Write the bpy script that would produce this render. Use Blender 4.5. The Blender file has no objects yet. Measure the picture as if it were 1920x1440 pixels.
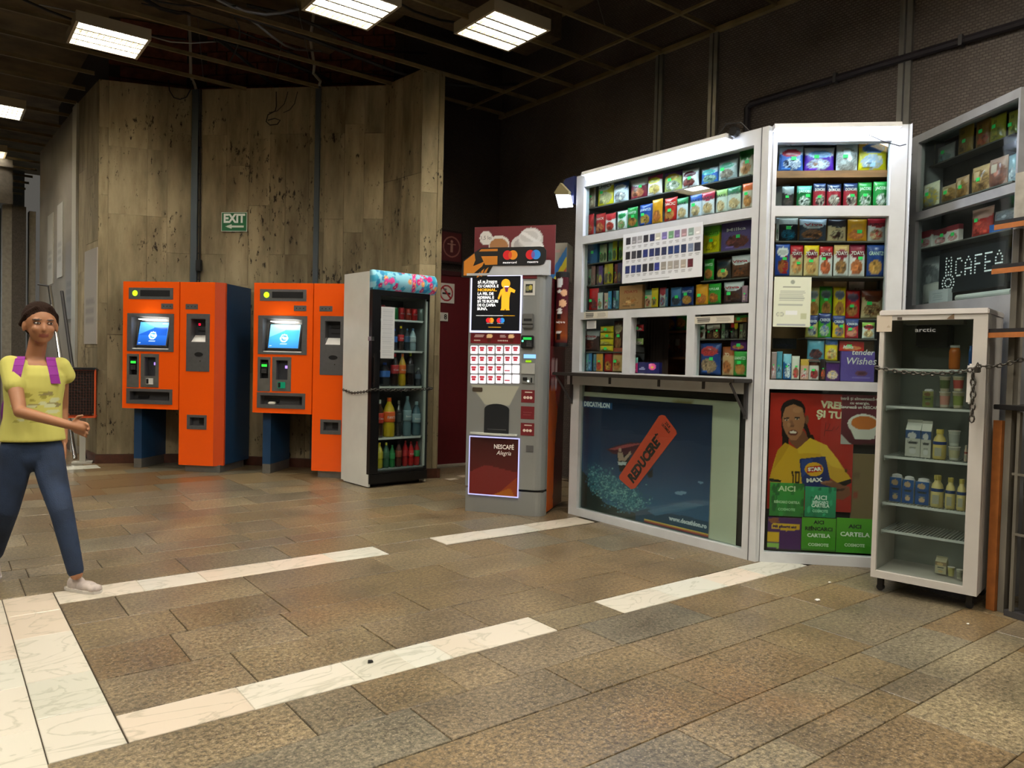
import bpy, bmesh, math, random
import numpy as np
from mathutils import Vector, Matrix
random.seed(7); NR = np.random.RandomState(5)
PI = math.pi
C = bpy.context.scene.collection
H = 1.25                                   # camera height
YAW, PITCH, ROLL, FPX = 0.655279, -0.0291669, 0.0240426, 1418.95

# ------------------------------------------------------------------ camera
def cam_axes():
    cy, sy = math.cos(YAW), math.sin(YAW)
    f = np.array([sy, cy, 0.]); r = np.array([cy, -sy, 0.]); u = np.array([0, 0, 1.])
    cp, sp = math.cos(PITCH), math.sin(PITCH)
    f2 = cp*f + sp*u; u2 = -sp*f + cp*u
    cr, sr = math.cos(ROLL), math.sin(ROLL)
    return cr*r + sr*u2, -sr*r + cr*u2, f2
CR, CU, CF = cam_axes()
cd = bpy.data.cameras.new('camera'); cam = bpy.data.objects.new('camera', cd); C.objects.link(cam)
cd.sensor_fit = 'HORIZONTAL'; cd.sensor_width = 36.0; cd.lens = 36.0*FPX/1920.0
cd.clip_start = 0.02; cd.clip_end = 200
cam.matrix_world = Matrix(((CR[0], CU[0], -CF[0], 0), (CR[1], CU[1], -CF[1], 0), (CR[2], CU[2], -CF[2], H), (0, 0, 0, 1)))
bpy.context.scene.camera = cam
# ------------------------------------------------------------------ world / exposure
sc = bpy.context.scene
sc.view_settings.view_transform = 'Standard'; sc.view_settings.look = 'None'
sc.view_settings.gamma = 1.0; sc.view_settings.use_curve_mapping = False
sc.view_settings.exposure = 0.0
w = bpy.data.worlds.new('world'); sc.world = w; w.use_nodes = True
w.node_tree.nodes['Background'].inputs[0].default_value = (0.9, 0.85, 0.75, 1)
w.node_tree.nodes['Background'].inputs[1].default_value = 0.1
PANEL_W = 95.0      # ceiling panel emission
TUBE_W = 42.0       # kiosk fluorescent lamps

# ------------------------------------------------------------------ placing helpers
def ray(x, y): return (x-960)*CR + (720-y)*CU + FPX*CF
def on_floor(x, y, z=0.0):
    d = ray(x, y); t = (z-H)/d[2]; return np.array([0, 0, H]) + t*d
def at_depth(x, y, dep): return Vector(np.array([0, 0, H]) + ray(x, y)*dep/FPX)
class Frame:
    """vertical plane: local +X runs right along it, local -Y points out of it, Z up"""
    def __init__(s, o, deg):
        s.o = np.array([o[0], o[1], 0.]); s.a = math.radians(deg)
        s.u = np.array([math.cos(s.a), math.sin(s.a), 0]); s.n = np.array([math.sin(s.a), -math.cos(s.a), 0])
    def uz(s, x, y, d=0.0):
        r = ray(x, y); P = s.o + s.n*d; t = ((P-np.array([0, 0, H]))@s.n)/(r@s.n)
        Q = np.array([0, 0, H]) + t*r
        return float((Q-s.o)@s.u), float(Q[2])
    def rect(s, x0, y0, x1, y1, d=0.0, c=None):
        if c: x0, x1 = c[0]+x0/c[2], c[0]+x1/c[2]; y0, y1 = c[1]+y0/c[2], c[1]+y1/c[2]
        xm, ym = (x0+x1)/2, (y0+y1)/2
        return s.uz(x0, ym, d)[0], s.uz(xm, y1, d)[1], s.uz(x1, ym, d)[0], s.uz(xm, y0, d)[1]
    def pt(s, u, d, z): return Vector(s.o + s.u*u + s.n*d + np.array([0, 0, z]))

# ------------------------------------------------------------------ materials
def lin(c):
    if isinstance(c, str): c = tuple(int(c[i:i+2], 16)/255 for i in (0, 2, 4))
    return tuple((v/12.92 if v <= .04045 else ((v+.055)/1.055)**2.4) for v in c[:3])
MATS = {}
def mat(name, col='888888', rough=.5, metal=0., emit=0., noise=0., nscale=20., bump=0., bscale=80., spec=.5, stretch=(1, 1, 1), alpha=1., coat=0.):
    if name in MATS: return MATS[name]
    m = bpy.data.materials.new(name); m.use_nodes = True; MATS[name] = m
    nt = m.node_tree; b = nt.nodes['Principled BSDF']; c = lin(col) + (1,)
    b.inputs['Base Color'].default_value = c; b.inputs['Roughness'].default_value = rough
    b.inputs['Metallic'].default_value = metal; b.inputs['Specular IOR Level'].default_value = spec
    b.inputs['Coat Weight'].default_value = coat
    if emit: b.inputs['Emission Color'].default_value = c; b.inputs['Emission Strength'].default_value = emit
    if noise or bump:
        g = nt.nodes.new('ShaderNodeNewGeometry'); mp = nt.nodes.new('ShaderNodeMapping'); mp.inputs['Scale'].default_value = stretch
        nt.links.new(g.outputs['Position'], mp.inputs[0])
        if noise:
            n = nt.nodes.new('ShaderNodeTexNoise'); n.inputs['Scale'].default_value = nscale; n.inputs['Detail'].default_value = 5
            nt.links.new(mp.outputs[0], n.inputs['Vector'])
            mx = nt.nodes.new('ShaderNodeMix'); mx.data_type = 'RGBA'
            mx.inputs[6].default_value = tuple(v*(1-noise) for v in c[:3])+(1,); mx.inputs[7].default_value = tuple(min(1, v*(1+noise*.6)) for v in c[:3])+(1,)
            rp = nt.nodes.new('ShaderNodeMapRange'); rp.inputs[1].default_value = .3; rp.inputs[2].default_value = .7
            nt.links.new(n.outputs[0], rp.inputs[0]); nt.links.new(rp.outputs[0], mx.inputs[0]); nt.links.new(mx.outputs[2], b.inputs['Base Color'])
        if bump:
            n2 = nt.nodes.new('ShaderNodeTexNoise'); n2.inputs['Scale'].default_value = bscale; nt.links.new(mp.outputs[0], n2.inputs['Vector'])
            bp = nt.nodes.new('ShaderNodeBump'); bp.inputs['Strength'].default_value = bump; bp.inputs['Distance'].default_value = .01
            nt.links.new(n2.outputs[0], bp.inputs['Height']); nt.links.new(bp.outputs[0], b.inputs['Normal'])
    return m
def emis(name, col, k):
    if name in MATS: return MATS[name]
    m = bpy.data.materials.new(name); m.use_nodes = True; MATS[name] = m
    nt = m.node_tree; nt.nodes.clear(); e = nt.nodes.new('ShaderNodeEmission'); o = nt.nodes.new('ShaderNodeOutputMaterial')
    e.inputs[0].default_value = lin(col)+(1,); e.inputs[1].default_value = k; nt.links.new(e.outputs[0], o.inputs[0]); return m
def glass(name, tint='f4fbfa', refl=.6, rough=.0):
    if name in MATS: return MATS[name]
    m = bpy.data.materials.new(name); m.use_nodes = True; MATS[name] = m
    nt = m.node_tree; nt.nodes.clear(); t = nt.nodes.new('ShaderNodeBsdfTransparent'); g = nt.nodes.new('ShaderNodeBsdfGlossy')
    f = nt.nodes.new('ShaderNodeFresnel'); gm = nt.nodes.new('ShaderNodeNewGeometry'); mr = nt.nodes.new('ShaderNodeMapRange'); mr.inputs[3].default_value = 1.45; mr.inputs[4].default_value = 1/1.45
    nt.links.new(gm.outputs['Backfacing'], mr.inputs[0]); nt.links.new(mr.outputs[0], f.inputs[0])   # thin pane: same reflectance on both faces
    x = nt.nodes.new('ShaderNodeMixShader'); o = nt.nodes.new('ShaderNodeOutputMaterial')
    t.inputs[0].default_value = lin(tint)+(1,); g.inputs['Roughness'].default_value = rough; g.inputs[0].default_value = (refl, refl, refl, 1)
    nt.links.new(f.outputs[0], x.inputs[0]); nt.links.new(t.outputs[0], x.inputs[1]); nt.links.new(g.outputs[0], x.inputs[2]); nt.links.new(x.outputs[0], o.inputs[0])
    return m
def paint_mat(name, rough=.35, emit=0., coat=0., bump=0.):
    """shows the print stored on the mesh as colour attribute 'Col'"""
    if name in MATS: return MATS[name]
    m = bpy.data.materials.new(name); m.use_nodes = True; MATS[name] = m
    nt = m.node_tree; b = nt.nodes['Principled BSDF']; a = nt.nodes.new('ShaderNodeAttribute'); a.attribute_name = 'Col'
    nt.links.new(a.outputs['Color'], b.inputs['Base Color']); b.inputs['Roughness'].default_value = rough; b.inputs['Coat Weight'].default_value = coat
    if emit: nt.links.new(a.outputs['Color'], b.inputs['Emission Color']); b.inputs['Emission Strength'].default_value = emit
    if bump:
        g = nt.nodes.new('ShaderNodeNewGeometry'); n2 = nt.nodes.new('ShaderNodeTexNoise'); n2.inputs['Scale'].default_value = 45; n2.inputs['Detail'].default_value = 2
        nt.links.new(g.outputs['Position'], n2.inputs['Vector'])
        bp = nt.nodes.new('ShaderNodeBump'); bp.inputs['Strength'].default_value = bump; bp.inputs['Distance'].default_value = .01
        nt.links.new(n2.outputs[0], bp.inputs['Height']); nt.links.new(bp.outputs[0], b.inputs['Normal'])
    return m
def N(nt, t, **kw):
    n = nt.nodes.new('ShaderNode'+t)
    for k, v in kw.items(): setattr(n, k, v)
    return n
def granite_mat():
    m = bpy.data.materials.new('granite'); m.use_nodes = True; nt = m.node_tree; L = nt.links.new; b = nt.nodes['Principled BSDF']
    oi = N(nt, 'ObjectInfo'); g = N(nt, 'NewGeometry')
    cr = N(nt, 'ValToRGB'); e = cr.color_ramp; e.interpolation = 'LINEAR'
    cols = ['7d725a', '7b6d52', '857a60', '757060', '80735c', '90876e', '757264', '7f6e52', '7e725b', '86795d', '807665']
    e.elements[0].color = lin(cols[0])+(1,); e.elements[0].position = 0; e.elements[1].color = lin(cols[-1])+(1,); e.elements[1].position = 1
    for i, c in enumerate(cols[1:-1], 1): x = e.elements.new(i/(len(cols)-1)); x.color = lin(c)+(1,)
    L(oi.outputs['Random'], cr.inputs[0])
    n1 = N(nt, 'TexNoise'); n1.inputs['Scale'].default_value = 2.3; n1.inputs['Detail'].default_value = 4; L(g.outputs['Position'], n1.inputs['Vector'])
    n2 = N(nt, 'TexNoise'); n2.inputs['Scale'].default_value = 52; n2.inputs['Detail'].default_value = 5; n2.inputs['Roughness'].default_value = .8; L(g.outputs['Position'], n2.inputs['Vector'])
    v = N(nt, 'TexVoronoi'); v.inputs['Scale'].default_value = 70; L(g.outputs['Position'], v.inputs['Vector'])
    m1 = N(nt, 'Mix', data_type='RGBA', blend_type='MULTIPLY'); m1.inputs[0].default_value = 1
    r2 = N(nt, 'ValToRGB'); r2.color_ramp.elements[0].position = .34; r2.color_ramp.elements[0].color = (.16, .16, .17, 1); r2.color_ramp.elements[1].position = .64; r2.color_ramp.elements[1].color = (1.35, 1.33, 1.28, 1)
    x = r2.color_ramp.elements.new(.5); x.color = (.72, .71, .70, 1)
    L(n2.outputs[0], r2.inputs[0]); L(cr.outputs[0], m1.inputs[6]); L(r2.outputs[0], m1.inputs[7])
    m2 = N(nt, 'Mix', data_type='RGBA', blend_type='MULTIPLY'); m2.inputs[0].default_value = .7
    r1 = N(nt, 'ValToRGB'); r1.color_ramp.elements[0].position = .3; r1.color_ramp.elements[0].color = (.5, .46, .42, 1); r1.color_ramp.elements[1].position = .7; r1.color_ramp.elements[1].color = (1.25, 1.15, 1.0, 1)
    L(n1.outputs[0], r1.inputs[0]); L(m1.outputs[2], m2.inputs[6]); L(r1.outputs[0], m2.inputs[7])
    # rusty stains
    n4 = N(nt, 'TexNoise'); n4.inputs['Scale'].default_value = .9; n4.inputs['Detail'].default_value = 3; L(g.outputs['Position'], n4.inputs['Vector'])
    r4 = N(nt, 'MapRange'); r4.inputs[1].default_value = .58; r4.inputs[2].default_value = .72; r4.inputs[4].default_value = .4; L(n4.outputs[0], r4.inputs[0])
    m4 = N(nt, 'Mix', data_type='RGBA', blend_type='MULTIPLY'); m4.inputs[7].default_value = (1.25, .82, .52, 1); L(r4.outputs[0], m4.inputs[0]); L(m2.outputs[2], m4.inputs[6]); m2 = m4
    # pale crystals
    m3 = N(nt, 'Mix', data_type='RGBA'); r3 = N(nt, 'MapRange'); r3.inputs[1].default_value = .3; r3.inputs[2].default_value = .1; r3.inputs[4].default_value = .4
    L(v.outputs['Distance'], r3.inputs[0]); L(r3.outputs[0], m3.inputs[0]); L(m2.outputs[2], m3.inputs[6]); m3.inputs[7].default_value = lin('b3a68e')+(1,)
    L(m3.outputs[2], b.inputs['Base Color'])
    rr = N(nt, 'MapRange'); rr.inputs[3].default_value = .24; rr.inputs[4].default_value = .46; L(n1.outputs[0], rr.inputs[0]); L(rr.outputs[0], b.inputs['Roughness'])
    bp = N(nt, 'Bump'); bp.inputs['Strength'].default_value = .16; bp.inputs['Distance'].default_value = .004; L(n2.outputs[0], bp.inputs['Height']); L(bp.outputs[0], b.inputs['Normal'])
    return m
def marble_mat():
    m = bpy.data.materials.new('marble'); m.use_nodes = True; nt = m.node_tree; L = nt.links.new; b = nt.nodes['Principled BSDF']
    oi = N(nt, 'ObjectInfo'); g = N(nt, 'NewGeometry'); cr = N(nt, 'ValToRGB'); e = cr.color_ramp
    cols = ['c2c1b4', 'c8c6b8', 'ccbeac', 'bdbeb0', 'c8b9a5', 'c6c6ba']
    e.elements[0].color = lin(cols[0])+(1,); e.elements[1].color = lin(cols[-1])+(1,)
    for i, c in enumerate(cols[1:-1], 1): x = e.elements.new(i/(len(cols)-1)); x.color = lin(c)+(1,)
    L(oi.outputs['Random'], cr.inputs[0])
    mp = N(nt, 'Mapping'); mp.inputs['Rotation'].default_value = (0, 0, .5); mp.inputs['Scale'].default_value = (1, 2.2, 1); L(g.outputs['Position'], mp.inputs[0])
    n = N(nt, 'TexNoise'); n.inputs['Scale'].default_value = 2.6; n.inputs['Detail'].default_value = 8; n.inputs['Distortion'].default_value = 1.6; L(mp.outputs[0], n.inputs['Vector'])
    r = N(nt, 'ValToRGB'); r.color_ramp.elements[0].position = .47; r.color_ramp.elements[0].color = (1, 1, 1, 1); r.color_ramp.elements[1].position = .53; r.color_ramp.elements[1].color = (1, 1, 1, 1)
    x = r.color_ramp.elements.new(.5); x.color = (.66, .68, .63, 1)
    L(n.outputs[0], r.inputs[0]); mx = N(nt, 'Mix', data_type='RGBA', blend_type='MULTIPLY'); mx.inputs[0].default_value = .8
    L(cr.outputs[0], mx.inputs[6]); L(r.outputs[0], mx.inputs[7]); L(mx.outputs[2], b.inputs['Base Color']); b.inputs['Roughness'].default_value = .3
    return m
def travertine_mat():
    m = bpy.data.materials.new('travertine'); m.use_nodes = True; nt = m.node_tree; L = nt.links.new; b = nt.nodes['Principled BSDF']
    oi = N(nt, 'ObjectInfo'); g = N(nt, 'NewGeometry'); mp = N(nt, 'Mapping'); mp.inputs['Scale'].default_value = (1, 1, .22); L(g.outputs['Position'], mp.inputs[0])
    off = N(nt, 'VectorMath', operation='SCALE'); L(oi.outputs['Random'], off.inputs['Scale']); off.inputs[0].default_value = (9, 5, 7)
    add = N(nt, 'VectorMath', operation='ADD'); L(mp.outputs[0], add.inputs[0]); L(off.outputs[0], add.inputs[1])
    n = N(nt, 'TexNoise'); n.inputs['Scale'].default_value = 5; n.inputs['Detail'].default_value = 8; n.inputs['Roughness'].default_value = .62; L(add.outputs[0], n.inputs['Vector'])
    cr = N(nt, 'ValToRGB'); cr.color_ramp.elements[0].position = .3; cr.color_ramp.elements[0].color = lin('6b6049')+(1,); cr.color_ramp.elements[1].position = .66; cr.color_ramp.elements[1].color = lin('a79a7c')+(1,)
    x = cr.color_ramp.elements.new(.48); x.color = lin('8d8166')+(1,); L(n.outputs[0], cr.inputs[0])
    # pits
    p = N(nt, 'TexNoise'); p.inputs['Scale'].default_value = 26; p.inputs['Detail'].default_value = 4; p.inputs['Roughness'].default_value = .7
    mp2 = N(nt, 'Mapping'); mp2.inputs['Scale'].default_value = (1, 1, .38); mp2.inputs['Rotation'].default_value = (.12, .1, 0); L(g.outputs['Position'], mp2.inputs[0]); L(mp2.outputs[0], p.inputs['Vector'])
    big = N(nt, 'TexNoise'); big.inputs['Scale'].default_value = 1.7; big.inputs['Detail'].default_value = 3; L(g.outputs['Position'], big.inputs['Vector'])
    ad = N(nt, 'Math', operation='MULTIPLY_ADD'); L(big.outputs[0], ad.inputs[0]); ad.inputs[1].default_value = .42; L(p.outputs[0], ad.inputs[2])
    pr = N(nt, 'MapRange'); pr.inputs[1].default_value = .835; pr.inputs[2].default_value = .90; L(ad.outputs[0], pr.inputs[0])
    mx = N(nt, 'Mix', data_type='RGBA'); L(pr.outputs[0], mx.inputs[0]); L(cr.outputs[0], mx.inputs[6]); mx.inputs[7].default_value = lin('2b2418')+(1,)
    # grime: broad stains
    gr = N(nt, 'TexNoise'); gr.inputs['Scale'].default_value = 1.1; gr.inputs['Detail'].default_value = 6; L(mp.outputs[0], gr.inputs['Vector'])
    gm = N(nt, 'ValToRGB'); gm.color_ramp.elements[0].position = .38; gm.color_ramp.elements[0].color = (.55, .54, .5, 1); gm.color_ramp.elements[1].position = .62; gm.color_ramp.elements[1].color = (1.05, 1.03, .98, 1)
    L(gr.outputs[0], gm.inputs[0]); m2 = N(nt, 'Mix', data_type='RGBA', blend_type='MULTIPLY'); m2.inputs[0].default_value = .75
    L(mx.outputs[2], m2.inputs[6]); L(gm.outputs[0], m2.inputs[7])
    hs = N(nt, 'HueSaturation'); mr = N(nt, 'MapRange'); mr.inputs[3].default_value = .85; mr.inputs[4].default_value = 1.12; L(oi.outputs['Random'], mr.inputs[0]); L(mr.outputs[0], hs.inputs['Value'])
    L(m2.outputs[2], hs.inputs['Color']); L(hs.outputs[0], b.inputs['Base Color']); b.inputs['Roughness'].default_value = .75; b.inputs['Specular IOR Level'].default_value = .3
    sb = N(nt, 'Math', operation='SUBTRACT'); sb.inputs[0].default_value = 1; L(pr.outputs[0], sb.inputs[1])
    bp = N(nt, 'Bump'); bp.inputs['Strength'].default_value = .5; bp.inputs['Distance'].default_value = .01; L(sb.outputs[0], bp.inputs['Height']); L(bp.outputs[0], b.inputs['Normal'])
    return m
def mosaic_mat(name, col, mortar, axis, sx=.055, sy=.028):
    """tiny woven mosaic tiles, too small to pick apart"""
    m = bpy.data.materials.new(name); m.use_nodes = True; nt = m.node_tree; L = nt.links.new; b = nt.nodes['Principled BSDF']
    g = N(nt, 'NewGeometry'); s = N(nt, 'SeparateXYZ'); c = N(nt, 'CombineXYZ'); L(g.outputs['Position'], s.inputs[0])
    L(s.outputs[axis], c.inputs[0]); L(s.outputs[2], c.inputs[1])
    br = N(nt, 'TexBrick'); L(c.outputs[0], br.inputs['Vector']); br.inputs['Scale'].default_value = 1
    br.inputs['Brick Width'].default_value = sx; br.inputs['Row Height'].default_value = sy; br.inputs['Mortar Size'].default_value = .0045; br.inputs['Mortar Smooth'].default_value = .4
    br.inputs['Color1'].default_value = lin(col)+(1,); br.inputs['Color2'].default_value = tuple(v*.7 for v in lin(col))+(1,); br.inputs['Mortar'].default_value = lin(mortar)+(1,)
    n = N(nt, 'TexNoise'); n.inputs['Scale'].default_value = 1.6; n.inputs['Detail'].default_value = 5; L(g.outputs['Position'], n.inputs['Vector'])
    r = N(nt, 'ValToRGB'); r.color_ramp.elements[0].position = .35; r.color_ramp.elements[0].color = (.68, .66, .64, 1); r.color_ramp.elements[1].position = .65; r.color_ramp.elements[1].color = (1, 1, 1, 1); L(n.outputs[0], r.inputs[0])
    mx = N(nt, 'Mix', data_type='RGBA', blend_type='MULTIPLY'); mx.inputs[0].default_value = 1; L(br.outputs[0], mx.inputs[6]); L(r.outputs[0], mx.inputs[7]); L(mx.outputs[2], b.inputs['Base Color'])
    b.inputs['Roughness'].default_value = .55
    iv = N(nt, 'Math', operation='SUBTRACT'); iv.inputs[0].default_value = 1; L(br.outputs['Fac'], iv.inputs[1])
    bp = N(nt, 'Bump'); bp.inputs['Strength'].default_value = .8; bp.inputs['Distance'].default_value = .006; L(iv.outputs[0], bp.inputs['Height']); L(bp.outputs[0], b.inputs['Normal'])
    return m

# ------------------------------------------------------------------ mesh helpers
class MB:
    def __init__(s): s.v = []; s.f = []; s.mi = []
    def add(s, vs, fs, k=0):
        o = len(s.v); s.v += [tuple(v) for v in vs]; s.f += [tuple(i+o for i in f) for f in fs]; s.mi += [k]*len(fs); return s
    def box(s, x0, x1, y0, y1, z0, z1, k=0, bev=0.):
        if x1 < x0: x0, x1 = x1, x0
        if y1 < y0: y0, y1 = y1, y0
        if z1 < z0: z0, z1 = z1, z0
        if bev <= 0:
            vs = [(x0, y0, z0), (x1, y0, z0), (x1, y1, z0), (x0, y1, z0), (x0, y0, z1), (x1, y0, z1), (x1, y1, z1), (x0, y1, z1)]
            return s.add(vs, [(0, 3, 2, 1), (4, 5, 6, 7), (0, 1, 5, 4), (1, 2, 6, 5), (2, 3, 7, 6), (3, 0, 4, 7)], k)
        bm = bmesh.new(); bmesh.ops.create_cube(bm, size=1)
        for v in bm.verts: v.co = ((x0+x1)/2+v.co.x*(x1-x0), (y0+y1)/2+v.co.y*(y1-y0), (z0+z1)/2+v.co.z*(z1-z0))
        bmesh.ops.bevel(bm, geom=bm.edges[:], offset=min(bev, (x1-x0)*.45, (y1-y0)*.45, (z1-z0)*.45), segments=2, affect='EDGES')
        return s.bm(bm, k)
    def bm(s, bm, k=0):
        bm.verts.index_update(); s.add([v.co[:] for v in bm.verts], [[v.index for v in f.verts] for f in bm.faces], k); bm.free(); return s
    def prism(s, pts, a, b, plane='xz', k=0):
        """extrude a polygon; plane 'xz' extrudes along y from a to b, 'xy' along z, 'yz' along x"""
        n = len(pts)
        def P(p, h): return {'xz': (p[0], h, p[1]), 'xy': (p[0], p[1], h), 'yz': (h, p[0], p[1])}[plane]
        vs = [P(p, a) for p in pts]+[P(p, b) for p in pts]
        fs = [tuple(range(n)), tuple(range(2*n-1, n-1, -1))]+[(i, i+n, (i+1) % n+n, (i+1) % n) for i in range(n)]
        return s.add(vs, fs, k)
    def tube(s, pts, r, seg=8, k=0, closed=False):
        pts = [Vector(p) for p in pts]; n = len(pts); rs = r if isinstance(r, (list, tuple)) else [r]*n; vs = []; up = None
        for i, p in enumerate(pts):
            a = pts[(i-1) % n] if (i > 0 or closed) else p; b = pts[(i+1) % n] if (i < n-1 or closed) else p
            t = (b-a).normalized()
            if up is None or abs(up.dot(t)) > .98: up = Vector((0, 0, 1)) if abs(t.z) < .9 else Vector((1, 0, 0))
            x = up.cross(t).normalized(); y = t.cross(x); up = y
            for j in range(seg):
                a_ = 2*PI*j/seg; vs.append(p+(x*math.cos(a_)+y*math.sin(a_))*rs[i])
        fs = []
        for i in range(n if closed else n-1):
            for j in range(seg):
                q = (i+1) % n; fs.append((i*seg+j, i*seg+(j+1) % seg, q*seg+(j+1) % seg, q*seg+j))
        if not closed: fs += [tuple(range(seg-1, -1, -1)), tuple((n-1)*seg+j for j in range(seg))]
        return s.add(vs, fs, k)
    def lathe(s, prof, c=(0, 0, 0), seg=16, k=0, axis='z'):
        vs = []; n = len(prof)
        for r, h in prof:
            for j in range(seg):
                a = 2*PI*j/seg; x, y = max(r, 1e-4)*math.cos(a), max(r, 1e-4)*math.sin(a)
                vs.append((c[0]+x, c[1]+y, c[2]+h) if axis == 'z' else (c[0]+x, c[1]+h, c[2]+y))
        fs = [(i*seg+j, i*seg+(j+1) % seg, (i+1)*seg+(j+1) % seg, (i+1)*seg+j) for i in range(n-1) for j in range(seg)]
        fs += [tuple(range(seg-1, -1, -1)), tuple((n-1)*seg+j for j in range(seg))]
        return s.add(vs, fs, k)
    def holed(s, x0, x1, z0, z1, y0, y1, holes, k=0):
        """slab x0..x1, z0..z1, depth y0..y1 with rectangular holes (hx0,hz0,hx1,hz1)"""
        xs = sorted({x0, x1, *[h[0] for h in holes], *[h[2] for h in holes]}); zs = sorted({z0, z1, *[h[1] for h in holes], *[h[3] for h in holes]})
        xs = [x for x in xs if x0 <= x <= x1]; zs = [z for z in zs if z0 <= z <= z1]
        inh = lambda x, z: any(h[0] < x < h[2] and h[1] < z < h[3] for h in holes)
        nx, nz = len(xs)-1, len(zs)-1; solid = [[not inh((xs[i]+xs[i+1])/2, (zs[j]+zs[j+1])/2) for j in range(nz)] for i in range(nx)]
        idx = {}
        def V(i, j, b):
            if (i, j, b) not in idx: idx[(i, j, b)] = len(vs); vs.append((xs[i], y1 if b else y0, zs[j]))
            return idx[(i, j, b)]
        vs = []; fs = []; S = lambda i, j: 0 <= i < nx and 0 <= j < nz and solid[i][j]
        for i in range(nx):
            for j in range(nz):
                if not solid[i][j]: continue
                fs.append((V(i, j, 0), V(i+1, j, 0), V(i+1, j+1, 0), V(i, j+1, 0))); fs.append((V(i, j, 1), V(i, j+1, 1), V(i+1, j+1, 1), V(i+1, j, 1)))
                if not S(i-1, j): fs.append((V(i, j, 0), V(i, j+1, 0), V(i, j+1, 1), V(i, j, 1)))
                if not S(i+1, j): fs.append((V(i+1, j, 0), V(i+1, j, 1), V(i+1, j+1, 1), V(i+1, j+1, 0)))
                if not S(i, j-1): fs.append((V(i, j, 0), V(i, j, 1), V(i+1, j, 1), V(i+1, j, 0)))
                if not S(i, j+1): fs.append((V(i, j+1, 0), V(i+1, j+1, 0), V(i+1, j+1, 1), V(i, j+1, 1)))
        return s.add(vs, fs, k)
    def mesh(s, name):
        me = bpy.data.meshes.new(name); me.from_pydata(s.v, [], s.f); me.polygons.foreach_set('material_index', s.mi); me.update(); return me
    def build(s, name, mats, parent=None, smooth=False, loc=None, rot=None):
        me = s.mesh(name)
        for m in (mats if isinstance(mats, (list, tuple)) else [mats]): me.materials.append(m)
        if smooth: me.polygons.foreach_set('use_smooth', [True]*len(me.polygons))
        o = bpy.data.objects.new(name, me); C.objects.link(o)
        if parent is not None: o.parent = parent
        if loc is not None: o.location = loc
        if rot is not None: o.rotation_euler = rot
        return o
def B(*a, **k): return MB().box(*a, **k)
def tag(o, label=None, cat=None, group=None, kind=None):
    if label: o['label'] = label
    if cat: o['category'] = cat
    if group: o['group'] = group
    if kind: o['kind'] = kind
    return o
def empty(name, loc, deg=0, label=None, cat=None, group=None):
    o = bpy.data.objects.new(name, None); C.objects.link(o); o.empty_display_size = .1
    o.location = loc; o.rotation_euler = (0, 0, math.radians(deg)); return tag(o, label, cat, group)
def structure(name, mb, m, smooth=False): return tag(mb.build(name, m, smooth=smooth), kind='structure')
def text(s, size, m, parent, x=0, z=0, y=0, rot=0., yfun=None, name='lettering', align='CENTER', squeeze=1., shear=0., off=0., ext=0.0006, width=None):
    cu = bpy.data.curves.new(name, 'FONT'); cu.body = s; cu.size = size; cu.align_x = align; cu.align_y = 'CENTER'; cu.resolution_u = 2; cu.shear = shear; cu.offset = off
    t = bpy.data.objects.new('t', cu); C.objects.link(t)
    dg = bpy.context.evaluated_depsgraph_get(); me = bpy.data.meshes.new_from_object(t.evaluated_get(dg))
    bpy.data.objects.remove(t); bpy.data.curves.remove(cu)
    n = len(me.vertices); co = np.empty(n*3); me.vertices.foreach_get('co', co); co = co.reshape(-1, 3)
    if n == 0: return None
    if width: squeeze = width/max(1e-6, co[:, 0].max()-co[:, 0].min())
    X = co[:, 0]*squeeze; Z = co[:, 1].copy(); c, s_ = math.cos(rot), math.sin(rot)
    x2 = X*c-Z*s_+x; z2 = X*s_+Z*c+z
    yy = (yfun(x2, z2) if yfun else 0)+y
    out = np.stack([x2, np.zeros(n)+yy, z2], 1); me.vertices.foreach_set('co', out.ravel()); me.update(); me.name = name
    me.materials.clear(); me.materials.append(m)
    o = bpy.data.objects.new(name, me); C.objects.link(o); o.parent = parent
    return o

# print painting -----------------------------------------------------------
def paint(P, U, V, ops, seed=0):
    """P: Nx3 colours, U,V in 0..1 (V up). ops draw bands, rects, ellipses, polygons and mottled food photos"""
    rs = np.random.RandomState(seed)
    for op in ops:
        k = op[0]
        if k == 'b': m = (V >= op[1]) & (V <= op[2]); P[m] = lin(op[3])
        elif k == 'r': m = (U >= op[1]) & (U <= op[3]) & (V >= op[2]) & (V <= op[4]); P[m] = lin(op[5])
        elif k == 'e': m = ((U-op[1])/op[3])**2+((V-op[2])/op[4])**2 <= 1; P[m] = lin(op[5])
        elif k == 'p':
            m = inpoly(U, V, op[1]); P[m] = lin(op[2])
        elif k == 's':
            m = ((U-op[1])/op[3])**2+((V-op[2])/op[4])**2 <= 1; n = int(m.sum()); t = rs.rand(n, 1)
            P[m] = np.array(lin(op[5]))*(1-t)+np.array(lin(op[6]))*t
        elif k == 'g':   # printed colour blend from bottom to top
            m = (V >= op[1]) & (V <= op[2]); t = ((V[m]-op[1])/(op[2]-op[1]))[:, None]; P[m] = np.array(lin(op[3]))*(1-t)+np.array(lin(op[4]))*t
        elif k == 't':   # rows of tiny print
            x0, y0, x1, y1, nr, col = op[1:7]
            for i in range(nr):
                yc = y0+(y1-y0)*(i+.5)/nr; m = (abs(V-yc) < (y1-y0)/nr*.28) & (U > x0+rs.rand()*.06) & (U < x1-rs.rand()*.2*(x1-x0)); P[m] = lin(col)
        elif k == 'n':
            P *= (1+op[1]*(rs.rand(len(P), 1)-.5))
    return np.clip(P, 0, 1)
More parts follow.
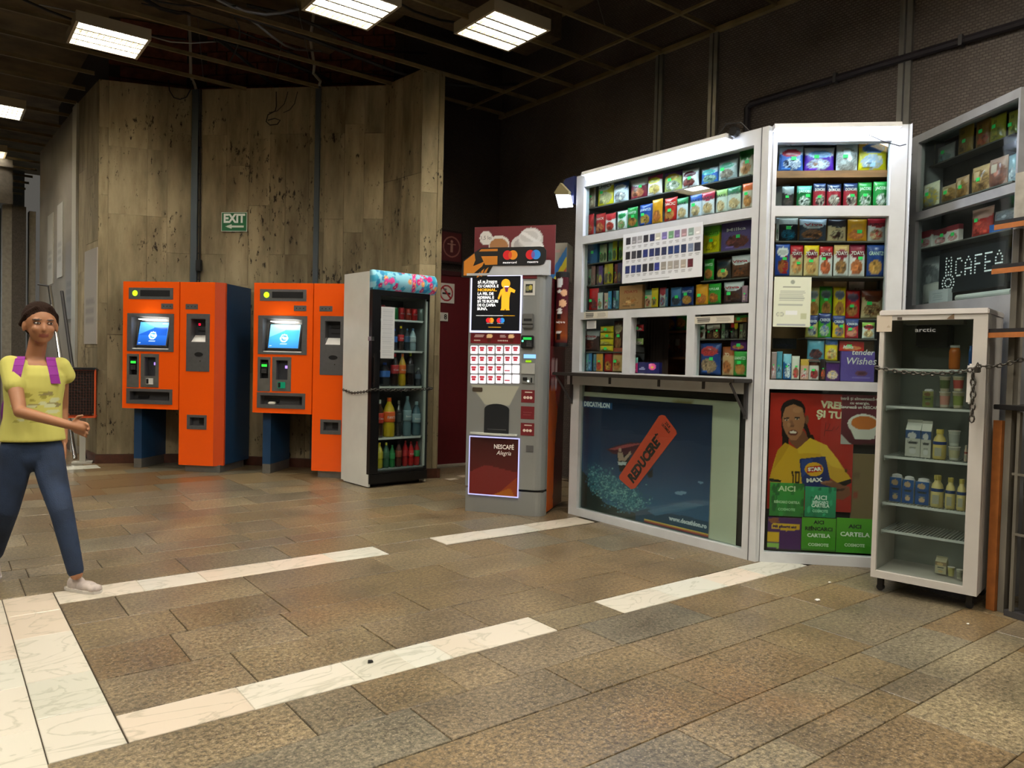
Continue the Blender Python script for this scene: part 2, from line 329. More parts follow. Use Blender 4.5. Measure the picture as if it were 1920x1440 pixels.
def inpoly(U, V, pts):
    m = np.zeros(len(U), bool); n = len(pts)
    for i in range(n):
        x0, y0 = pts[i]; x1, y1 = pts[(i+1) % n]
        if y0 == y1: continue
        c = ((y0 > V) != (y1 > V)) & (U < (x1-x0)*(V-y0)/(y1-y0)+x0); m ^= c
    return m
def set_cols(me, P):
    a = me.color_attributes.new('Col', 'FLOAT_COLOR', 'POINT'); a.data.foreach_set('color', np.concatenate([P, np.ones((len(P), 1))], 1).astype(np.float32).ravel())
def grid(nx, nz):
    U, V = np.meshgrid(np.linspace(0, 1, nx+1), np.linspace(0, 1, nz+1)); U = U.ravel(); V = V.ravel()
    I = np.arange(nx*nz); r = I//nx; c = I % nx; a = r*(nx+1)+c
    return U, V, np.stack([a, a+1, a+nx+2, a+nx+1], 1)
def sheet(name, w, h, ops, base, nx=30, nz=40, m=None, parent=None, loc=(0, 0, 0), rot=(0, 0, 0), seed=0, curl=None, thick=.0015):
    """printed sheet: thin real slab, front face painted. origin at bottom centre, faces -Y"""
    U, V, F = grid(nx, nz); n = len(U)
    yf = curl(U, V) if curl else np.zeros(n)
    X = (U-.5)*w; Z = V*h
    P = np.tile(np.array(lin(base)), (n, 1)); P = paint(P, U, V, ops, seed)
    v = np.concatenate([np.stack([X, yf, Z], 1), np.stack([X, yf+thick, Z], 1)]); back = F[:, ::-1]+n
    rim = []
    idx = lambda c, r: r*(nx+1)+c
    loop = [idx(c, 0) for c in range(nx+1)]+[idx(nx, r) for r in range(1, nz+1)]+[idx(c, nz) for c in range(nx-1, -1, -1)]+[idx(0, r) for r in range(nz-1, 0, -1)]
    for i in range(len(loop)): a, b = loop[i], loop[(i+1) % len(loop)]; rim.append((b, a, a+n, b+n))
    me = bpy.data.meshes.new(name); me.from_pydata(v.tolist(), [], F.tolist()+back.tolist()+rim); me.update(); set_cols(me, np.concatenate([P, P*.0+np.array(lin('c8c4b8'))]))
    me.materials.append(m or paint_mat('print_paper', .5))
    o = bpy.data.objects.new(name, me); C.objects.link(o); o.parent = parent; o.location = loc; o.rotation_euler = rot
    return o
# ================================================================== MATERIALS
GRAN, MARB, TRAV = granite_mat(), marble_mat(), travertine_mat()
M_JOINT = mat('floor_joint', '3a3224', .9, noise=.3)
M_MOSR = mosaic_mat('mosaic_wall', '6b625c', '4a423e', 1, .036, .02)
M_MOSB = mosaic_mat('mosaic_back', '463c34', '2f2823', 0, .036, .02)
M_ALU = mat('aluminium', '8f8f8c', .38, .8, noise=.15, nscale=9)
M_WHITE = mat('white_paint', 'c8cbcd', .38, noise=.08, nscale=7)
M_DARKTRIM = mat('dark_trim', '3b3a3c', .5)
M_SLAB = mat('ceiling_slab', '75664c', .9, noise=.4, nscale=3)
M_BRICK = mat('old_brick', '6a3a28', .9, noise=.5, nscale=11, bump=.5)
M_BAR = mat('ceiling_bar_paint', '8a7a55', .5, .3, noise=.3, nscale=6)
M_BLACK = mat('black_plastic', '111112', .4)
M_RUBBER = mat('black_cable', '141312', .6)
M_STEEL = mat('brushed_steel', '8d8d8a', .34, .75, noise=.12, nscale=14)
M_CHROME = mat('bright_steel', 'c9c9c6', .18, 1.)
M_PAPER = mat('paper', 'd8d6cc', .7)
M_LITPANEL = emis('lamp_diffuser', 'fff6e6', PANEL_W)
M_TUBE = emis('tube_light', 'dfe9ff', TUBE_W)

# ================================================================== FLOOR
flo = structure('floor', B(-9, 5.6, -6, 20, -.08, -.006), M_JOINT)

def in_view(x, y, m=60):
    d = np.array([x, y, -H]); z = d@CF
    if z < .3: return False
    px, py = 960+FPX*(d@CR)/z, 720-FPX*(d@CU)/z
    return -m < px < 1920+m and -m < py < 1440+m
def block(x0, x1, y0, y1, mm, name, g=.0022):
    j = random.uniform(-.0012, .0006); t = random.uniform(-.0008, .0008)
    a, b, c, d = x0+g, x1-g, y0+g, y1-g; w2, h2 = (b-a)/2, (d-c)/2; bv = .002
    vs = [(-w2, -h2, -.03), (w2, -h2, -.03), (w2, h2, -.03), (-w2, h2, -.03), (-w2, -h2, -.002), (w2, -h2, -.002), (w2, h2, -.002), (-w2, h2, -.002),
          (-w2+bv, -h2+bv, t), (w2-bv, -h2+bv, -t), (w2-bv, h2-bv, -t), (-w2+bv, h2-bv, t)]
    fs = [(0, 3, 2, 1)]+[(i, (i+1) % 4, (i+1) % 4+4, i+4) for i in range(4)]+[(i+4, (i+1) % 4+4, (i+1) % 4+8, i+8) for i in range(4)]+[(8, 9, 10, 11)]
    return MB().add(vs, fs).build(name, mm, flo, loc=((a+b)/2, (c+d)/2, j))
rows = [-1.2, -.9, -.6, -.3, 0, .3, .62, .91, 1.28, 1.44, 1.68, 2.05, 2.33, 2.63, 2.855, 3.2, 3.56, 3.92, 4.285, 4.52, 4.88, 5.09, 5.32, 5.69, 6.05, 6.35, 6.72, 7.05, 7.4]
known = {2.33: [1.02, 1.275, 1.62, 1.863, 2.447, 3.1, 3.7], 2.05: [1.365, 1.994, 2.5, 3.35, 3.74, 4.2], 1.68: [.9, 2.389, 3.033, 3.4, 3.965, 4.5], 1.44: [2.04, 2.57, 2.912, 3.27, 3.853], 1.28: [2.284, 2.69, 2.96, 3.27, 4.1],
         .91: [1.9, 2.835, 3.9], 2.855: [.505, 1.0, 1.6, 2.1, 2.7, 3.3, 3.9], 3.2: [.505, .846, 1.346, 1.98, 2.66, 3.3], 3.56: [.505, .925, 1.4, 2.463, 3.1], 3.92: [.505, .75, 1.4, 2.2, 2.75]}
far = []; count = 0
for i in range(len(rows)-1):
    y0, y1 = rows[i], rows[i+1]
    if y0 in known: xs = [.505 if y0 >= 2.6 else -.2]+[x for x in known[y0] if x > .51]; 
    else: xs = [.505 if 2.6 < y0 < 4.4 else -1.6+random.random()*.3]
    while xs[-1] < 5.2: xs.append(xs[-1]+random.choice([.36, .45, .52, .6, .6, .68, .8]))
    if y0 == 2.63 or y0 == 4.285:   # rows holding the white strips
        xs = [x for x in xs if x > 9]; 
        xs = [2.33, 2.775] if y0 == 2.63 else [2.337, 2.782]
    for a, b in zip(xs[:-1], xs[1:]):
        if in_view(a, y0) or in_view(b, y1) or in_view((a+b)/2, (y0+y1)/2) or in_view(b, y0):
            if count < 296: block(a, b, y0, y1, GRAN, 'stone'); count += 1
            else: far.append((a, b, y0, y1))
        elif in_view((a+b)/2, (y0+y1)/2, 1400): far.append((a, b, y0, y1))
yy = 7.4
while yy < 15:
    y1 = yy+random.choice([.24, .3, .36]); x = -3+random.random()
    while x < 5.2:
        b = x+random.choice([.45, .6, .7])
        if in_view(x, yy, 500) or in_view(b, y1, 500): far.append((x, b, yy, y1))
        x = b
    yy = y1
mb = MB()
for a, b, c, d in far: z = random.uniform(-.002, .0); mb.box(a+.002, b-.002, c+.002, d-.002, -.03, z, random.randrange(4))
fg = [mat('granite_far_%s' % c, c, .3, noise=.3, nscale=45) for c in ('6f5b3f', '7b6b4e', '66604f', '6a5235')]
tag(mb.build('far_stones', fg, flo), kind='stuff')
def strip(xs, y0, y1):
    for a, b in zip(xs[:-1], xs[1:]): block(a, b, y0, y1, MARB, 'marble_tile', .0008)
strip([.507, .913, 1.339, 1.567, 1.75, 1.934, 2.328], 2.633, 2.853); strip([.507, .897, 1.215, 1.613, 1.98, 2.335], 4.288, 4.517)
strip([2.782, 3.2, 3.62, 4.17], 4.31, 4.53); strip([2.767, 3.2, 3.62, 4.0, 4.43], 2.633, 2.853)
for xa, xb, ys in ((.285, .503, [2.633, 2.97, 3.32, 3.85, 4.2, 4.515]), (.062, .283, [2.42, 2.9, 3.3, 3.62, 4.1, 4.515])):
    for a, b in zip(ys[:-1], ys[1:]): block(xa, xb, a, b, MARB, 'marble_tile', .0012)
block(4.3, 4.95, 6.62, 6.86, MARB, 'marble_tile'); block(.75, 1.46, 9.15, 9.42, MARB, 'marble_tile')

# ================================================================== WALLS
CZ = 4.24
wr = structure('wall_right', B(5.576, 5.78, -6, 7.6, -.08, 5.1), M_MOSR)
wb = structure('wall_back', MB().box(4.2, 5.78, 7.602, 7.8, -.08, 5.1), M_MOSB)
mbt = MB()
for y in (5.02, 4.38, 2.68, .9): 
    mbt.box(5.545, 5.576, y-.045, y+.045, 0, CZ, 0); mbt.box(5.54, 5.545, y-.006, y+.006, 0, CZ, 1)
tag(mbt.build('trim_1', [M_ALU, M_DARKTRIM]), kind='structure')
tag(B(5.53, 5.576, -6, 7.6, CZ-.01, CZ+.03).build('trim_2', M_BAR), kind='structure')
wl_end = (1.33, 13.6); wl0 = (1.48, 9.55)
WL = Frame(wl0, math.degrees(math.atan2(wl0[1]-wl_end[1], wl0[0]-wl_end[0])))
# niche: polygonal wall clad in travertine slabs
poly = [(1.33, 13.6), (1.48, 9.55), (2.36, 9.2), (3.98, 7.6), (4.05, 6.9), (4.27, 6.83), (4.30, 8.2), (4.3, 14), (1.45, 14)]
wn = structure('wall_niche', MB().prism([(x, y) for x, y in [(1.38, 13.62), (1.53, 9.59), (2.38, 9.25), (4.02, 7.63), (4.09, 6.94), (4.235, 6.89), (4.26, 8.2), (4.26, 13.9), (1.5, 13.9)]], -.08, 4.26, 'xy'), mat('niche_core', '3a3225', .9))
def clad(p, q, cols, seed, zt=4.27):
    rr = random.Random(seed); d = Vector((q[0]-p[0], q[1]-p[1])); L = d.length; deg = math.degrees(math.atan2(d.y, d.x)); n = len(cols)
    for i, (a, b) in enumerate(zip(cols[:-1], cols[1:])):
        z = .1; zs = [z]
        while True:
            z += rr.choice([.75, .95, 1.2, 1.35])
            if z > zt-.35: break
            zs.append(z)
        zs.append(zt)
        for z0, z1 in zip(zs[:-1], zs[1:]):
            pr = rr.uniform(0, .005); ww = (b-a)*L
            B(.0012, ww-.0012, -pr, .06, z0+.0012, z1-.0012, bev=.0).build('slab', TRAV, wn, loc=(p[0]+d.x*a, p[1]+d.y*a, 0), rot=(0, 0, math.radians(deg)))
clad(poly[1], poly[2], [0, .1, .52, .74, 1], 1); clad(poly[2], poly[3], [0, .06, .19, .31, .42, .5, .62, .7, .8, .9, 1], 2)
clad(poly[3], poly[4], [0, .5, 1], 3); clad(poly[4], poly[5], [0, 1], 4); clad((4.27, 6.83), (4.3, 8.2), [0, .3, .65, 1], 5)
clad((1.42, 10.6), (1.48, 9.55), [0, .45, 1], 6)
# left wall beyond, plainer panels
structure('wall_left', MB().prism([(0, 0), (-2.95, 0), (-2.95, .05), (0, .05)], -.05, 4.26, 'xy'), mat('grey_panel_wall', '7b7468', .6, noise=.25, nscale=2.2, bump=.2)).matrix_world = Matrix.Translation((1.42, 10.62, 0)) @ Matrix.Rotation(WL.a, 4, 'Z')
bb = MB(); ins = [(1.38, 13.6), (1.46, 9.53), (2.35, 9.17), (3.95, 7.59), (4.02, 6.87), (4.29, 6.8), (4.33, 7.6)]
for (x0, y0), (x1, y1) in zip(ins[:-1], ins[1:]):
    d = Vector((x1-x0, y1-y0)).normalized()*.03; nx, ny = -d.y, d.x
    bb.prism([(x0, y0), (x1, y1), (x1+nx, y1+ny), (x0+nx, y0+ny)], 0, .1, 'xy')
tag(bb.build('baseboard_niche', mat('red_granite', '4a2a1e', .35, noise=.3)), kind='structure')
# brick wall above the niche
core = structure('wall_upper', MB().prism([(1.6, 14), (1.62, 9.85), (2.5, 9.55), (4.3, 7.75), (4.5, 7.9), (4.5, 14)], 4.26, 5.1, 'xy'), mat('mortar', '3a3128', .95))
for (p, q) in (((1.61, 9.82), (2.5, 9.52)), ((2.5, 9.52), (4.3, 7.72))):
    d = Vector((q[0]-p[0], q[1]-p[1])); L = d.length; deg = math.atan2(d.y, d.x); n = round(L/.25); sh = None
    for r in range(6):
        for i in range(n):
            u = (i+(.5 if r % 2 else 0))*L/n
            if u+.23 > L: continue
            if sh is None: sh = B(.004, .238, -.012, .05, .006, .126).mesh('brick'); sh.materials.append(M_BRICK)
            o = bpy.data.objects.new('brick', sh); C.objects.link(o); o.parent = core
            o.location = (p[0]+d.x*u/L, p[1]+d.y*u/L, 4.28+r*.135); o.rotation_euler = (0, 0, deg)
# hall shell out of the picture
structure('wall_front', B(-9, 5.6, -6.2, -6, -.08, 5.1), mat('hall_wall', '6d6455', .8, noise=.2))
structure('wall_west', B(-9.2, -9, -6, 20, -.08, 5.1), mat('hall_wall'))
structure('wall_far', B(-9, 1.6, 19.5, 19.7, -.08, 5.1), mat('far_wall_paint', '4d483e', .8, noise=.2))
# ================================================================== CEILING
cei = structure('ceiling', B(-9.2, 5.78, -6.2, 19.7, 5.1, 5.2), M_SLAB)
def nx_end(y): return 5.53 if y < 7.58 else (3.95-(y-7.61) if y < 9.2 else 1.4)
y = 4.36-.625*13; k = 0
while y < 18:
    MB().box(-8.9, nx_end(y), y-.012, y+.012, CZ, CZ+.004).box(-8.9, nx_end(y), y-.003, y+.003, CZ, CZ+.04).build('ceiling_bar', M_BAR, cei); y += .625
for x, ya, yb in ((5.06, -5, 7.59), (2.2, -5, 2.9), (-1.6, -5, 18)):
    B(x-.01, x+.01, ya, yb, CZ-.004, CZ+.02).build('ceiling_bar', M_BAR, cei)
rr = random.Random(11)
for i in range(26):    # hangers
    x, yk = rr.uniform(-1, 5), 4.36+.625*rr.randrange(0, 12)
    if x > nx_end(yk)-.1: continue
    MB().tube([(x, yk, CZ+.04), (x+rr.uniform(-.25, .25), yk+rr.uniform(-.1, .3), 5.1)], .004, 5).build('hanger_wire', M_ALU, cei)
ducts = MB().box(-2, 5.4, 6.3, 6.9, 4.75, 5.1).box(-2, 3.6, 8.05, 8.25, 4.7, 4.9).box(2.0, 2.5, -2, 7.4, 4.85, 5.1).box(.2, .5, 4, 16, 4.8, 5.0)
ducts.build('concrete_beam', mat('void_concrete', '5a4d38', .9, noise=.3), cei)
for i in range(22):   # bundles of cables in the void
    x0, y0 = rr.uniform(-.5, 2.5), rr.uniform(5.5, 9.2); ang = rr.choice([.0, .15, -.2, .9, 1.5])+rr.uniform(-.15, .15); L = rr.uniform(1.5, 3.2); pts = []
    zb = rr.uniform(4.4, 4.8)
    for j in range(9):
        t = j/8; pts.append((x0+math.cos(ang)*L*t+.08*math.sin(5*t+i), y0+math.sin(ang)*L*t*.5+.08*math.cos(4*t+i), zb-.1*math.sin(PI*t)+.05*math.sin(7*t)))
    MB().tube(pts, rr.choice([.008, .012, .018]), 6).build('void_cable', M_RUBBER if rr.random() < .8 else M_ALU, cei)
# ================================================================== CEILING LAMPS
def ceiling_lamp(x0, y0, label, lx=.62, ly=.62, z=CZ-.05, group=None, detail=True):
    t = empty('ceiling_lamp', (x0+lx/2, y0+ly/2, z), 0, label, 'lamp', group); a, b = lx/2, ly/2
    f = MB(); w_ = .025
    f.box(-a, a, -b, -b+w_, 0, .09).box(-a, a, b-w_, b, 0, .09).box(-a, -a+w_, -b+w_, b-w_, 0, .09).box(a-w_, a, -b+w_, b-w_, 0, .09).box(-a, a, -b, b, .09, .1)
    f.build('housing', mat('lamp_housing', 'a99f86', .5), t)
    B(-a+w_, a-w_, -b+w_, b-w_, .082, .0895).build('diffuser', M_LITPANEL, t)
    if detail:
        lv = MB(); n = 4; n2 = 12
        for i in range(1, n): yb = -b+w_+(2*b-2*w_)*i/n; lv.add([(-a+w_, yb-.012, .0), (a-w_, yb-.012, .0), (a-w_, yb, .05), (-a+w_, yb, .05), (-a+w_, yb+.012, .0), (a-w_, yb+.012, .0)], [(0, 1, 2, 3), (3, 2, 5, 4), (0, 4, 5, 1)])
        for i in range(1, n2):
            xb = -a+w_+(2*a-2*w_)*i/n2
            lv.box(xb-.002, xb+.002, -b+w_, b-w_, .004, .04)
        lv.build('louvre', mat('louvre_metal', '6a6350', .35, .3), t)
    return t
ceiling_lamp(3.73, 5.22, 'square louvred ceiling lamp in front of the travertine column, nearest the kiosk')
ceiling_lamp(1.02, 7.82, 'square louvred ceiling lamp above the left orange ticket machine')
ceiling_lamp(2.49, 5.68, 'square ceiling lamp cut by the top edge of the photo')
ceiling_lamp(.3, 11.05, 'slim lit ceiling lamp at the left edge, nearer of the two', .62, .62)
ceiling_lamp(.28, 13.65, 'small far ceiling lamp at the left edge, beyond the nearer one', .62, .5)
ro = [(.6, 2.6), (2.9, 1.6), (-1.6, 4.2), (.4, -.6), (3.6, -.9), (-2, 1), (-2, 8), (-4.5, 5), (-4.5, 11), (2.0, -3.2), (-1.8, 12)]
OW = ['over the camera', 'over the kiosk front', 'west of the girl', 'behind the camera', 'behind the right wall bay', 'far to the left', 'in the far left hall', 'in the middle left hall', 'deep in the left hall', 'at the front wall', 'at the far end']
for i, (x, y) in enumerate(ro): ceiling_lamp(x, y, 'square hall lamp outside the picture, '+OW[i], group='ceiling lamps outside the picture', detail=False)
# ================================================================== FAR LEFT
structure('trim_3', MB().box(-6, .98, 13.8, 14.3, 3.45, 4.12).box(-6, .98, 13.75, 13.8, 3.45, 3.62).box(-6, .98, 13.78, 13.8, 4.0, 4.06), mat('beam_plaster', '7d776c', .8, noise=.2))
for x0, x1, c in ((.62, .74, '8d877b'), (.74, .93, '57524a')):
    pass
col = structure('trim_4', MB().box(.86, .98, 13.9, 14.2, 0, 3.45, 0).box(.98, 1.16, 13.86, 14.2, 0, 3.45, 1).box(1.2, 1.29, 13.9, 14.1, 0, 3.4, 0), [mat('col_light', '8d877b', .7, noise=.2), mat('col_dark', '544e46', .8, noise=.3, nscale=60)])
t = empty('far_stall', (0.2, 15.5, 0), 0, 'brightly lit stall front seen at the far left edge of the hall', 'stall')
B(-1.2, .62, 0, .5, 0, 1.2).build('counter', mat('stall_red', '7c3038', .5), t); B(-1.2, .62, .3, .34, 1.2, 2.9).build('window', mat('stall_glow', 'bcd4e0', .4, emit=1.2), t)
B(-1.2, .62, 0, .5, 2.9, 3.1).build('fascia', M_WHITE, t)
# ================================================================== TICKET MACHINES
M_OR = mat('orange_paint', 'f25a0a', .26, coat=.3); M_ORS = mat('orange_edge', 'c94608', .4); M_BLUE = mat('blue_paint', '173a5c', .4)
M_PLATE = mat('machine_plate', '77787a', .36, .7, noise=.08, nscale=30); M_DK = mat('dark_recess', '0c0d10', .45); M_LED_G = emis('green_light', 'b6ff20', 2.2); M_WPLATE = mat('white_plastic', 'd5d6d2', .4)
def plate_holed(parent, name, R, holes, y0, y1, m, g=.012):
    return MB().holed(R[0], R[2], R[1], R[3], y0, y1, holes).build(name, m, parent)
def ticket_machine(u0pt, label, variant):
    F = Frame(u0pt, -45); t = empty('ticket_machine', (u0pt[0], u0pt[1], 0), -45, label, 'ticket machine', 'orange ticket machines against the travertine wall')
    c5 = (200, 480, 3.272); F1 = Frame((1.632, 8.988), -45); rc = lambda a, b, c, d, dd=0: F1.rect(a, b, c, d, dd, c5)
    W1, X0, X1, XB, ZT, ZB = .645, .655, 1.045, 1.125, 2.012, .655
    disp, scr, scrr = rc(137, 195, 408, 265), rc(127, 353, 412, 585), rc(152, 372, 384, 572)
    r1, r1r, r2, r2r = rc(125, 600, 198, 805), rc(138, 615, 188, 730), rc(210, 600, 320, 805), rc(232, 620, 300, 738)
    tr, trr = rc(122, 815, 403, 908), rc(142, 832, 386, 888)
    rp, rpr, st, str_ = rc(490, 355, 632, 708), rc(517, 385, 608, 528), rc(493, 975, 613, 1063), rc(510, 990, 599, 1042)
    MB().holed(0, W1, ZB, ZT, 0, .10, [scrr, r1r, r2r, trr]).build('front_panel', M_OR, t)
    MB().holed(X0, X1, .07, ZT, 0, .10, [rpr, str_]).build('front_panel', M_OR, t)
    MB().prism([(X1, 0), (XB, .07), (XB, .10), (X1, .10)], .07, ZT, 'xy').build('side_bevel', M_ORS, t)
    B(0, W1, .101, .62, ZB, ZT-.004).build('upper_housing', M_BLUE, t)
    B(X0, XB, .101, .64, .075, ZT-.004).build('tall_housing', M_BLUE, t)
    B(X0-.03, X0+.004, .12, .6, .08, ZB-.002).build('inner_panel', mat('grey_panel', '6d6f70', .5), t)
    B(X0+.06, XB-.015, .03, .55, 0, .075).build('plinth', M_STEEL, t)
    MB().box(.06, .15, .12, .6, .1, ZB-.001, 0).box(.06, .15, .12, .6, 0, .1, 1).build('leg', [M_BLUE, M_STEEL], t)
    p = plate_holed(t, 'display_plate', disp, [], -.004, 0, M_PLATE)
    l = rc(158, 208, 192, 248); cx, cz, r = (l[0]+l[2])/2, (l[1]+l[3])/2, (l[2]-l[0])/2*.95
    MB().lathe([(0, -.006), (r*.8, -.0115), (r, -.004)][::-1], (cx, 0, cz), 20, axis='y').build('status_light', M_LED_G, p)
    d = rc(208, 210, 389, 248); B(d[0], d[2], -.006, -.004, d[1], d[3]).build('display', M_DK, p)
    for R in (rc(335, 292, 408, 325), rc(485, 295, 560, 327)):
        q = MB().box(*(R[0], R[2], -.004, 0, R[1], R[3]), bev=.002).build('braille_plate', M_PLATE, t)
        for i in range(3): MB().lathe([(.006, -.0055), (.006, -.004)], ((R[0]+(R[2]-R[0])*(.22+.28*i)), 0, (R[1]+R[3])/2), 8, axis='y').build('dot', M_DK, q)
    for R_ in (scrr, r1r, r2r, trr, rpr, str_):
        MB().holed(R_[0], R_[2], R_[1], R_[3], .0002, .0995, [(R_[0]+.003, R_[1]+.003, R_[2]-.003, R_[3]-.003)]).build('recess_liner', mat('liner_steel', '6c6d70', .4, .6), t)
    # screen unit
    s = plate_holed(t, 'screen_bezel', scr, [scrr], -.006, .0, M_PLATE)
    B(scrr[0], scrr[2], .088, .0995, scrr[1], scrr[3]).build('recess_back', M_STEEL, s)
    w, h = scrr[2]-scrr[0], scrr[3]-scrr[1]
    U, V, _ = grid(2, 2)
    sc_ = sheet('screen', w*.76, h*.73, [('g', 0, 1, '1a4fae' if variant == 0 else '2c7fc4', '4f9ce0' if variant == 0 else '8fd8f4'), ('p', [(0, .0), (1, 0), (1, .78), (.55, .78), (0, .45)], '1c50b0' if variant == 0 else '3f9cd8'), ('g', 0, .42, '16489f' if variant == 0 else '2a78c0', '2460bd' if variant == 0 else '3f9cd8'),
        ('e', .5, .42, .13, .17, 'cfe4f2'), ('e', .5, .42, .10, .13, '4d8fd0'), ('e', .53, .42, .07, .05, 'e4f0f6'), ('e', .46, .45, .03, .03, 'dcebf4'), ('r', .38, .16, .62, .19, 'b5d0ea'), ('r', .8, .93, .97, .96, 'a9c8e8'), ('r', .04, .07, .1, .1, 'a9c8e8')], '1d58b8', 40, 34, paint_mat('screen_glow', .15, 1.1), s,
        ((scrr[0]+scrr[2])/2+.0, .018, scrr[1]+.045), (math.radians(-14), 0, 0), seed=1)
    B(-w*.41, w*.41, .003, .008, -.012, h*.75).build('screen_frame', M_DK, s, loc=((scrr[0]+scrr[2])/2, .021, scrr[1]+.045), rot=(math.radians(-14), 0, 0))
    B(scrr[0]+.01, scrr[2]-.01, .0, .05, scrr[1], scrr[1]+.012).build('sill', M_WPLATE, s)
    MB().lathe([(.001, -.012), (.1, -.008), (.14, 0), (.14, .004)][::-1], (0, 0, 0), 24, axis='z').build('lamp', emis('screen_lamp', 'fffaf0', 7), s, loc=((scrr[0]+scrr[2])/2, .045, scrr[3]-.03), rot=(0, 0, 0))
    # readers
    a = plate_holed(t, 'card_reader', r1, [r1r], -.005, 0, M_STEEL); B(r1r[0], r1r[2], .05, .06, r1r[1], r1r[3]).build('reader_back', M_DK, a)
    B(r1r[0]+.012, r1r[2]-.012, .0, .05, r1r[1]+.055, r1r[3]-.03).build('terminal', M_BLACK, a)
    B(r1r[0]+.018, r1r[2]-.018, -.003, -.0002, r1r[3]-.075, r1r[3]-.05).build('terminal_screen', emis('terminal_green', '35e040' if variant == 0 else 'a0d820', 1.6), a)
    keys = MB(); [keys.box(r1r[0]+.02+.019*i, r1r[0]+.032+.019*i, -.004, -.0004, r1r[1]+.06+.016*j, r1r[1]+.07+.016*j) for i in range(3) for j in range(3)]; keys.build('keypad', M_PLATE, a)
    b = plate_holed(t, 'coin_unit', r2, [r2r], -.005, 0, M_STEEL); B(r2r[0], r2r[2], .06, .07, r2r[1], r2r[3]).build('coin_back', mat('recess_grey', '3c3e44', .4), b)
    B(r2r[0]+.075, r2r[0]+.11, .052, .059, r2r[1]+.12, r2r[1]+.15).build('coin_light', emis('violet_light', 'b48cff', 1.6), b)
    k = rc(245, 750, 287, 787); B(k[0], k[2], -.012, -.005, k[1], k[3]).build('return_button', mat('button_white', 'c9cac6', .4) if variant == 0 else emis('teal_light', '22a070', .6), b); B(k[0]+.004, k[0]+.03, -.014, -.0121, k[1]+.006, k[3]-.006).build('return_slot', M_DK, b)
    q = plate_holed(t, 'ticket_tray', tr, [trr], -.006, 0, M_PLATE); MB().box(trr[0], trr[2], .085, .095, trr[1], trr[3]).build('tray_back', mat('tray_grey', '4a4a4c', .4), q)
    B(trr[2]-.06, trr[2]-.012, .07, .0845, trr[1]+.015, trr[3]-.02).build('tray_flap', M_DK, q); B(trr[0]+.05, trr[0]+.17, .07, .0845, trr[1]+.02, trr[1]+.05).build('tray_flap', M_DK, q)
    if variant: 
        o = MB().box(trr[0]+.08, trr[0]+.15, .0, .06, trr[1]+.001, trr[1]+.03, bev=.008).build('receipt', M_PAPER, q)
    e = plate_holed(t, 'banknote_unit', rp, [rpr], -.005, 0, M_PLATE); B(rpr[0], rpr[2], .085, .095, rpr[1], rpr[3]).build('unit_back', mat('recess_grey', '3c3e44', .4), e)
    MB().prism([(.0, rpr[1]), (.084, rpr[1]+.075), (.084, rpr[1])], rpr[0]+.002, rpr[2]-.002, 'yz').build('chute', M_WPLATE, e)
    B(rpr[0]+.04, rpr[2]-.01, .07, .0845, rpr[3]-.07, rpr[3]-.04).build('slot', M_DK, e); B(rpr[0]+.04, rpr[2]-.03, .075, .0845, rpr[3]-.13, rpr[3]-.12).build('slot', M_DK, e)
    if variant == 0:
        for xx in (rpr[0]+.05, rpr[2]-.025): B(xx, xx+.018, .062, .0699, rpr[3]-.068, rpr[3]-.045).build('slot_light', emis('red_light', 'ff1030', 2.5), e)
    k = rc(540, 590, 592, 617); MB().lathe([(.5, -.0075), (.5, -.005)], (0, 0, 0), 18, axis='y').build('contactless_reader', M_DK, e, loc=((k[0]+k[2])/2, 0, (k[1]+k[3])/2)).scale = (k[2]-k[0], 1, k[3]-k[1])
    MB().lathe([(.006, -.009), (.006, -.005)], ((rp[0]+rp[2])/2+.03, 0, rp[1]+.11), 10, axis='y').build('key_lock', M_CHROME, e)
    v = plate_holed(t, 'change_tray', st, [str_], -.005, 0, M_PLATE); B(str_[0], str_[2], .06, .07, str_[1], str_[3]).build('tray_back', mat('tray_grey', '4a4a4c', .4), v)
    B(str_[0]+.08, str_[2]-.01, .045, .0595, str_[1]+.02, str_[3]-.005).build('tray_flap', M_DK, v)
    return t
ticket_machine((1.632, 8.988), 'left orange ticket machine with red slot lights, beside the travertine corner', 0)
ticket_machine((2.678, 7.942), 'right orange ticket machine, partly hidden behind the white side of the drinks fridge', 1)

# ================================================================== DRINKS FRIDGE
FF = Frame((3.345, 6.567), 4); FR = empty('drinks_fridge', (3.345, 6.567, 0), 4, 'tall drinks fridge with white scuffed side, black door and flowered top sign', 'fridge')
fw, fd, fh = .675, .55, 2.09
M_FW = mat('fridge_white', 'd2d3cc', .3, noise=.06, nscale=5); M_FB = mat('fridge_black', '0d0e10', .3)
rcf = lambda a, b, c, d, dd=0: FF.rect(a, b, c, d, dd, (620, 460, 3))
gl = rcf(274, 292, 548, 1262)
cab = MB().holed(0, fw, .13, fh, .06, .50, [(gl[0]-.02, gl[1]-.02, gl[2]+.05, gl[3]+.05)]).box(0, fw, .50, .55, .02, fh)
cab.build('cabinet', M_FW, FR); [B(x_, x_+.02, .02, .5, .01, .13).build('cabinet_foot', M_FW, FR) for x_ in (0, fw-.02)]
B(.03, fw-.03, .1, .45, .0, .11).build('base', M_BLACK, FR)
B(.001, fw-.001, .001, .06, .04, .13).build('kick_plate', M_FB, FR)
d = MB().holed(.0, fw-.01, .135, 1.93, .0, .055, [gl]).build('door', M_FB, FR)
B(gl[0]+.001, gl[2]-.001, .02, .025, gl[1]+.001, gl[3]-.001).build('glass', glass('fridge_glass'), d)
MB().box(.012, .035, -.035, -.02, .98, 1.3).box(.014, .033, -.02, 0, 1.0, 1.02).box(.014, .033, -.02, 0, 1.26, 1.28).build('door_handle', M_BLACK, d)
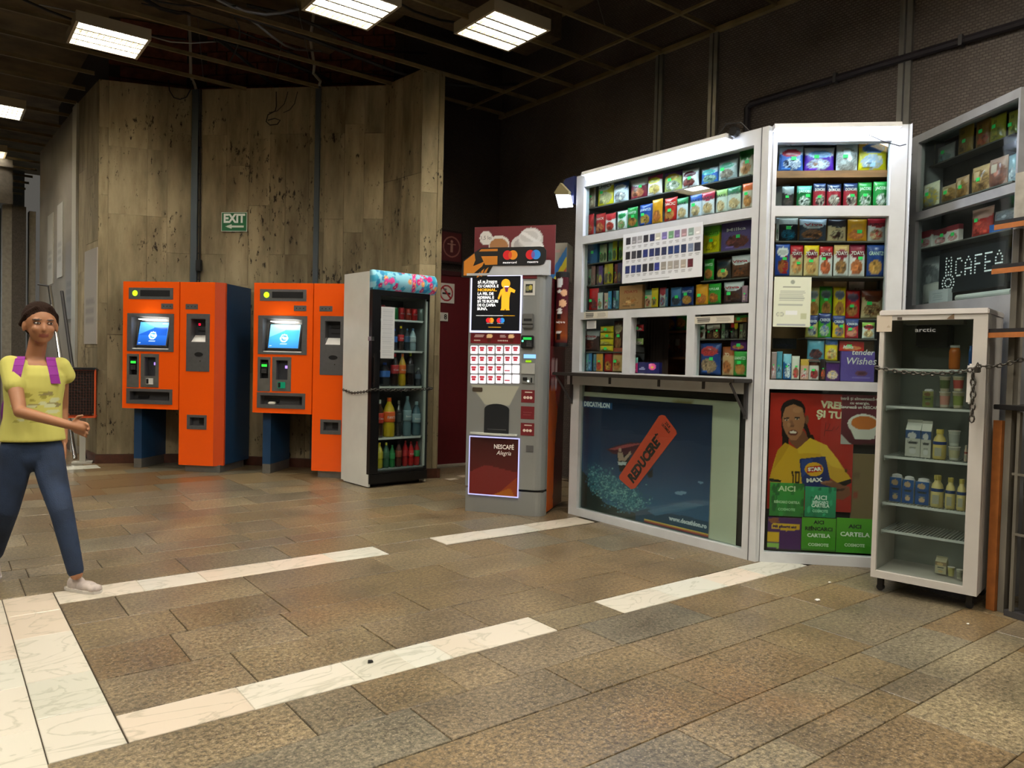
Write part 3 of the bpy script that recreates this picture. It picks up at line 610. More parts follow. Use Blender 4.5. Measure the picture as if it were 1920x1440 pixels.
MB().box(gl[2]-.02, gl[2]-.004, .03, .05, gl[1]+.02, gl[3]-.02).build('inner_trim', M_WPLATE, FR)
MB().holed(gl[0]+.0, gl[2]+.02, gl[1], gl[3]+.02, .08, .49, [(gl[0]+.012, gl[1]+.015, gl[2]+.0, gl[3])]).build('liner', mat('liner', '8f9492', .4), FR)
B(gl[0], gl[2]+.02, .485, .4999, gl[1], gl[3]+.03).build('liner_back', mat('liner_dark', '33383a', .5), FR)
# top sign, flowered
fl = []; rr = random.Random(4)
for i in range(60): fl.append(('e', rr.random(), rr.random(), .02+.02*rr.random(), .08+.08*rr.random(), rr.choice(['3aa0c0', '58b8d0', '2f86b4'])))
for i in range(34):
    x, y = rr.random(), rr.random(); c_ = rr.choice(['d8287a', 'e8509a', 'c02070', 'f0a060', 'd8287a'])
    for k in range(5): a_ = k*1.257+x*6; fl.append(('e', x+.018*math.cos(a_), y+.07*math.sin(a_), .014, .055, c_))
    fl.append(('e', x, y, .008, .03, 'f0e0a0'))
sg = MB(); 
U, V, Fq = grid(70, 20); ns = len(U); x = .0+U*(fw+.045)+.0; ang = (V-.5)*PI*.8; yy = -.055*np.cos(ang)*1.5+.03; zz = 1.985+.095*np.sin(ang)/math.sin(PI*.4)*1.0+.02
P = paint(np.tile(np.array(lin('8cc8d8')), (ns, 1)), U, V, fl, 3)
me = bpy.data.meshes.new('top_sign'); vs = np.stack([x, yy, zz], 1); vb = np.stack([x, np.full(ns, .06), zz], 1)
me.from_pydata(np.concatenate([vs, vb]).tolist(), [], Fq.tolist()+(Fq[:, ::-1]+ns).tolist()+[(0+i*71, (i+1)*71, (i+1)*71+ns, i*71+ns) for i in range(20)]+[(70+i*71+ns, 70+(i+1)*71+ns, 70+(i+1)*71, 70+i*71) for i in range(20)]+[(1400+i, 1401+i, 1401+i+ns, 1400+i+ns) for i in range(70)]); me.update()
set_cols(me, np.concatenate([P, P])); me.materials.append(paint_mat('gloss_print', .3, .12)); me.polygons.foreach_set('use_smooth', [True]*len(me.polygons))
o = bpy.data.objects.new('top_sign', me); C.objects.link(o); o.parent = FR; tag(o, 'turquoise sign cover printed with pink flowers')
B(.12, .52, .02, .3, 2.093, 2.102).build('cardboard', mat('cardboard', '5c4a34', .9), FR)
B(-.012, .02, -.01, .05, 1.42, 1.46).build('latch', M_CHROME, FR)
sheet('notice', .155, .5, [('t', .08, .05, .95, .97, 22, 'b8bcc0')], 'c9cccd', 20, 60, None, d, (gl[0]+.09, .012, 1.255))
chain_pts = lambda pts, n: [Vector(pts[int(i*(len(pts)-1)/n)]).lerp(Vector(pts[min(int(i*(len(pts)-1)/n)+1, len(pts)-1)]), (i*(len(pts)-1)/n) % 1) for i in range(n+1)]
def chain(name, pts, parent, link=.028, r=.0032, m=None):
    P = [Vector(p) for p in pts]; L = [0]
    for a, b in zip(P[:-1], P[1:]): L.append(L[-1]+(b-a).length)
    n = max(2, int(L[-1]/(link*.78))); mb = MB()
    def at(s):
        for i in range(len(P)-1):
            if s <= L[i+1] or i == len(P)-2: return P[i].lerp(P[i+1], (s-L[i])/(L[i+1]-L[i]))
    for i in range(n):
        a, b = at(L[-1]*i/n), at(L[-1]*(i+1)/n); c = (a+b)/2; t = (b-a).normalized(); up = Vector((0, 0, 1)) if abs(t.z) < .8 else Vector((1, 0, 0))
        s1 = t.cross(up).normalized(); s2 = s1.cross(t); w_ = s1 if i % 2 else s2
        loop = [c+t*(link*.5*math.cos(q))*1.0+w_*(link*.3*math.sin(q)) for q in [2*PI*k/8 for k in range(8)]]
        mb.tube(loop, r, 5, closed=True)
    return mb.build(name, m or mat('chain_steel', '55524d', .35, .9), parent, smooth=True)
ch = chain('chain', [(-.024, .50, .93), (-.026, .3, .905), (-.024, .06, .93), (-.014, -.045, .955), (.3, -.05, .945), (fw+.012, -.045, .96), (fw+.024, .06, .965), (fw+.024, .3, .97)], None, .036, .0045)
ch.location = FR.location; ch.rotation_euler = FR.rotation_euler; tag(ch, 'thin steel chain wrapped around the black framed drinks fridge', 'chain')
# drinks
def bottle_profile(h, r, kind):
    if kind == 'can': return [(r*.8, 0), (r, .008), (r, h-.012), (r*.82, h), (r*.8, h-.003)]
    if kind == 'jar': return [(r*.9, 0), (r, .01), (r, h*.62), (r*.72, h*.75), (r*.6, h*.8), (r*.6, h*.98), (r*.55, h)]
    return [(r*.85, 0), (r, .015), (r*1.0, h*.28), (r*.9, h*.36), (r, h*.46), (r*.98, h*.66), (r*.75, h*.76), (r*.42, h*.86), (r*.3, h*.91)]
def drink(parent_frame, u, dpt, z, h, r, kind, liq, labc, cap, label, cat, name, group, word=None, wc='f2f2f2', deg=0):
    p = parent_frame.pt(u, -dpt, z); t = empty(name, p, math.degrees(parent_frame.a)+deg, label, cat, group)
    if kind == 'can':
        MB().lathe(bottle_profile(h, r, 'can'), seg=18).build('can_body', mat('can_'+liq, liq, .3, .4), t, smooth=True)
        MB().lathe([(r*.78, h-.002), (r*.78, h)], seg=14).build('lid', M_CHROME, t)
    else:
        MB().lathe(bottle_profile(h, r, 'pet'), seg=18).build('body', mat('liq_'+liq, liq, .12, coat=.6), t, smooth=True)
        MB().lathe([(r*.36, h*.905), (r*.36, h), (r*.3, h+.001)], seg=12).build('cap', mat('cap_'+cap, cap, .4), t)
        MB().lathe([(r*1.01, h*.38), (r*1.03, h*.42), (r*1.03, h*.62), (r*1.0, h*.65)], seg=18).build('wrapper', mat('lab_'+labc, labc, .45), t, smooth=True)
    if word:
        zz = h*.5
        text(word, r*.62, mat('ink_'+wc, wc, .6), t, 0, zz, -r*1.06-.001, yfun=lambda a, b: r*1.04-np.sqrt(np.maximum(0, (r*1.04)**2-np.clip(a, -r, r)**2)), width=r*1.5)
    return t
def shelf_z(y, dd): return FF.uz(620+400/3, 460+y/3, -dd)[1]
z1, z2, z3, z4, z5 = shelf_z(418, .08), shelf_z(592, .08), shelf_z(792, .08), shelf_z(1075, .10), gl[1]+.016
for z in (z1, z2, z3, z4):
    MB().box(gl[0]+.013, gl[2]-.002, .085, .46, z-.008, z-.001).box(gl[0]+.013, gl[2]-.025, .078, .085, z-.02, z-.001, 1).build('shelf', [mat('wire_shelf', 'a8adab', .4), M_WPLATE], FR)
def drow(y, items, zs, dd, kind, name, cat, grp, where):
    n = len(items)
    for i, it in enumerate(items):
        x0, x1, yt, liq, labc, cap, word, look = it; u0, _ = FF.uz(620+x0/3, 460+y/3, -dd); u1, _ = FF.uz(620+x1/3, 460+y/3, -dd); ut = FF.uz(620+(x0+x1)/6, 460+yt/3, -dd)[1]
        r = (u1-u0)/2*.94
        drink(FF, (u0+u1)/2, dd+r*.2+.012, zs+.0005, max(.09, ut-zs), r, kind, liq, labc, cap, '%s, %s from left %s' % (look, ORD[i], where), cat, name, grp, word)
ORD = ['first', 'second', 'third', 'fourth', 'fifth', 'sixth', 'seventh', 'eighth', 'ninth', 'tenth', 'eleventh', 'twelfth', 'thirteenth', 'fourteenth', 'fifteenth', 'sixteenth']
drow(380, [(288, 311, 335, 'a01818', '', '', None, 'red soft drink can'), (313, 346, 345, 'b01a1c', '', '', 'Coca', 'red soft drink can'), (352, 384, 350, '2a8a4a', '', '', None, 'green soft drink can'), (388, 420, 350, 'c01a20', '', '', 'Coca', 'red soft drink can'), (424, 457, 355, 'a83020', '', '', 'FANTA', 'orange red soft drink can'), (460, 492, 357, 'c01a20', '', '', 'Cola', 'red soft drink can'), (497, 527, 357, '7a8a84', '', '', None, 'grey green soft drink can')], z1, .1, 'can', 'drink_can', 'can', 'cans on the top fridge shelf', 'on top shelf of drinks fridge')
drow(520, [(325, 345, 465, '20262a', '3a4650', '222222', None, 'dark small bottle'), (348, 380, 470, '2a2e38', '3f74c8', '1c50b0', None, 'blue labelled small bottle'), (384, 416, 455, '1c0c0a', 'c02028', 'e0c020', 'Cola', 'red labelled cola bottle'), (420, 448, 468, '27333c', '3c5a78', '3c5a78', None, 'slate blue small bottle'), (450, 484, 468, '8fa4ac', 'b4c4cc', '4a6a90', 'bucovina', 'clear small water bottle')], z2, .1, 'pet', 'small_bottle', 'bottle', 'small bottles on the second fridge shelf', 'on second shelf of drinks fridge')
drow(700, [(283, 338, 660, '1a2028', '3f74c8', '1c50b0', None, 'dark bottle with bright blue label'), (345, 386, 610, '1d0c0a', 'b82028', 'c02028', 'Cola', 'red labelled cola bottle'), (390, 427, 610, 'c09a18', 'e06a20', 'e06a20', 'fanta', 'yellow orangeade bottle'), (431, 474, 605, '160c0c', '2c2c30', 'a8b020', None, 'black cola bottle with yellow cap'), (482, 514, 690, '2c3038', '4a5868', '888888', None, 'short dark can like bottle')], z3, .1, 'pet', 'soft_drink_bottle', 'bottle', 'bottles on the third fridge shelf', 'on third shelf of drinks fridge')
drow(960, [(258, 302, 870, '3a1c14', 'c8382a', 'd8d8d8', 'Coca', 'large cola bottle with red label'), (304, 366, 858, 'c8a81c', 'e8641c', 'e8641c', 'FANTA', 'large orange labelled lemonade bottle'), (372, 404, 875, '26292c', '2f3438', '6a6a6a', None, 'dark large bottle'), (414, 458, 850, '5d7a84', '88a0a8', '7a9aa8', 'bora', 'large clear water bottle'), (464, 512, 880, '3e5a66', '8ca4b0', '9ab4c0', 'borsec', 'large grey blue water bottle')], z4, .12, 'pet', 'large_bottle', 'bottle', 'large bottles on the fourth fridge shelf', 'on fourth shelf of drinks fridge')
drow(1180, [(258, 298, 1112, 'b8a828', 'c8b838', 'e0c838', None, 'yellow lemonade bottle'), (300, 334, 1112, '2c5a44', '3c6a50', 'e0d040', None, 'dark green bottle with yellow cap'), (336, 366, 1125, '1c7a3c', '2c8a4c', '1c7a3c', None, 'bright green bottle'), (370, 404, 1105, '50201c', '8a3a28', '222222', None, 'brown red bottle'), (410, 438, 1100, 'b01820', 'c02028', 'b01820', None, 'slim red bottle'), (441, 471, 1105, 'b8181e', 'd02028', 'c02028', 'Cola', 'red cola bottle'), (474, 504, 1105, 'a8181e', '2c8a4c', 'c02028', None, 'red bottle with green label')], z5, .1, 'pet', 'bottom_bottle', 'bottle', 'bottles on the fridge floor', 'on bottom of drinks fridge')

# ================================================================== COFFEE VENDING MACHINE
FV = Frame((3.528, 5.197), -54.5); VM = empty('coffee_machine', (3.528, 5.197, 0), -54.5, 'silver coffee vending machine with lit poster, buttons and dark red door panel', 'vending machine')
c2a, c2b = (840, 400, 4.8), (840, 680, 4.8)
ra = lambda a, b, c, d, dd=0: FV.rect(a, b, c, d, dd, c2a); rb = lambda a, b, c, d, dd=0: FV.rect(a, b, c, d, dd, c2b)
M_SIL = mat('machine_silver', '9a9d9a', .38, .55); M_MAR = mat('maroon_print', '6d1c22', .4)
vw, vd, vh = .668, .66, 1.95
scr = ra(205, 550, 665, 1075); scri = ra(216, 566, 652, 1057)
disp_ = rb(330, 370, 550, 636)
# body with rounded front right edge
prof = [(0.0, .0), (vw-.09, 0)]+[(vw-.09+.09*math.sin(a), .09-.09*math.cos(a)) for a in [PI/2*k/6 for k in range(1, 7)]]+[(vw, .12), (0, .12)]
MB().prism(prof, .215, vh, 'xy').build('front_door', M_SIL, VM)
MB().prism([(x_, y_+.012) for x_, y_ in prof], .0, .195, 'xy').build('base_panel', M_SIL, VM); B(.01, vw-.01, .04, .12, .195, .215).build('gap', M_BLACK, VM)
body = B(.0, vw-.002, .1205, vd, .015, vh-.005).build('body', mat('machine_black', '18181a', .4), VM)
MB().box(-.02, .62, -.02, .06, vh+.001, vh+.02).build('top_shelf', M_WHITE, VM)
side = sheet('side_wrap', vd-.12, vh-.03, [('g', 0, .55, 'b84a14', '8c1c1a'), ('g', .55, 1, '6a1418', '3c1012'), ('e', .2, .2, .45, .35, 'c4581a'), ('e', .95, .05, .55, .5, '5a1210'),
    ] + [('r', x_, z_, x_+.035, z_+.05, 'b8a8a4') for z_ in (.60, .53) for x_ in (.12, .18, .24, .34, .4, .46)], '6a1418', 30, 60, paint_mat('gloss_print2', .25), VM, (vw+.002, .12+(vd-.12)/2, .02), (0, 0, PI/2))
tag(side, 'dark red printed side wrap fading to orange')
pf = MB().holed(scr[0], scr[2], scr[1], scr[3], -.012, -.001, [scri]).build('poster_light', emis('poster_edge', 'dfe0ff', 1.5), VM)
pp = sheet('poster', scri[2]-scri[0], scri[3]-scri[1], [], '14151a', 4, 4, paint_mat('poster_print', .3, .25), VM, ((scri[0]+scri[2])/2, -.008, scri[1]))
M_INKW = mat('ink_white', 'f4f4f4', .5, emit=.9); M_INKY = mat('ink_yellow', 'f0b020', .5, emit=.7)
pw, ph = scri[2]-scri[0], scri[3]-scri[1]
for i, (s, col) in enumerate([('SĂ PLĂTEȘTI', 0), ('CU CARDUL E', 0), ('NORMAL.', 1), ('LA FEL DE', 0), ('NORMAL E', 0), ('SĂ TE BUCURI', 0), ('DE O CAFEA', 0), ('BUNĂ.', 0)]):
    text(s, ph*.068, [M_INKW, M_INKY][col], pp, -pw*.38, ph*(.885-.0695*i), -.002, align='LEFT', off=.0012 if True else 0, width=pw*[.4, .43, .4, .33, .34, .43, .38, .21][i])
# yellow paper-cut figure drinking from a cup
fig = MB(); gx = lambda q: (q-.5)*pw; gz = lambda q: q*ph
fig.prism([(gx(.70)+.09*pw*math.cos(a), gz(.86)+.086*ph*math.sin(a)) for a in [2*PI*k/20 for k in range(20)]], -.004, -.001)
fig.prism([(gx(a), gz(b)) for a, b in [(.60, .75), (.66, .78), (.80, .78), (.86, .74), (.80, .70), (.78, .60), (.78, .40), (.62, .40), (.62, .68), (.57, .57), (.54, .59)]], -.004, -.001)
fig.prism([(gx(a), gz(b)) for a, b in [(.78, .80), (.90, .74), (.88, .69), (.76, .73)]], -.0045, -.001)
fig.prism([(gx(a), gz(b)) for a, b in [(.62, .41), (.69, .41), (.69, .39), (.685, .375), (.60, .375)]], -.004, -.001); fig.prism([(gx(a), gz(b)) for a, b in [(.71, .41), (.78, .41), (.79, .375), (.71, .375)]], -.004, -.001)
fig.build('figure_print', M_INKY, pp); MB().prism([(gx(a), gz(b)) for a, b in [(.68, .80), (.76, .80), (.745, .71), (.70, .71)]], -.006, -.0045).build('cup_print', mat('plum_ink', '7a2c58', .5, emit=.3), pp)
B(gx(.675), gx(.765), -.0065, -.0061, gz(.795), gz(.815)).build('cup_lid_print', M_INKW, pp)
B(gx(.10), gx(.66), -.002, -.001, gz(.272), gz(.28)).build('small_print', M_INKW, pp); B(gx(.66), gx(.9), -.002, -.001, gz(.272), gz(.28)).build('small_print', M_INKY, pp)
def two_circles(parent, cx, cz, r, y, c1, c2, cm, e=0.):
    for dx, c_ in ((-r*.62, c1), (r*.62, c2)):
        MB().lathe([(r, y), (r, y+.0006)], (cx+dx, 0, cz), 24, axis='y').build('logo_disc', mat('logo_%s_%g' % (c_, e), c_, .5, emit=e), parent)
    MB().lathe([(r*.5, y-.0008), (r*.5, y)], (0, 0, 0), 16, axis='y').build('logo_overlap', mat('logo_%s_%g' % (cm, e), cm, .5, emit=e), parent, loc=(cx, 0, cz)).scale = (.8, 1, 1.55)
for q, c2_, cm, wd in ((.39, 'f0a020', 'f06018', 'mastercard'), (.61, '2090e0', '7050b0', 'maestro')):
    two_circles(pp, gx(q), gz(.19), pw*.05, -.002, 'e01828', c2_, cm, .5); text(wd, ph*.02, M_INKW, pp, gx(q), gz(.135), -.002, width=pw*.13)
B(gx(.36), gx(.62), -.002, -.001, gz(.06), gz(.068)).build('small_print', M_INKY, pp)
R = ra(205, 1078, 655, 1172); st = sheet('drinks_strip', R[2]-R[0], R[3]-R[1], [('g', 0, 1, '6a1a1e', '4c1418'), ('e', .38, .7, .06, .22, 'd8b080'), ('e', .81, .7, .06, .22, 'd8b080'), ('r', .35, .1, .41, .55, '4a1c10'), ('r', .79, .1, .85, .55, '4a1c10'),
    ('t', .05, .55, .3, .85, 2, 'c8a8a0'), ('t', .57, .55, .72, .85, 2, 'c8a8a0')], '6a1a1e', 60, 14, paint_mat('poster_print'), VM, ((R[0]+R[2])/2, -.004, R[1]))
for i in range(4):
    for cx in (.1, .13, .16, .19): pass
for q in [.08+.035*i for i in range(4)]+[.56+.035*i for i in range(6)]: MB().lathe([(.006, -.001), (.006, 0)], ((q-.5)*(R[2]-R[0]), 0, (R[3]-R[1])*.28), 8, axis='y').build('sugar_dot', mat('dot_cream', 'd8c8b8', .5), st)
M_BTN = emis('button_glow', 'fff6fa', 1.25); M_BTX = mat('button_ink', 'b02838', .5, emit=.5)
for r_, (ya, yb) in enumerate([(1190, 1268), (1278, 1358), (1364, 1444), (1450, 1534)]):
    for c_, (xa, xb) in enumerate([(205, 270), (280, 343), (355, 420), (432, 495), (508, 572), (580, 645)]):
        R = ra(xa, ya, xb, yb); b_ = B(R[0], R[2], -.012, -.0005, R[1]+.003, R[3]-.001, bev=.004).build('drink_button', M_BTN, VM)
        if c_ == 5 and r_ > 1: continue
        mm = MB(); w_ = R[2]-R[0]; h_ = R[3]-R[1]
        if c_ == 4 and r_ > 1: mm.box(R[0]+.1*w_, R[2]-.2*w_, -.013, -.0122, R[1]+.3*h_, R[1]+.42*h_)
        else: mm.box(R[0]+.15*w_, R[2]-.2*w_, -.013, -.0122, R[1]+.62*h_, R[1]+.84*h_).box(R[0]+.22*w_, R[2]-.28*w_, -.013, -.0122, R[1]+.36*h_, R[1]+.6*h_)
        mm.build('button_print', M_BTX, b_)
# right hand column
def pl_(rf, q, name, m, y0=-.006, y1=-.0005, par=VM, bev=.0): R = rf(*q); return MB().box(R[0], R[2], y0, y1, R[1], R[3], bev=bev).build(name, m, par), R
pl_(ra, (672, 546, 802, 588), 'maroon_label', M_MAR)
q, R = pl_(ra, (683, 610, 783, 738), 'sticker', M_PAPER); sheet('sticker_print', .06, .07, [('e', .3, .5, .28, .3, '8a8a60'), ('e', .7, .6, .25, .3, 'c8b850'), ('r', 0, 0, 1, .15, '202020')], '2a3028', 20, 20, None, q, ((R[0]+R[2])/2, -.008, R[1]+.02))
q, R = pl_(ra, (675, 905, 775, 1035), 'coin_slot', M_STEEL, -.03, -.0005, bev=.006); B(R[0]+.015, R[2]-.012, -.0315, -.0302, R[3]-.06, R[3]-.04).build('slot', M_DK, q); B(R[0], R[2], -.034, -.0302, R[1]+.03, R[1]+.036).build('slot_lip', M_CHROME, q)
q, R = pl_(ra, (664, 1100, 775, 1215), 'payment_terminal', M_BLACK, -.03, -.0005, bev=.006); B(R[0]+.02, R[0]+.09, -.032, -.0305, R[3]-.035, R[3]-.015).build('terminal_screen', emis('term_green', '30c050', 1.3), q)
kk = MB(); [kk.box(R[0]+.05+.015*i, R[0]+.06+.015*i, -.032, -.0305, R[1]+.015+.015*j, R[1]+.025+.015*j) for i in range(3) for j in range(3)]; kk.build('keypad', M_PLATE, q)
MB().lathe([(.008, -.033), (.008, -.0305)], (R[0]+.016, 0, R[3]-.045), 10, axis='y').build('status_light', emis('terminal_led', '60ffb0', 3), q)
pl_(ra, (683, 1270, 790, 1305), 'display', emis('blue_display', '8cc4ff', 1.5)); pl_(ra, (700, 1323, 750, 1341), 'led_digits', emis('lime_led', 'a8e020', 1.0))
pl_(rb, (664, 5, 782, 102), 'cover_plate', mat('plate_light', 'a3a49d', .45), -.012)
q, R = pl_(rb, (664, 112, 780, 188), 'coin_panel', M_SIL, -.012, bev=.004); B(R[0]+.015, R[0]+.05, -.022, -.0125, R[1]+.025, R[1]+.05).build('coin_button', M_BLACK, q); B(R[2]-.03, R[2]-.018, -.014, -.0122, R[1]+.008, R[3]-.02).build('slot', M_DK, q)
MB().lathe([(.007, -.015), (.007, -.0125)], (R[2]-.05, 0, R[1]+.02), 8, axis='y').build('panel_light', emis('white_led', 'e8fff4', 5), q)
for a, b, c, d in ((660, 246, 780, 360), (656, 394, 777, 508), (655, 543, 776, 656)):
    q, R = pl_(rb, (a, b, c, d), 'price_card', M_MAR, -.003)
    if b != 394:
        for k in range(3): MB().lathe([(.012, -.0045), (.012, -.0032)], (R[0]+(R[2]-R[0])*(.27+.23*k), 0, R[1]+.4*(R[3]-R[1])), 12, axis='y').build('dot', mat('dot_cream'), q)
        B(R[0]+.03, R[2]-.02, -.0045, -.0032, R[3]-.022, R[3]-.014).build('small_print', mat('dot_cream'), q)
    else: MB().box(R[0]+.02, R[2]-.02, -.0045, -.0032, R[3]-.05, R[3]-.046).box(R[0]+.02, R[2]-.03, -.0045, -.0032, R[3]-.07, R[3]-.066).build('small_print', mat('dot_dim', '8a4a4c', .5), q)
pl_(rb, (703, 745, 770, 805), 'lock_plate', M_PLATE, -.004, bev=.002)
pl_(rb, (222, 222, 312, 260), 'lock_handle', M_CHROME, -.01, bev=.004)
# dispensing bay
R = disp_; bay = rb(200, 205, 635, 640)
MB().add([(bay[0], -.001, bay[3]), (bay[2], -.001, bay[3]), (R[2], .0-.0004, R[3]-.01), (R[0], -.0004, R[3]-.01)], [(0, 3, 2, 1)]).build('bay_panel', mat('bay_grey', 'a9a998', .45), VM)
cy_ = R[3]-.045; MB().prism([(R[0], R[1]), (R[2], R[1]), (R[2], cy_)]+[((R[0]+R[2])/2+(R[2]-R[0])/2*math.cos(a), cy_+.045*math.sin(a)) for a in [PI*k/10 for k in range(1, 10)]]+[(R[0], cy_)], -.012, -.0006).build('dispenser_door', mat('smoke_plastic', '26282a', .2), VM)
B(R[0]+.03, R[2]-.02, -.014, -.0122, R[1]+.03, R[1]+.034).build('door_lip', M_PLATE, VM)
L_ = rb(205, 625, 625, 660); MB().prism([(L_[0], -.001), (L_[0], -.02), ((L_[0]+L_[2])/2-.08, -.05), ((L_[0]+L_[2])/2+.08, -.05), (L_[2], -.02), (L_[2], -.001)], L_[3]-.022, L_[3]-.008, 'xy').build('cup_ledge', mat('ledge_pale', 'c3c6bd', .4), VM)
R = rb(188, 668, 640, 1200); ri = (R[0]+.008, R[1]+.009, R[2]-.008, R[3]-.009)
MB().holed(R[0], R[2], R[1], R[3], -.008, -.0005, [ri]).build('panel_light', emis('panel_edge', 'c4c0ff', 1.3), VM)
lp = sheet('door_poster', ri[2]-ri[0], ri[3]-ri[1], [('g', 0, 1, '5a1a1a', '3c1a18'), ('p', [(0, 0), (0, .38), (.35, .52), (1, .42), (1, .2), (.6, 0)], '6e2422'), ('p', [(.55, 0), (1, .35), (1, 0)], '8a3a1c'), ('p', [(.5, 0), (.85, .14), (.95, .0)], 'a05a1c')], '4c1a1a', 40, 50, paint_mat('gloss_print2'), VM, ((ri[0]+ri[2])/2, -.006, ri[1]))
hh = ri[3]-ri[1]; M_CREAM = mat('ink_cream', 'e0d6cc', .5, emit=.15)
text('NESCAFÉ', .05, M_CREAM, lp, .085, hh*.85, -.001, width=.17, off=.001); text('Alegria', .05, M_CREAM, lp, .085, hh*.745, -.001, width=.125, shear=.3)

# card reader sign and menu board standing on the machine
FT = Frame((3.528, 5.197), -54.5)
tb = sheet('menu_board', .70, .40, [('g', 0, 1, '5c161c', '6e1a22'), ('e', .31, .62, .13, .2, 'e4ded4'), ('e', .31, .6, .115, .16, 'b07a48'), ('e', .60, .62, .14, .19, 'd8d4cc'), ('e', .6, .6, .11, .14, 'b4b0aa'), ('e', .7, .72, .15, .24, 'c9c6be'), ('e', .69, .75, .135, .19, 'e0ddd6'), ('e', .68, .78, .11, .12, 'cfccc4'), ('p', [(.58, .84), (.62, .88), (.82, .66), (.8, .6)], 'eceae4'), ('e', .145, .77, .08, .145, 'e8e4dc'), ('e', .78, .56, .08, .12, 'e8e4dc')], '64181e', 90, 50, None, VM, (.34, .12, vh+.022), seed=2, thick=.004)
tag(tb, 'maroon board picturing two coffee cups')
text('1,5 lei', .045, mat('pen_grey', '70706c', .7), tb, -.248, .308, -.001, width=.09)
cs = MB(); R = ra(250, 305, 885, 470, .01); zc, zt_ = R[1], R[3]
cs.prism([(R[0]+.02, zc+.0), (R[2]-.05, zc+.0), (R[2]-.02, zc+.01), (R[2], zc+.045), (R[2], zt_-.03), (R[2]-.02, zt_-.005), (R[2]-.05, zt_), (R[0]+.05, zt_), (R[0]-.11, zt_-.1), (R[0]-.12, zc-.09), (R[0]+.01, zc-.1), (R[0]+.1, zc-.09), (R[0]+.15, zc)], -.016, -.010)
csn = cs.build('card_sign', M_BLACK, VM); tag(csn, 'black cut-out sign of an orange hand holding a card')
M_SOR = mat('sign_orange', 'd8861c', .5); hx, hz = R[0], zt_
MB().prism([(hx+.03, hz-.03), (hx+.05, hz-.012), (hx+.19, hz-.012), (hx+.19, hz-.03)], -.0185, -.016).prism([(hx+.05, hz-.07), (hx+.19, hz-.07), (hx+.19, hz-.14), (hx+.085, hz-.14)], -.0185, -.016).build('card_print', M_SOR, csn)
MB().prism([(hx-.1, hz-.11), (hx-.01, hz-.045), (hx, hz-.1), (hx-.02, hz-.15), (hx+.05, hz-.125), (hx+.08, hz-.11), (hx+.06, hz-.15), (hx+.01, hz-.19), (hx-.03, hz-.225), (hx-.1, hz-.225)], -.0187, -.016).prism([(hx+.02, hz-.215), (hx+.045, hz-.195), (hx+.035, hz-.235), (hx+.015, hz-.245)], -.0187, -.016).prism([(hx+.055, hz-.19), (hx+.08, hz-.17), (hx+.06, hz-.235), (hx+.042, hz-.23)], -.0187, -.016).prism([(hx+.09, hz-.18), (hx+.115, hz-.16), (hx+.095, hz-.21), (hx+.075, hz-.205)], -.0187, -.016).build('hand_print', M_SOR, csn)
q = ra(560, 335, 630, 425, .01); two_circles(csn, FV.uz(840+562/4.8, 400+378/4.8, .01)[0], (zc+zt_)/2+.01, .038, -.0172, 'd8141c', 'e8901c', 'e05018', .1); text('mastercard', .026, M_INKW, csn, FV.uz(840+558/4.8, 400+438/4.8, .01)[0], zc+.024, -.0172, width=.115)
two_circles(csn, FV.uz(840+768/4.8, 400+375/4.8, .01)[0], (zc+zt_)/2+.01, .038, -.0172, 'd8141c', '2c8cdc', '6a58a8', .1); text('maestro', .026, M_INKW, csn, FV.uz(840+765/4.8, 400+432/4.8, .01)[0], zc+.026, -.0172, width=.09)
B(.0, .68, -.008, .03, vh+.001, vh+.12).build('sign_bracket', M_WHITE, VM)
# ================================================================== KIOSK
K1, K2, K3 = Frame((4.21, 4.705), -90), Frame((4.235, 2.868), -45), Frame((5.306, 2.53), -122)
cA, cB, cC = (1070, 230, 5.3333), (1070, 440, 5.142), (1040, 680, 3.6925)      # crops the readings were taken in
cD, cE, cG = (1420, 220, 5.54), (1420, 450, 5.143), (1420, 720, 4.0)
cH = (1690, 170, 3.348)
px = lambda c, x, y: (c[0]+x/c[2], c[1]+y/c[2])
KT = 2.785
KI = empty('kiosk', (4.21, 4.705, 0), -90, 'white framed snack kiosk with glass fronts, counter flap and two lit display sides', 'kiosk')
Zc = lambda F, c, x, y: F.uz(*px(c, x, y))[1]
Uc = lambda F, c, x, y: F.uz(*px(c, x, y))[0]
ul, ur = Uc(K1, cA, 132, 700), Uc(K1, cA, 1825, 500); UW = 1.838
r1a, r1b = Zc(K1, cA, 1000, 985), Zc(K1, cA, 1000, 1075)
r2a, r2b = Zc(K1, cB, 900, 705), Zc(K1, cB, 900, 785)
ctz = Zc(K1, cB, 850, 1345)
m1a, m1b, m2a, m2b = Uc(K1, cB, 502, 1000), Uc(K1, cB, 578, 1000), Uc(K1, cB, 1114, 1000), Uc(K1, cB, 1193, 1000)
bz0, bz1 = Zc(K1, cC, 700, 1145), Zc(K1, cC, 700, 135); bl, br_ = Uc(K1, cC, 160, 600), Uc(K1, cC, 1312, 700)
holes1 = [(ul, r1a, ur, KT-.1), (ul, r2a, ur, r1b), (ul, ctz+.0, m1a, r2b), (m1b, ctz, m2a, r2b), (m2b, ctz, ur, r2b), (bl, bz0, br_, bz1)]
MB().holed(.035, UW, 0, KT, 0, .06, holes1).build('front_frame', M_WHITE, KI)
B(UW-.055, UW-.05, -.004, .0, 0, KT).build('frame_joint', M_PLATE, KI)
GLS = glass('kiosk_glass')
for i, h_ in enumerate(holes1):
    if i == 3: continue
    B(h_[0]+.001, h_[2]-.001, .03, .035, h_[1]+.001, h_[3]-.001).build('pane', GLS, KI)
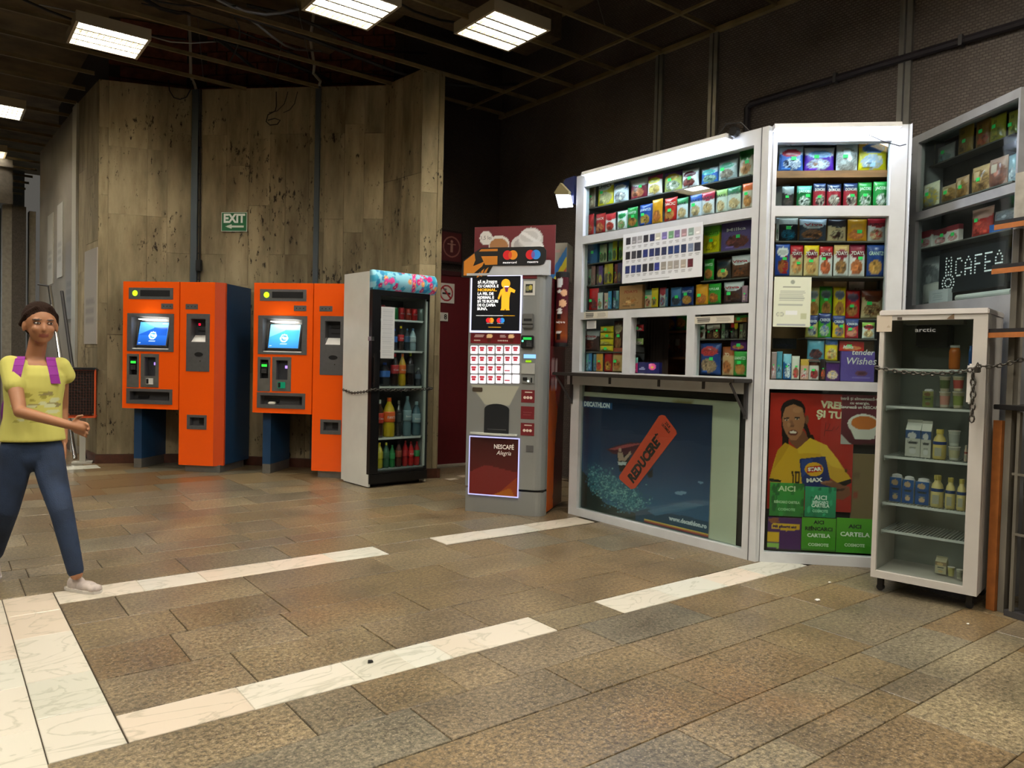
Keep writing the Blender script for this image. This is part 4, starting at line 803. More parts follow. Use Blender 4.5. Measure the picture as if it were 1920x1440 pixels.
def child_frame(name, F, label=None):
    o = empty(name, (0, 0, 0)); o.parent = KI
    o.matrix_parent_inverse = Matrix.Identity(4)
    bpy.context.view_layer.update()
    o.matrix_local = KI.matrix_world.inverted() @ (Matrix.Translation(Vector((F.o[0], F.o[1], 0))) @ Matrix.Rotation(F.a, 4, 'Z'))
    return o
SF = child_frame('corner_display', K2)
W2 = .835
l2, r2_ = Uc(K2, cD, 196, 700), Uc(K2, cD, 1385, 600)
a1, a2 = Zc(K2, cD, 800, 1025), Zc(K2, cD, 800, 917); b1_, b2_ = Zc(K2, cE, 500, 1358), Zc(K2, cG, 500, 48); c1_ = Zc(K2, cG, 500, 1285)
holes2 = [(l2, a2, r2_, KT-.1), (l2, b1_, r2_, a1), (l2, c1_, r2_, b2_)]
MB().holed(0, W2, 0, KT, 0, .06, holes2).build('front_frame', M_WHITE, SF)
for h_ in holes2: B(h_[0]+.001, h_[2]-.001, .03, .035, h_[1]+.001, h_[3]-.001).build('pane', GLS, SF)
for uu in (.012, W2-.012): B(uu-.002, uu+.002, -.003, 0, 0, KT).build('frame_joint', M_PLATE, SF)
# walls, roof, floor of the kiosk (local: x = u, y = inward)
M_KIN = mat('kiosk_inside', '8c8880', .7, noise=.1); M_WOOD = mat('shelf_wood', '8a5c34', .55, noise=.35, nscale=6, stretch=(1, 1, 8))
B(.036, .07, .0605, 1.32, 0, KT).build('side_wall', M_WHITE, KI)
MB().prism([(2.425, .615), (2.445, .60), (1.95, 1.31), (1.92, 1.31)], 0, KT, 'xy').build('side_wall', M_WHITE, KI)
B(0.041, 1.92, 1.28, 1.32, 0, KT).build('rear_wall', M_KIN, KI)
MB().prism([(.036, .061), (1.83, .061), (2.38, .60), (1.93, 1.32), (.036, 1.32)], KT-.012, KT+.012, 'xy').build('roof', M_WHITE, KI)
MB().prism([(0.041, .061), (1.82, .061), (2.37, .60), (1.94, 1.279), (0.041, 1.279)], 0, .03, 'xy').build('floor_panel', M_KIN, KI)
# rear wooden shelving seen through the serving hatch
RS = MB(); zz = [.9, Zc(K1, cB, 1000, 1175)+.0, Zc(K1, cB, 1000, 930)+.04, 2.1]
ra_, rb_ = K1.uz(*px(cB, 862, 1000), -.55)[0], K1.uz(*px(cB, 862, 1000), -.55)[0]+.75
RS.box(ra_, ra_+.025, .55, .9, .4, 2.3).box(rb_-.025, rb_, .55, .9, .4, 2.3)
hz1, hz2 = K1.uz(*px(cB, 1000, 1178), -.55)[1], K1.uz(*px(cB, 1000, 925), -.55)[1]
for z in (hz1, hz2, hz2+.33, hz1-.3): RS.box(ra_+.0255, rb_-.0255, .55, .9, z-.018, z)
RSo = RS.box(ra_+.0255, rb_-.0255, .9, .91, .4, 2.3).build('rear_shelving', M_WOOD, KI)
# curtain hanging inside
cu = MB(); n = 40; vs = []; u0c = K1.uz(*px(cB, 700, 1000), -.4)[0]
for j in (0, 1):
    for i in range(n+1): vs.append((u0c+i/n*.24, .42+.015*math.sin(i*1.3), [1.05, 2.3][j]))
cu.add(vs, [(i, i+1, i+n+2, i+n+1) for i in range(n)]).build('curtain', mat('curtain_brown', '4a3e36', .9), KI)
# counter flap and brackets
ct = MB().box(.02, UW-.06, -.2, .0, ctz-.035, ctz-.01, bev=.004).build('counter', mat('counter_dark', '2a2622', .35, noise=.2), KI)
MB().box(.0, UW-.1, -.016, -.0005, ctz-.11, ctz-.036).build('counter_rail', M_WHITE, KI)
for uu in (.05, UW-.10):
    MB().box(uu-.012, uu+.012, -.02, -.004, ctz-.27, ctz-.036).tube([(uu, -.18, ctz-.04), (uu, -.015, ctz-.25)], .009, 6).build('bracket', M_DARKTRIM, KI)
for uu in (.5, 1.0, 1.4): B(uu-.01, uu+.01, -.024, -.0165, ctz-.09, ctz-.04).build('hinge', M_DARKTRIM, KI)
B(.09, UW-.06, .33, .34, r1b+.01, KT-.014).build('lining_panel', M_WHITE, KI)
# pelmet lamps
def strip_lamp(parent, u0, u1, z, dd, name, label):
    t = MB().prism([(-dd, z+.005), (-dd-.075, z+.0), (-dd-.085, z-.03), (-dd-.0, z-.03)], u0, u1, 'yz').build('lamp_housing', mat('lamp_white', 'c8c8c6', .4), parent)
    q = MB().prism([(-dd-.002, z-.031), (-dd-.08, z-.031), (-dd-.068, z-.068), (-dd-.012, z-.068)], u0+.04, u1-.04, 'yz').build('lamp_tube', M_TUBE, t)
    return t
lu0, lu1 = K1.uz(1092, 330, .08)[0], K1.uz(1362, 270, .08)[0]
strip_lamp(KI, lu0, lu1, KT-.005, .012, 'lamp', '')
ku0, ku1 = K2.uz(1452, 250, .08)[0], K2.uz(1690, 250, .08)[0]
strip_lamp(SF, ku0, ku1, KT-.01, .012, 'lamp', '')
MB().lathe([(.03, 0), (.035, .03), (.02, .06)], seg=12, axis='y').build('lamp_bracket', M_BLACK, KI, loc=(lu1+.04, -.07, KT+.0))
MB().tube([(lu1-.1, -.04, KT+.01), (lu1-.05, -.02, KT+.08), (lu1+.05, 0, KT+.07), (lu1+.1, .02, KT+.01)], .004, 6).build('lamp_cable', M_RUBBER, KI)
MB().tube([(ku1-.2, -.08, KT-.08), (ku1-.1, -.085, KT-.13), (ku1-.0, -.06, KT-.15), (ku1+.05, -.02, KT-.13)], .003, 6).build('lamp_cable', M_RUBBER, SF)

# ------------------------------------------------------------------ goods
M_PACK = paint_mat('packaging', .28, 0, .25, .25); M_STK = mat('price_sticker_green', '38d868', .5, emit=.1)
M_CLEAR = glass('clear_film', 'f4f6f4', .8, .15)
def hexmix(a, k): return ''.join('%02x' % int(max(0, min(255, int(a[i:i+2], 16)*k))) for i in (0, 2, 4))
def pack_ops(base, top, p1, p2, logo, kind, rs):
    ops = []
    if kind in ('bag', 'stick', 'tall'): ops.append(('b', .0, .045, hexmix(base, .8))); 
    if top != '-': ops.append(('b', .72, 1, top)); 
    if top != '-' and rs.random() < .5: ops.append(('p', [(0, .72), (1, .72), (1, .64), (.5, .58)], top))
    if logo != '-': ops.append(('e', .5, .74 if top == '-' else .7, .40, .15, logo)); ops.append(('e', .5, .74 if top == '-' else .7, .30, .085, hexmix(logo, .8)))
    if p1 != '-':
        ops.append(('s', .5+rs.uniform(-.06, .06), .3, .38, .22, p1, p2)); ops.append(('s', .4, .24, .2, .12, hexmix(p1, 1.2), p2))
        [ops.append(('e', rs.uniform(.25, .75), rs.uniform(.14, .46), rs.uniform(.05, .13), rs.uniform(.03, .08), hexmix(rs.choice([p1, p2]), rs.choice([.7, .85, 1.2])))) for _ in range(5)]
    ops.append(('t', .12, .08, .5, .14, 2, hexmix(base, .6) if int(base[:2], 16) > 128 else hexmix(base, 1.6)))
    if kind in ('bag', 'stick', 'tall'): ops += [('b', .955, 1, hexmix(base if top == '-' else top, .85))]
    return ops
def pack_mesh(name, w, h, D, ops, base, kind, seed, m):
    """closed bag: bulging front and back with crimped ends; or a carton"""
    nx, nz = (14, 18) if w < .12 else (22, 24)
    U, V, F = grid(nx, nz); n = len(U); rs = np.random.RandomState(seed)
    P = paint(np.tile(np.array(lin(base)), (n, 1)), U, V, ops+[('n', .10)], seed)
    X = (U-.5)*w; Z = V*h
    if kind in ('box',):
        Y = np.full(n, -D/2)
    else:
        f = (1-np.abs(2*U-1)**2.6)*(1-np.abs(2*V-1)**3.2); f = np.maximum(f, 0)**.8
        wr = .10*np.sin(U*9+seed)*np.sin(V*7+seed*1.7)+.06*np.sin(V*23+U*5+seed)*(np.abs(2*V-1)**2)
        Y = -(D/2)*f*(1+wr)
        pin = 1-.10*np.abs(2*V-1)**6*0-.05*np.sin(V*PI)*(kind == 'bag'); X = X*pin
    vs = np.stack([X, Y-.0008, Z], 1); vb = np.stack([X, -Y+.0008 if kind != 'box' else np.full(n, D/2), Z], 1)
    idx = lambda c, r: r*(nx+1)+c
    loop = [idx(c, 0) for c in range(nx+1)]+[idx(nx, r) for r in range(1, nz+1)]+[idx(c, nz) for c in range(nx-1, -1, -1)]+[idx(0, r) for r in range(nz-1, 0, -1)]
    rim = [(loop[(i+1) % len(loop)], loop[i], loop[i]+n, loop[(i+1) % len(loop)]+n) for i in range(len(loop))]
    me = bpy.data.meshes.new(name); me.from_pydata(np.concatenate([vs, vb]).tolist(), [], F.tolist()+(F[:, ::-1]+n).tolist()+rim); me.update()
    set_cols(me, np.concatenate([P, P])); me.materials.append(m)
    if kind != 'box': me.polygons.foreach_set('use_smooth', [True]*len(me.polygons))
    def yf(x, z):
        if kind == 'box': return -D/2-.001
        u = np.clip(x/w+.5, 0, 1); v = np.clip(z/h, 0, 1); f = np.maximum((1-np.abs(2*u-1)**2.6)*(1-np.abs(2*v-1)**3.2), 0)**.8
        return -(D/2)*f*1.12-.0016
    return me, yf
NAMES = {'bag': ('snack_bag', 'bag'), 'box': ('carton_pack', 'box'), 'stick': ('wafer_pack', 'wafer pack'), 'tall': ('croissant_pack', 'bag'), 'pouch': ('coffee_pack', 'coffee pack'), 'clear': ('pretzel_bag', 'bag')}
SEED = [0]
def good(F, u0, u1, zb, h, dd, kind, base, top='-', p1='-', p2='-', logo='-', word='-', wc='ffffff', label='', group=None, sticker=True, name=None, cat=None, tilt=0., wrot=0., shrink=.985):
    SEED[0] += 1; sd = SEED[0]; rs = random.Random(sd); w = (u1-u0)*shrink
    D = {'bag': min(.3*w, .05), 'box': .03, 'stick': min(.25*w, .02), 'tall': min(.35*w, .035), 'pouch': min(.5*w, .05), 'clear': min(.4*w, .06)}[kind]
    nm, ct_ = NAMES[kind]; nm = name or nm; ct_ = cat or ct_
    t = empty(nm, F.pt((u0+u1)/2, -dd-D/2-.001, zb+.001), math.degrees(F.a), label, ct_, group)
    ops = pack_ops(base, top, p1, p2, logo, kind, rs) if not isinstance(base, tuple) else base[1]
    if isinstance(base, tuple): base = base[0]
    if kind == 'clear': ops = [('s', .5, .4, .5, .42, p1, p2), ('e', .3, .3, .12, .09, p1), ('e', .6, .45, .12, .1, hexmix(p1, 1.3)), ('e', .7, .25, .1, .07, p2), ('b', .86, 1, base)]+([('r', .3, .5, .62, .78, logo)] if logo != '-' else [])
    me, yf = pack_mesh('wrapper' if kind != 'box' else 'carton', w, h, D, ops, base, kind, sd, M_PACK)
    o = bpy.data.objects.new(me.name, me); C.objects.link(o); o.parent = t
    if tilt: o.rotation_euler = (0, math.radians(tilt), 0)
    if word != '-':
        wd = min(w*.8, h*.8) if not wrot else h*.55
        text(word, min(h*.16, w*.36) if not wrot else w*.5, mat('print_'+wc, wc, .5), o, 0 if not wrot else w*.18, h*(.72 if not wrot else .35), 0, math.radians(wrot), yf, width=wd if len(word) > 3 else None, off=.0004)
    if sticker and rs.random() < .75:
        s = min(.03, w*.28); sx, sz = rs.uniform(-.2, .2)*w, h*rs.uniform(.42, .6)
        yy = float(yf(np.array([sx]), np.array([sz]))) if kind == 'box' else float(yf(np.array([sx]), np.array([sz]))[0])
        B(sx-s/2, sx+s/2, yy-.0018, yy-.0004, sz-s*.36, sz+s*.36).build('price_sticker', M_STK, o)
    return t
def row(F, c, p0, p1_, dd, items, where, group, shelf=True, parent=None, sdep=.2, zfix=None, shelfm=None):
    A_, B_ = px(c, *p0), px(c, *p1_); z0, z1 = F.uz(*A_, -dd)[1], F.uz(*B_, -dd)[1]; zs = (z0+z1)/2 if zfix is None else zfix
    n = len(items); ua, ub = 9, -9
    for i, s in enumerate(items):
        spec, look = s.split('|'); f = spec.split(); x0, x1, yt = float(f[0]), float(f[1]), float(f[2])
        yb = p0[1]+(p1_[1]-p0[1])*((x0+x1)/2-p0[0])/(p1_[0]-p0[0]); ym = (yt+yb)/2
        u0, u1 = F.uz(*px(c, x0, ym), -dd)[0], F.uz(*px(c, x1, ym), -dd)[0]; zt = F.uz(*px(c, (x0+x1)/2, yt), -dd)[1]
        kind = f[3]; f = f[4:]+['-']*8; lay = .012*(i % 2)
        o = good(F, u0, u1, zs, max(.03, zt-zs), dd+lay, kind, *f[:6], wc=(f[6] if f[6] != '-' else 'ffffff'), label='%s, %s from left %s' % (look.strip(), ORD[i], where), group=group, wrot=float(f[7]) if f[7] != '-' else 0)
        ua, ub = min(ua, u0), max(ub, u1)
    if shelf:
        par, = (parent,) if parent else (KI,)
        B(ua-.004, ub+.004, max(dd-.015, .04), dd+sdep, zs-.009, zs-.0005).build('shelf', shelfm or mat('glass_shelf_edge', '5a5650', .4), par)
    return zs
G1 = 'snack bags on the top shelf of the kiosk front'
row(K1, cA, (160, 862), (1800, 525), .10, [
 '172 238 640 bag 9a8468 - 7a5038 e8d8b0 |small clear bag of mixed puffs', '240 402 560 bag f0e020 f4f4ee d8c890 a8a070 f4f4f0 CHIO 303030|large yellow and white crisps bag',
 '408 562 590 bag e4ecf2 2a5ab0 505868 d8d0c0 f4f4f4 - 202020|white and blue puffs bag', '568 745 550 bag 7a1c30 f2e8e4 c88058 a06040 - CHICKEN f0e8e0|maroon chicken style crisps bag',
 '750 900 520 bag ece0d8 c83060 e8c878 c8a050 f0e030 - 303030|white and pink bag with yellow band', '905 1085 480 bag b8c060 6a3a90 606a50 d8d8c0 e8c030 - 303030|purple and green bag',
 '1095 1265 460 bag e8e4e0 f4f4f4 6a2028 8a5a48 6a2030 - 303030|white and dark red bag', '1275 1450 440 bag 2f66b8 dfeef4 4a7058 a8c0b0 58c8c0 - 303030|blue and white bag',
 '1458 1650 370 bag b8c8c4 e8f2f2 5c5040 a09080 60b090 - 303030|pale bag of pretzels', '1658 1806 240 bag d8ccb0 2f8a3c c89060 a87040 2f8a3c - 303030|cream bag with green label'], 'on top shelf of kiosk front', G1)
G2 = 'snack bags in the second row of the kiosk front'
row(K1, cA, (135, 1120), (1805, 862), .07, [
 '140 220 915 bag b02024 - c87848 8a3020 - - ffffff|dark red crouton bag', '226 325 905 bag b41e22 - d88850 8a3020 - SNACK f0e0d0|red snack bag', '331 435 905 bag e8e4e0 c02830 d05040 a03030 - - 303030|white and red bag', '441 546 880 bag e8eeea - 3c9a50 c8a878 2f9a58 - 303030|white bag with green triangle',
 '552 656 845 bag 1f8a3c - b87838 8a5428 - GRANITZI d8ecd8|green bag of rolls', '661 795 810 bag 20489c - c8a050 a07030 - GRANITZI d8e4f0|blue bag of rolls', '802 906 765 bag e09a18 - c87840 a05828 - - 303030|amber bag of rolls', '912 1040 745 bag c4201c - d89850 b06838 - DACIC f8f0d8|red bag of rolls',
 '1046 1160 750 bag dfeaec 2f8a50 d8c098 b89868 - BAKE 202428|white rolls bag with green top', '1166 1288 715 bag dfe8f2 2858b0 d8c098 b89868 - BAKE 202c48|white rolls bag with blue top', '1294 1424 690 bag e4e8ec b82848 d8c098 b89868 - BAKE 303840|white rolls bag with crimson top',
 '1430 1545 665 bag dfe8dc 9cc070 d8c098 b89868 - BAKE 303830|white rolls bag with pale green top', '1551 1688 640 bag dce4da 2f7a50 d8c098 b89868 - BAKE 505850|white rolls bag with dark green top', '1693 1806 600 bag e8d8c4 e86a28 c89058 b87840 - - 303030|orange and cream bag'], 'in second row of kiosk front', G2)
# middle window, left stack
G3 = 'chewing gum and small bars left of the price chart'
row(K1, cB, (112, 292), (500, 240), .10, ['112 256 95 box 3c74ac - - - - LEGE! 101418|blue gum display card', '262 308 95 stick b8d0a0 - 607848 40583a - - 303030|pale green bar', '312 345 90 stick c4c8a0 - 406840 385838 - - 303030|cream green bar', '349 392 75 stick 90c8b0 - 3a7858 487850 - - 303030|mint green bar', '398 442 60 stick c8c020 - 607048 506040 - - 303030|yellow bar', '448 492 55 stick a8b848 - 304830 485838 - - 303030|lime bar'], 'in upper kiosk window, beside price chart', G3)
row(K1, cB, (112, 508), (500, 455), .10, ['112 148 310 stick b0a020 - 3a3810 686020 - - 303030|yellow black bar', '152 188 330 stick a8b8a8 - 303838 586058 - - 303030|silver bar', '192 232 300 stick 9a7068 - 583028 b8a898 - - 303030|rose brown bar', '236 262 300 stick 4a3a38 - 783048 a89048 - - 303030|dark bar', '266 304 300 stick 5a3a80 - c8b848 a8a040 - - 303030|purple bar', '308 352 280 stick b8a818 - 585010 383008 - - 303030|yellow lion bar', '356 402 275 stick c0b020 - 484010 686020 - - 303030|bright yellow bar', '406 440 280 stick 7a2828 - c89048 383028 - - 303030|brown red bar', '446 494 270 stick 4a3a68 - 9a8850 585048 - - 303030|violet bar'], 'in second row beside price chart', G3)
row(K1, cB, (112, 735), (460, 712), .07, ['112 148 540 stick 502028 - 883038 382020 - - 303030|dark maroon bag', '152 246 515 bag c81818 - 481818 883028 - - ffffff|bright red sweets bag', '252 302 560 bag c8d0cc - 3c9a60 c86048 - - 303030|white sweets bag', '306 352 560 stick c8a898 - 983048 e0d8c8 - - 303030|pink white bar', '356 390 545 stick 3c88b8 - 285878 88b8c8 - - 303030|light blue wafer', '394 428 540 stick 28385a - c8d0d8 406080 - - 303030|navy wafer', '432 460 540 stick 70a0a8 - 304860 506878 - - 303030|teal wafer'], 'in third row of kiosk front', 'wafers and sweets in the third row of the kiosk front')
def solo(F, c, x0, y0, x1, y1, dd, kind, label, *a, zb=None, **k):
    u0, _ = F.uz(*px(c, x0, (y0+y1)/2), -dd); u1, _ = F.uz(*px(c, x1, (y0+y1)/2), -dd); z0 = F.uz(*px(c, (x0+x1)/2, y1), -dd)[1] if zb is None else zb; z1 = F.uz(*px(c, (x0+x1)/2, y0), -dd)[1]
    return good(F, u0, u1, z0, z1-z0, dd, kind, *a, label=label, **k)
G4 = 'packs in the third row of the kiosk front'
z4_ = r2a+.002
row(K1, cB, (468, 718), (1705, 655), .07, ['468 690 490 box c08a5c - a86838 d0a070 - 7DAYS a83028|tan croissant carton', '696 768 530 stick d8c8a0 5a8a78 a04838 d0b890 - - 303030|cream and teal pack', '772 836 515 stick e8c818 - 484838 d8a848 - - 303030|yellow biscuit pack', '840 905 510 stick c8c8c0 b83040 983040 7090a8 - - 303030|white and red pack', '909 935 520 stick 406888 - 88a8b8 284868 - - 303030|slim blue pack', '940 1048 505 bag 4a7cb0 - 50505c 303848 - - ffffff|light blue cereal bag', '1054 1172 500 bag 1c3878 - c89850 a87030 - GRANITZI c8d4e8|navy bag of rolls', '1178 1306 475 bag e09a1c - c87838 a85828 - - 805010|amber bag of rolls', '1312 1438 470 bag 2c9030 - b87030 8a5020 - POPULAR d8f0d8|green bag of rolls', '1442 1640 450 bag 4a3438 d8dce0 5c3828 40241c d8dce0 Viva b82838|white and brown cereal pillow bag', '1646 1704 490 stick a88090 - 6a3080 d8b8a0 - - 303030|pink purple pack'], 'in third row of kiosk window', G4)
row(K1, cB, (1270, 445), (1725, 410), .09, ['1275 1372 235 bag 2f9a38 - c08040 985c28 - GRANITZI d8f0d8|green bag of rolls', '1378 1525 235 bag 3c3430 - e0b878 c89850 20303c - 303030|dark bag of biscuits', '1530 1722 195 bag 6a4430 e0e0e4 7a4828 4a3430 e4e4e8 Viva b82838|white and brown cereal pillow bag'], 'right of price chart, middle row', 'bags right of the price chart')
row(K1, cA, (1328, 1295), (1795, 1270), .08, ['1330 1488 1035 box d8d018 7cc838 d8c018 b8a810 - BISCUITS 203010|green and yellow biscuits pack', '1494 1792 985 box 63508c - 83403c 5a3028 - Milka f0ecf4|large purple chocolate box'], 'right of price chart, top row', 'boxes right of the price chart')
# price chart (paper on the glass)
R = K1.rect(1168, 430, 1317, 524, .004); pcw, pch = R[2]-R[0], .0
zt_, zb_ = K1.uz(1243, 428, .004)[1], K1.uz(1243, 525, .004)[1]
ops = []
rr = random.Random(9); cols = ['24242c', '8a8a8e', 'a0a0a4', '202028', '1c2450', 'c8c8b8', '7870a8', '70a078', '7a6a98', 'a88a90', '88a098', 'd8d8d8']
cols2 = ['1a1c24', '34343c', '1c2030', '1c2c6c', '202c60', '202c54', '20284c', '1c3468', '203870', '1c2c50', '70809c', '2c3040']
cols3 = ['1c2c64', '1c3070', '203468', '181c2c', '1a1c28', '283488', '98948c', 'a8a49c', 'a09c98', 'b0a89c', '5a1c28']
for r_, cc in enumerate((cols, cols2, cols3)):
    v0 = .83-.29*r_
    for i, c_ in enumerate(cc): x0 = .04+i*.079; ops += [('r', x0, v0-.055, x0+.064, v0+.095, c_), ('r', x0+.01, v0-.02, x0+.05, v0+.0, hexmix(c_, 1.3)), ('r', x0+.008, v0-.105, x0+.055, v0-.09, '909498'), ('r', x0+.012, v0-.13, x0+.05, v0-.12, 'a0a4a8')]
ops += [('r', .28, .035, .62, .05, 'a0a4a8')]
pc = sheet('price_chart', pcw, zt_-zb_, ops, 'e2e6ea', 110, 70, None, None, K1.pt((R[0]+R[2])/2, .006, zb_), (0, 0, K1.a), curl=lambda U, V: -.004*np.sin(U*5)*(1-V))
tag(pc, 'white paper price chart with rows of dark blue packs, taped on the kiosk glass', 'price list')
# lower left window
row(K1, cB, (95, 1332), (495, 1328), .07, ['97 128 1150 stick 70a8a0 - 385858 98c0b8 - - 303030|teal wafer', '132 162 1140 stick 88b8c8 - 386070 c0d8e0 - - 303030|pale blue wafer', '166 200 1140 stick 3878b0 - 88b8d8 285888 - - 303030|blue wafer', '204 234 1150 stick 6088a0 - 203850 90b0c0 - - 303030|grey blue wafer', '238 302 1145 stick e0a030 - c83828 b05020 - - 303030|yellow orange wafer', '306 384 1130 stick b02028 - d8a848 883020 - - ffffff|red peanut bar pack', '390 492 1090 tall c8a468 a04830 c88048 a06838 - - 303030|tan croissant pack'], 'in lower left kiosk window', 'wafers in the lower left kiosk window', shelf=False, zfix=ctz+.002)
row(K1, cB, (105, 1130), (495, 1125), .09, ['110 258 925 bag 4a2c28 d8dce0 5c2c24 38201c d8dce0 Viva b82838|brown and white cereal pillow bag', '392 490 830 bag 5a3430 - 98784c a05838 c8b088 - 303030|brown chocolate pack'], 'in lower left window, upper row', 'bags in the lower left kiosk window')
zc = K1.uz(*px(cB, 330, 1128), -.07)[1]
for i in range(4): good(K1, *[K1.uz(*px(cB, x, 1000), -.07)[0] for x in (262, 396)], zc+i*.052, .05, .07, 'bag', 'd8c41c', '-', 'a88818', 'e8e080', '-', '-', label='yellow peanut pack, %s from the bottom of the stack in lower left window' % ORD[i], group='yellow packs in the lower left window', name='peanut_pack')
B(.05, m1a-.005, .0655, .25, zc-.009, zc-.0005).build('shelf', mat('glass_shelf_edge'), KI)
pn = sheet('paper_note', .11, .065, [('t', .1, .1, .9, .9, 5, 'a8acb0')], 'd8dad8', 20, 12, None, None, K1.pt(Uc(K1, cB, 178, 870), -.026, Zc(K1, cB, 178, 905)), (0, 0, K1.a)); tag(pn, 'white paper note inside the lower left kiosk window', 'note')
# lower right window
row(K1, cB, (1200, 1350), (1695, 1348), .07, ['1222 1432 1045 bag 2c4c90 - b89878 8a6a50 c83838 Bogat e04040|big blue bag of biscuit cubes', '1438 1550 1080 tall d0a878 a85828 c87848 a06030 - 7D f0e0c0|tan croissant pack', '1556 1692 1125 bag 2c9a34 - a87030 c08848 - GRANITZI d8f0d0|green bag of rolls'], 'in lower right kiosk window', 'bags in the lower right kiosk window', shelf=False, zfix=ctz+.002)
row(K1, cB, (1210, 1008), (1695, 1000), .08, ['1215 1290 865 stick e0dcd0 - 503028 7a3828 3c9a60 - 303030|white and brown chocolate pack', '1295 1358 865 stick 4c2820 d8d0c4 2c1814 8a5a38 - - 303030|dark chocolate pack', '1364 1432 865 stick 58281c d8c8b8 382018 c8a868 - - 303030|brown chocolate pack', '1438 1478 855 stick 8a9a80 - 384838 c8d0b8 - - 303030|grey green bar', '1482 1522 855 stick 282828 - 888880 484848 - - ffffff|black bar', '1527 1568 850 stick 302020 c82828 787070 404040 - - ffffff|black bar with red top', '1573 1608 850 stick 201c18 d8c020 787060 403828 - - ffffff|black bar with yellow top', '1612 1650 860 stick 908868 - 504838 b0a890 - - 303030|khaki bar', '1655 1694 850 stick 3c3028 - 807868 201810 - - 303030|dark brown bar'], 'in upper row of lower right window', 'chocolate bars in the lower right kiosk window')
solo(K1, cB, 1542, 1015, 1694, 1115, .09, 'box', 'small purple biscuit box in the lower right kiosk window', '5a2468', '-', 'c8905c', 'a86838')
solo(K1, cB, 1578, 778, 1694, 845, .09, 'box', 'flat orange and green pack at the top of the lower right window', 'c87838', '4c9a40', 'd8b050', 'a85828')
for q, (x0, y0, x1, y1, lab, nl) in enumerate([(1195, 785, 1572, 855, 'cream strip of printed notices across the top of the lower right kiosk window', 3), (130, 742, 357, 806, 'worn paper notice on the white rail above the lower left window', 3)]):
    R = K1.rect(x0, y0, x1, y1, .003, cB); o = sheet('notice_strip', R[2]-R[0], R[3]-R[1], [('t', .04, .1, .46, .9, nl, '50504c'), ('t', .52, .1, .95, .9, nl+1, 'a09c90')], 'c8c4b4', 60, 14, None, None, K1.pt((R[0]+R[2])/2, .003, R[1]), (0, 0, K1.a)); tag(o, lab, 'notice')
# inside the hatch
solo(K1, cB, 645, 1232, 855, 1338, .08, 'box', 'dark blue box with a pink flower in the kiosk hatch', ('1c2058', [('e', .68, .6, .16, .3, 'e060a0'), ('e', .68, .55, .05, .12, 'f0d048'), ('e', .6, .75, .07, .15, 'e88ab8'), ('t', .08, .3, .35, .6, 2, 'a0a8d0')]), zb=ctz+.001, sticker=False)
solo(K1, cB, 582, 1185, 640, 1338, .08, 'stick', 'small pink pack standing at the left of the kiosk hatch', 'c83878', '70b8a8', 'e070a0', '802858', zb=ctz+.001)
for x0, y0, x1, y1, c_, lab in ((600, 868, 695, 930, 'c02028', 'red chocolate bar hanging from a wire in the kiosk hatch'), (592, 1000, 692, 1062, '7a9a58', 'green snack pack hanging in the kiosk hatch')):
    o = solo(K1, cB, x0, y0, x1, y1, .10, 'stick', lab, c_, '-', hexmix(c_, .5), 'e0dcd0', name='hanging_pack', cat='snack pack')
    bpy.context.view_layer.update()
    hgt = K1.uz(*px(cB, (x0+x1)/2, y0), -.10)[1]; zoff = o.location.z
    MB().tube([(0, 0, hgt-zoff), (.0, .004, r2b-zoff+.0)], .0015, 5).build('hook_wire', M_ALU, o)
for x, c_ in ((945, 'd8d0c8'), (1048, 'c8c0b8')):
    u = K1.uz(*px(cB, x, 1080), -.62)[0]; good(K1, u-.075, u+.075, hz1, .19, .6, 'clear', '8a7868', '-', '8a5a3c', '5c4034', c_, label='clear bag of brown biscuits with white label, %s in the hatch' % ('left' if x < 1000 else 'right'), group='biscuit bags on the rear shelf', sticker=False, name='biscuit_bag')
for x, c_, n_ in ((965, '1c3c88', 'blue'), (1075, '2a8a38', 'green')):
    u = K1.uz(*px(cB, x, 860), -.62)[0]; good(K1, u-.07, u+.07, hz2, .2, .6, 'bag', c_, '-', 'a87838', '886028', label='%s bag on the upper rear shelf seen through the hatch' % n_, sticker=False)
# ------------------------------------------------------------------ corner display goods
G5 = 'large bags on the top shelf of the corner display'
wz = row(K2, cD, (225, 572), (1385, 548), .10, ['226 490 290 bag 3c68b4 d8e8f4 303c58 e0e8f0 c02838 - 303030|blue and white crisps bag', '496 820 300 bag 5a28a8 f0ecf4 8a6a58 b8c8e0 90c0f0 - 303030|purple and white crisps bag', '830 1055 270 clear d8e0e4 - b8b8b0 807c74 f0f4f8 |clear bag of pale snacks', '1062 1375 215 bag e0d020 f0b820 d0c8b0 98b8d8 4878c0 - 303030|bright yellow crisps bag'], 'on top shelf of corner display', G5, parent=SF, shelf=False)
B(.04, W2-.04, .075, .4, wz-.045, wz-.001).build('shelf', M_WOOD, SF)
B(.03, W2-.03, .42, .44, b1_, KT-.2).build('rear_panel', mat('plywood', 'a07a50', .6, noise=.25, nscale=5), SF)
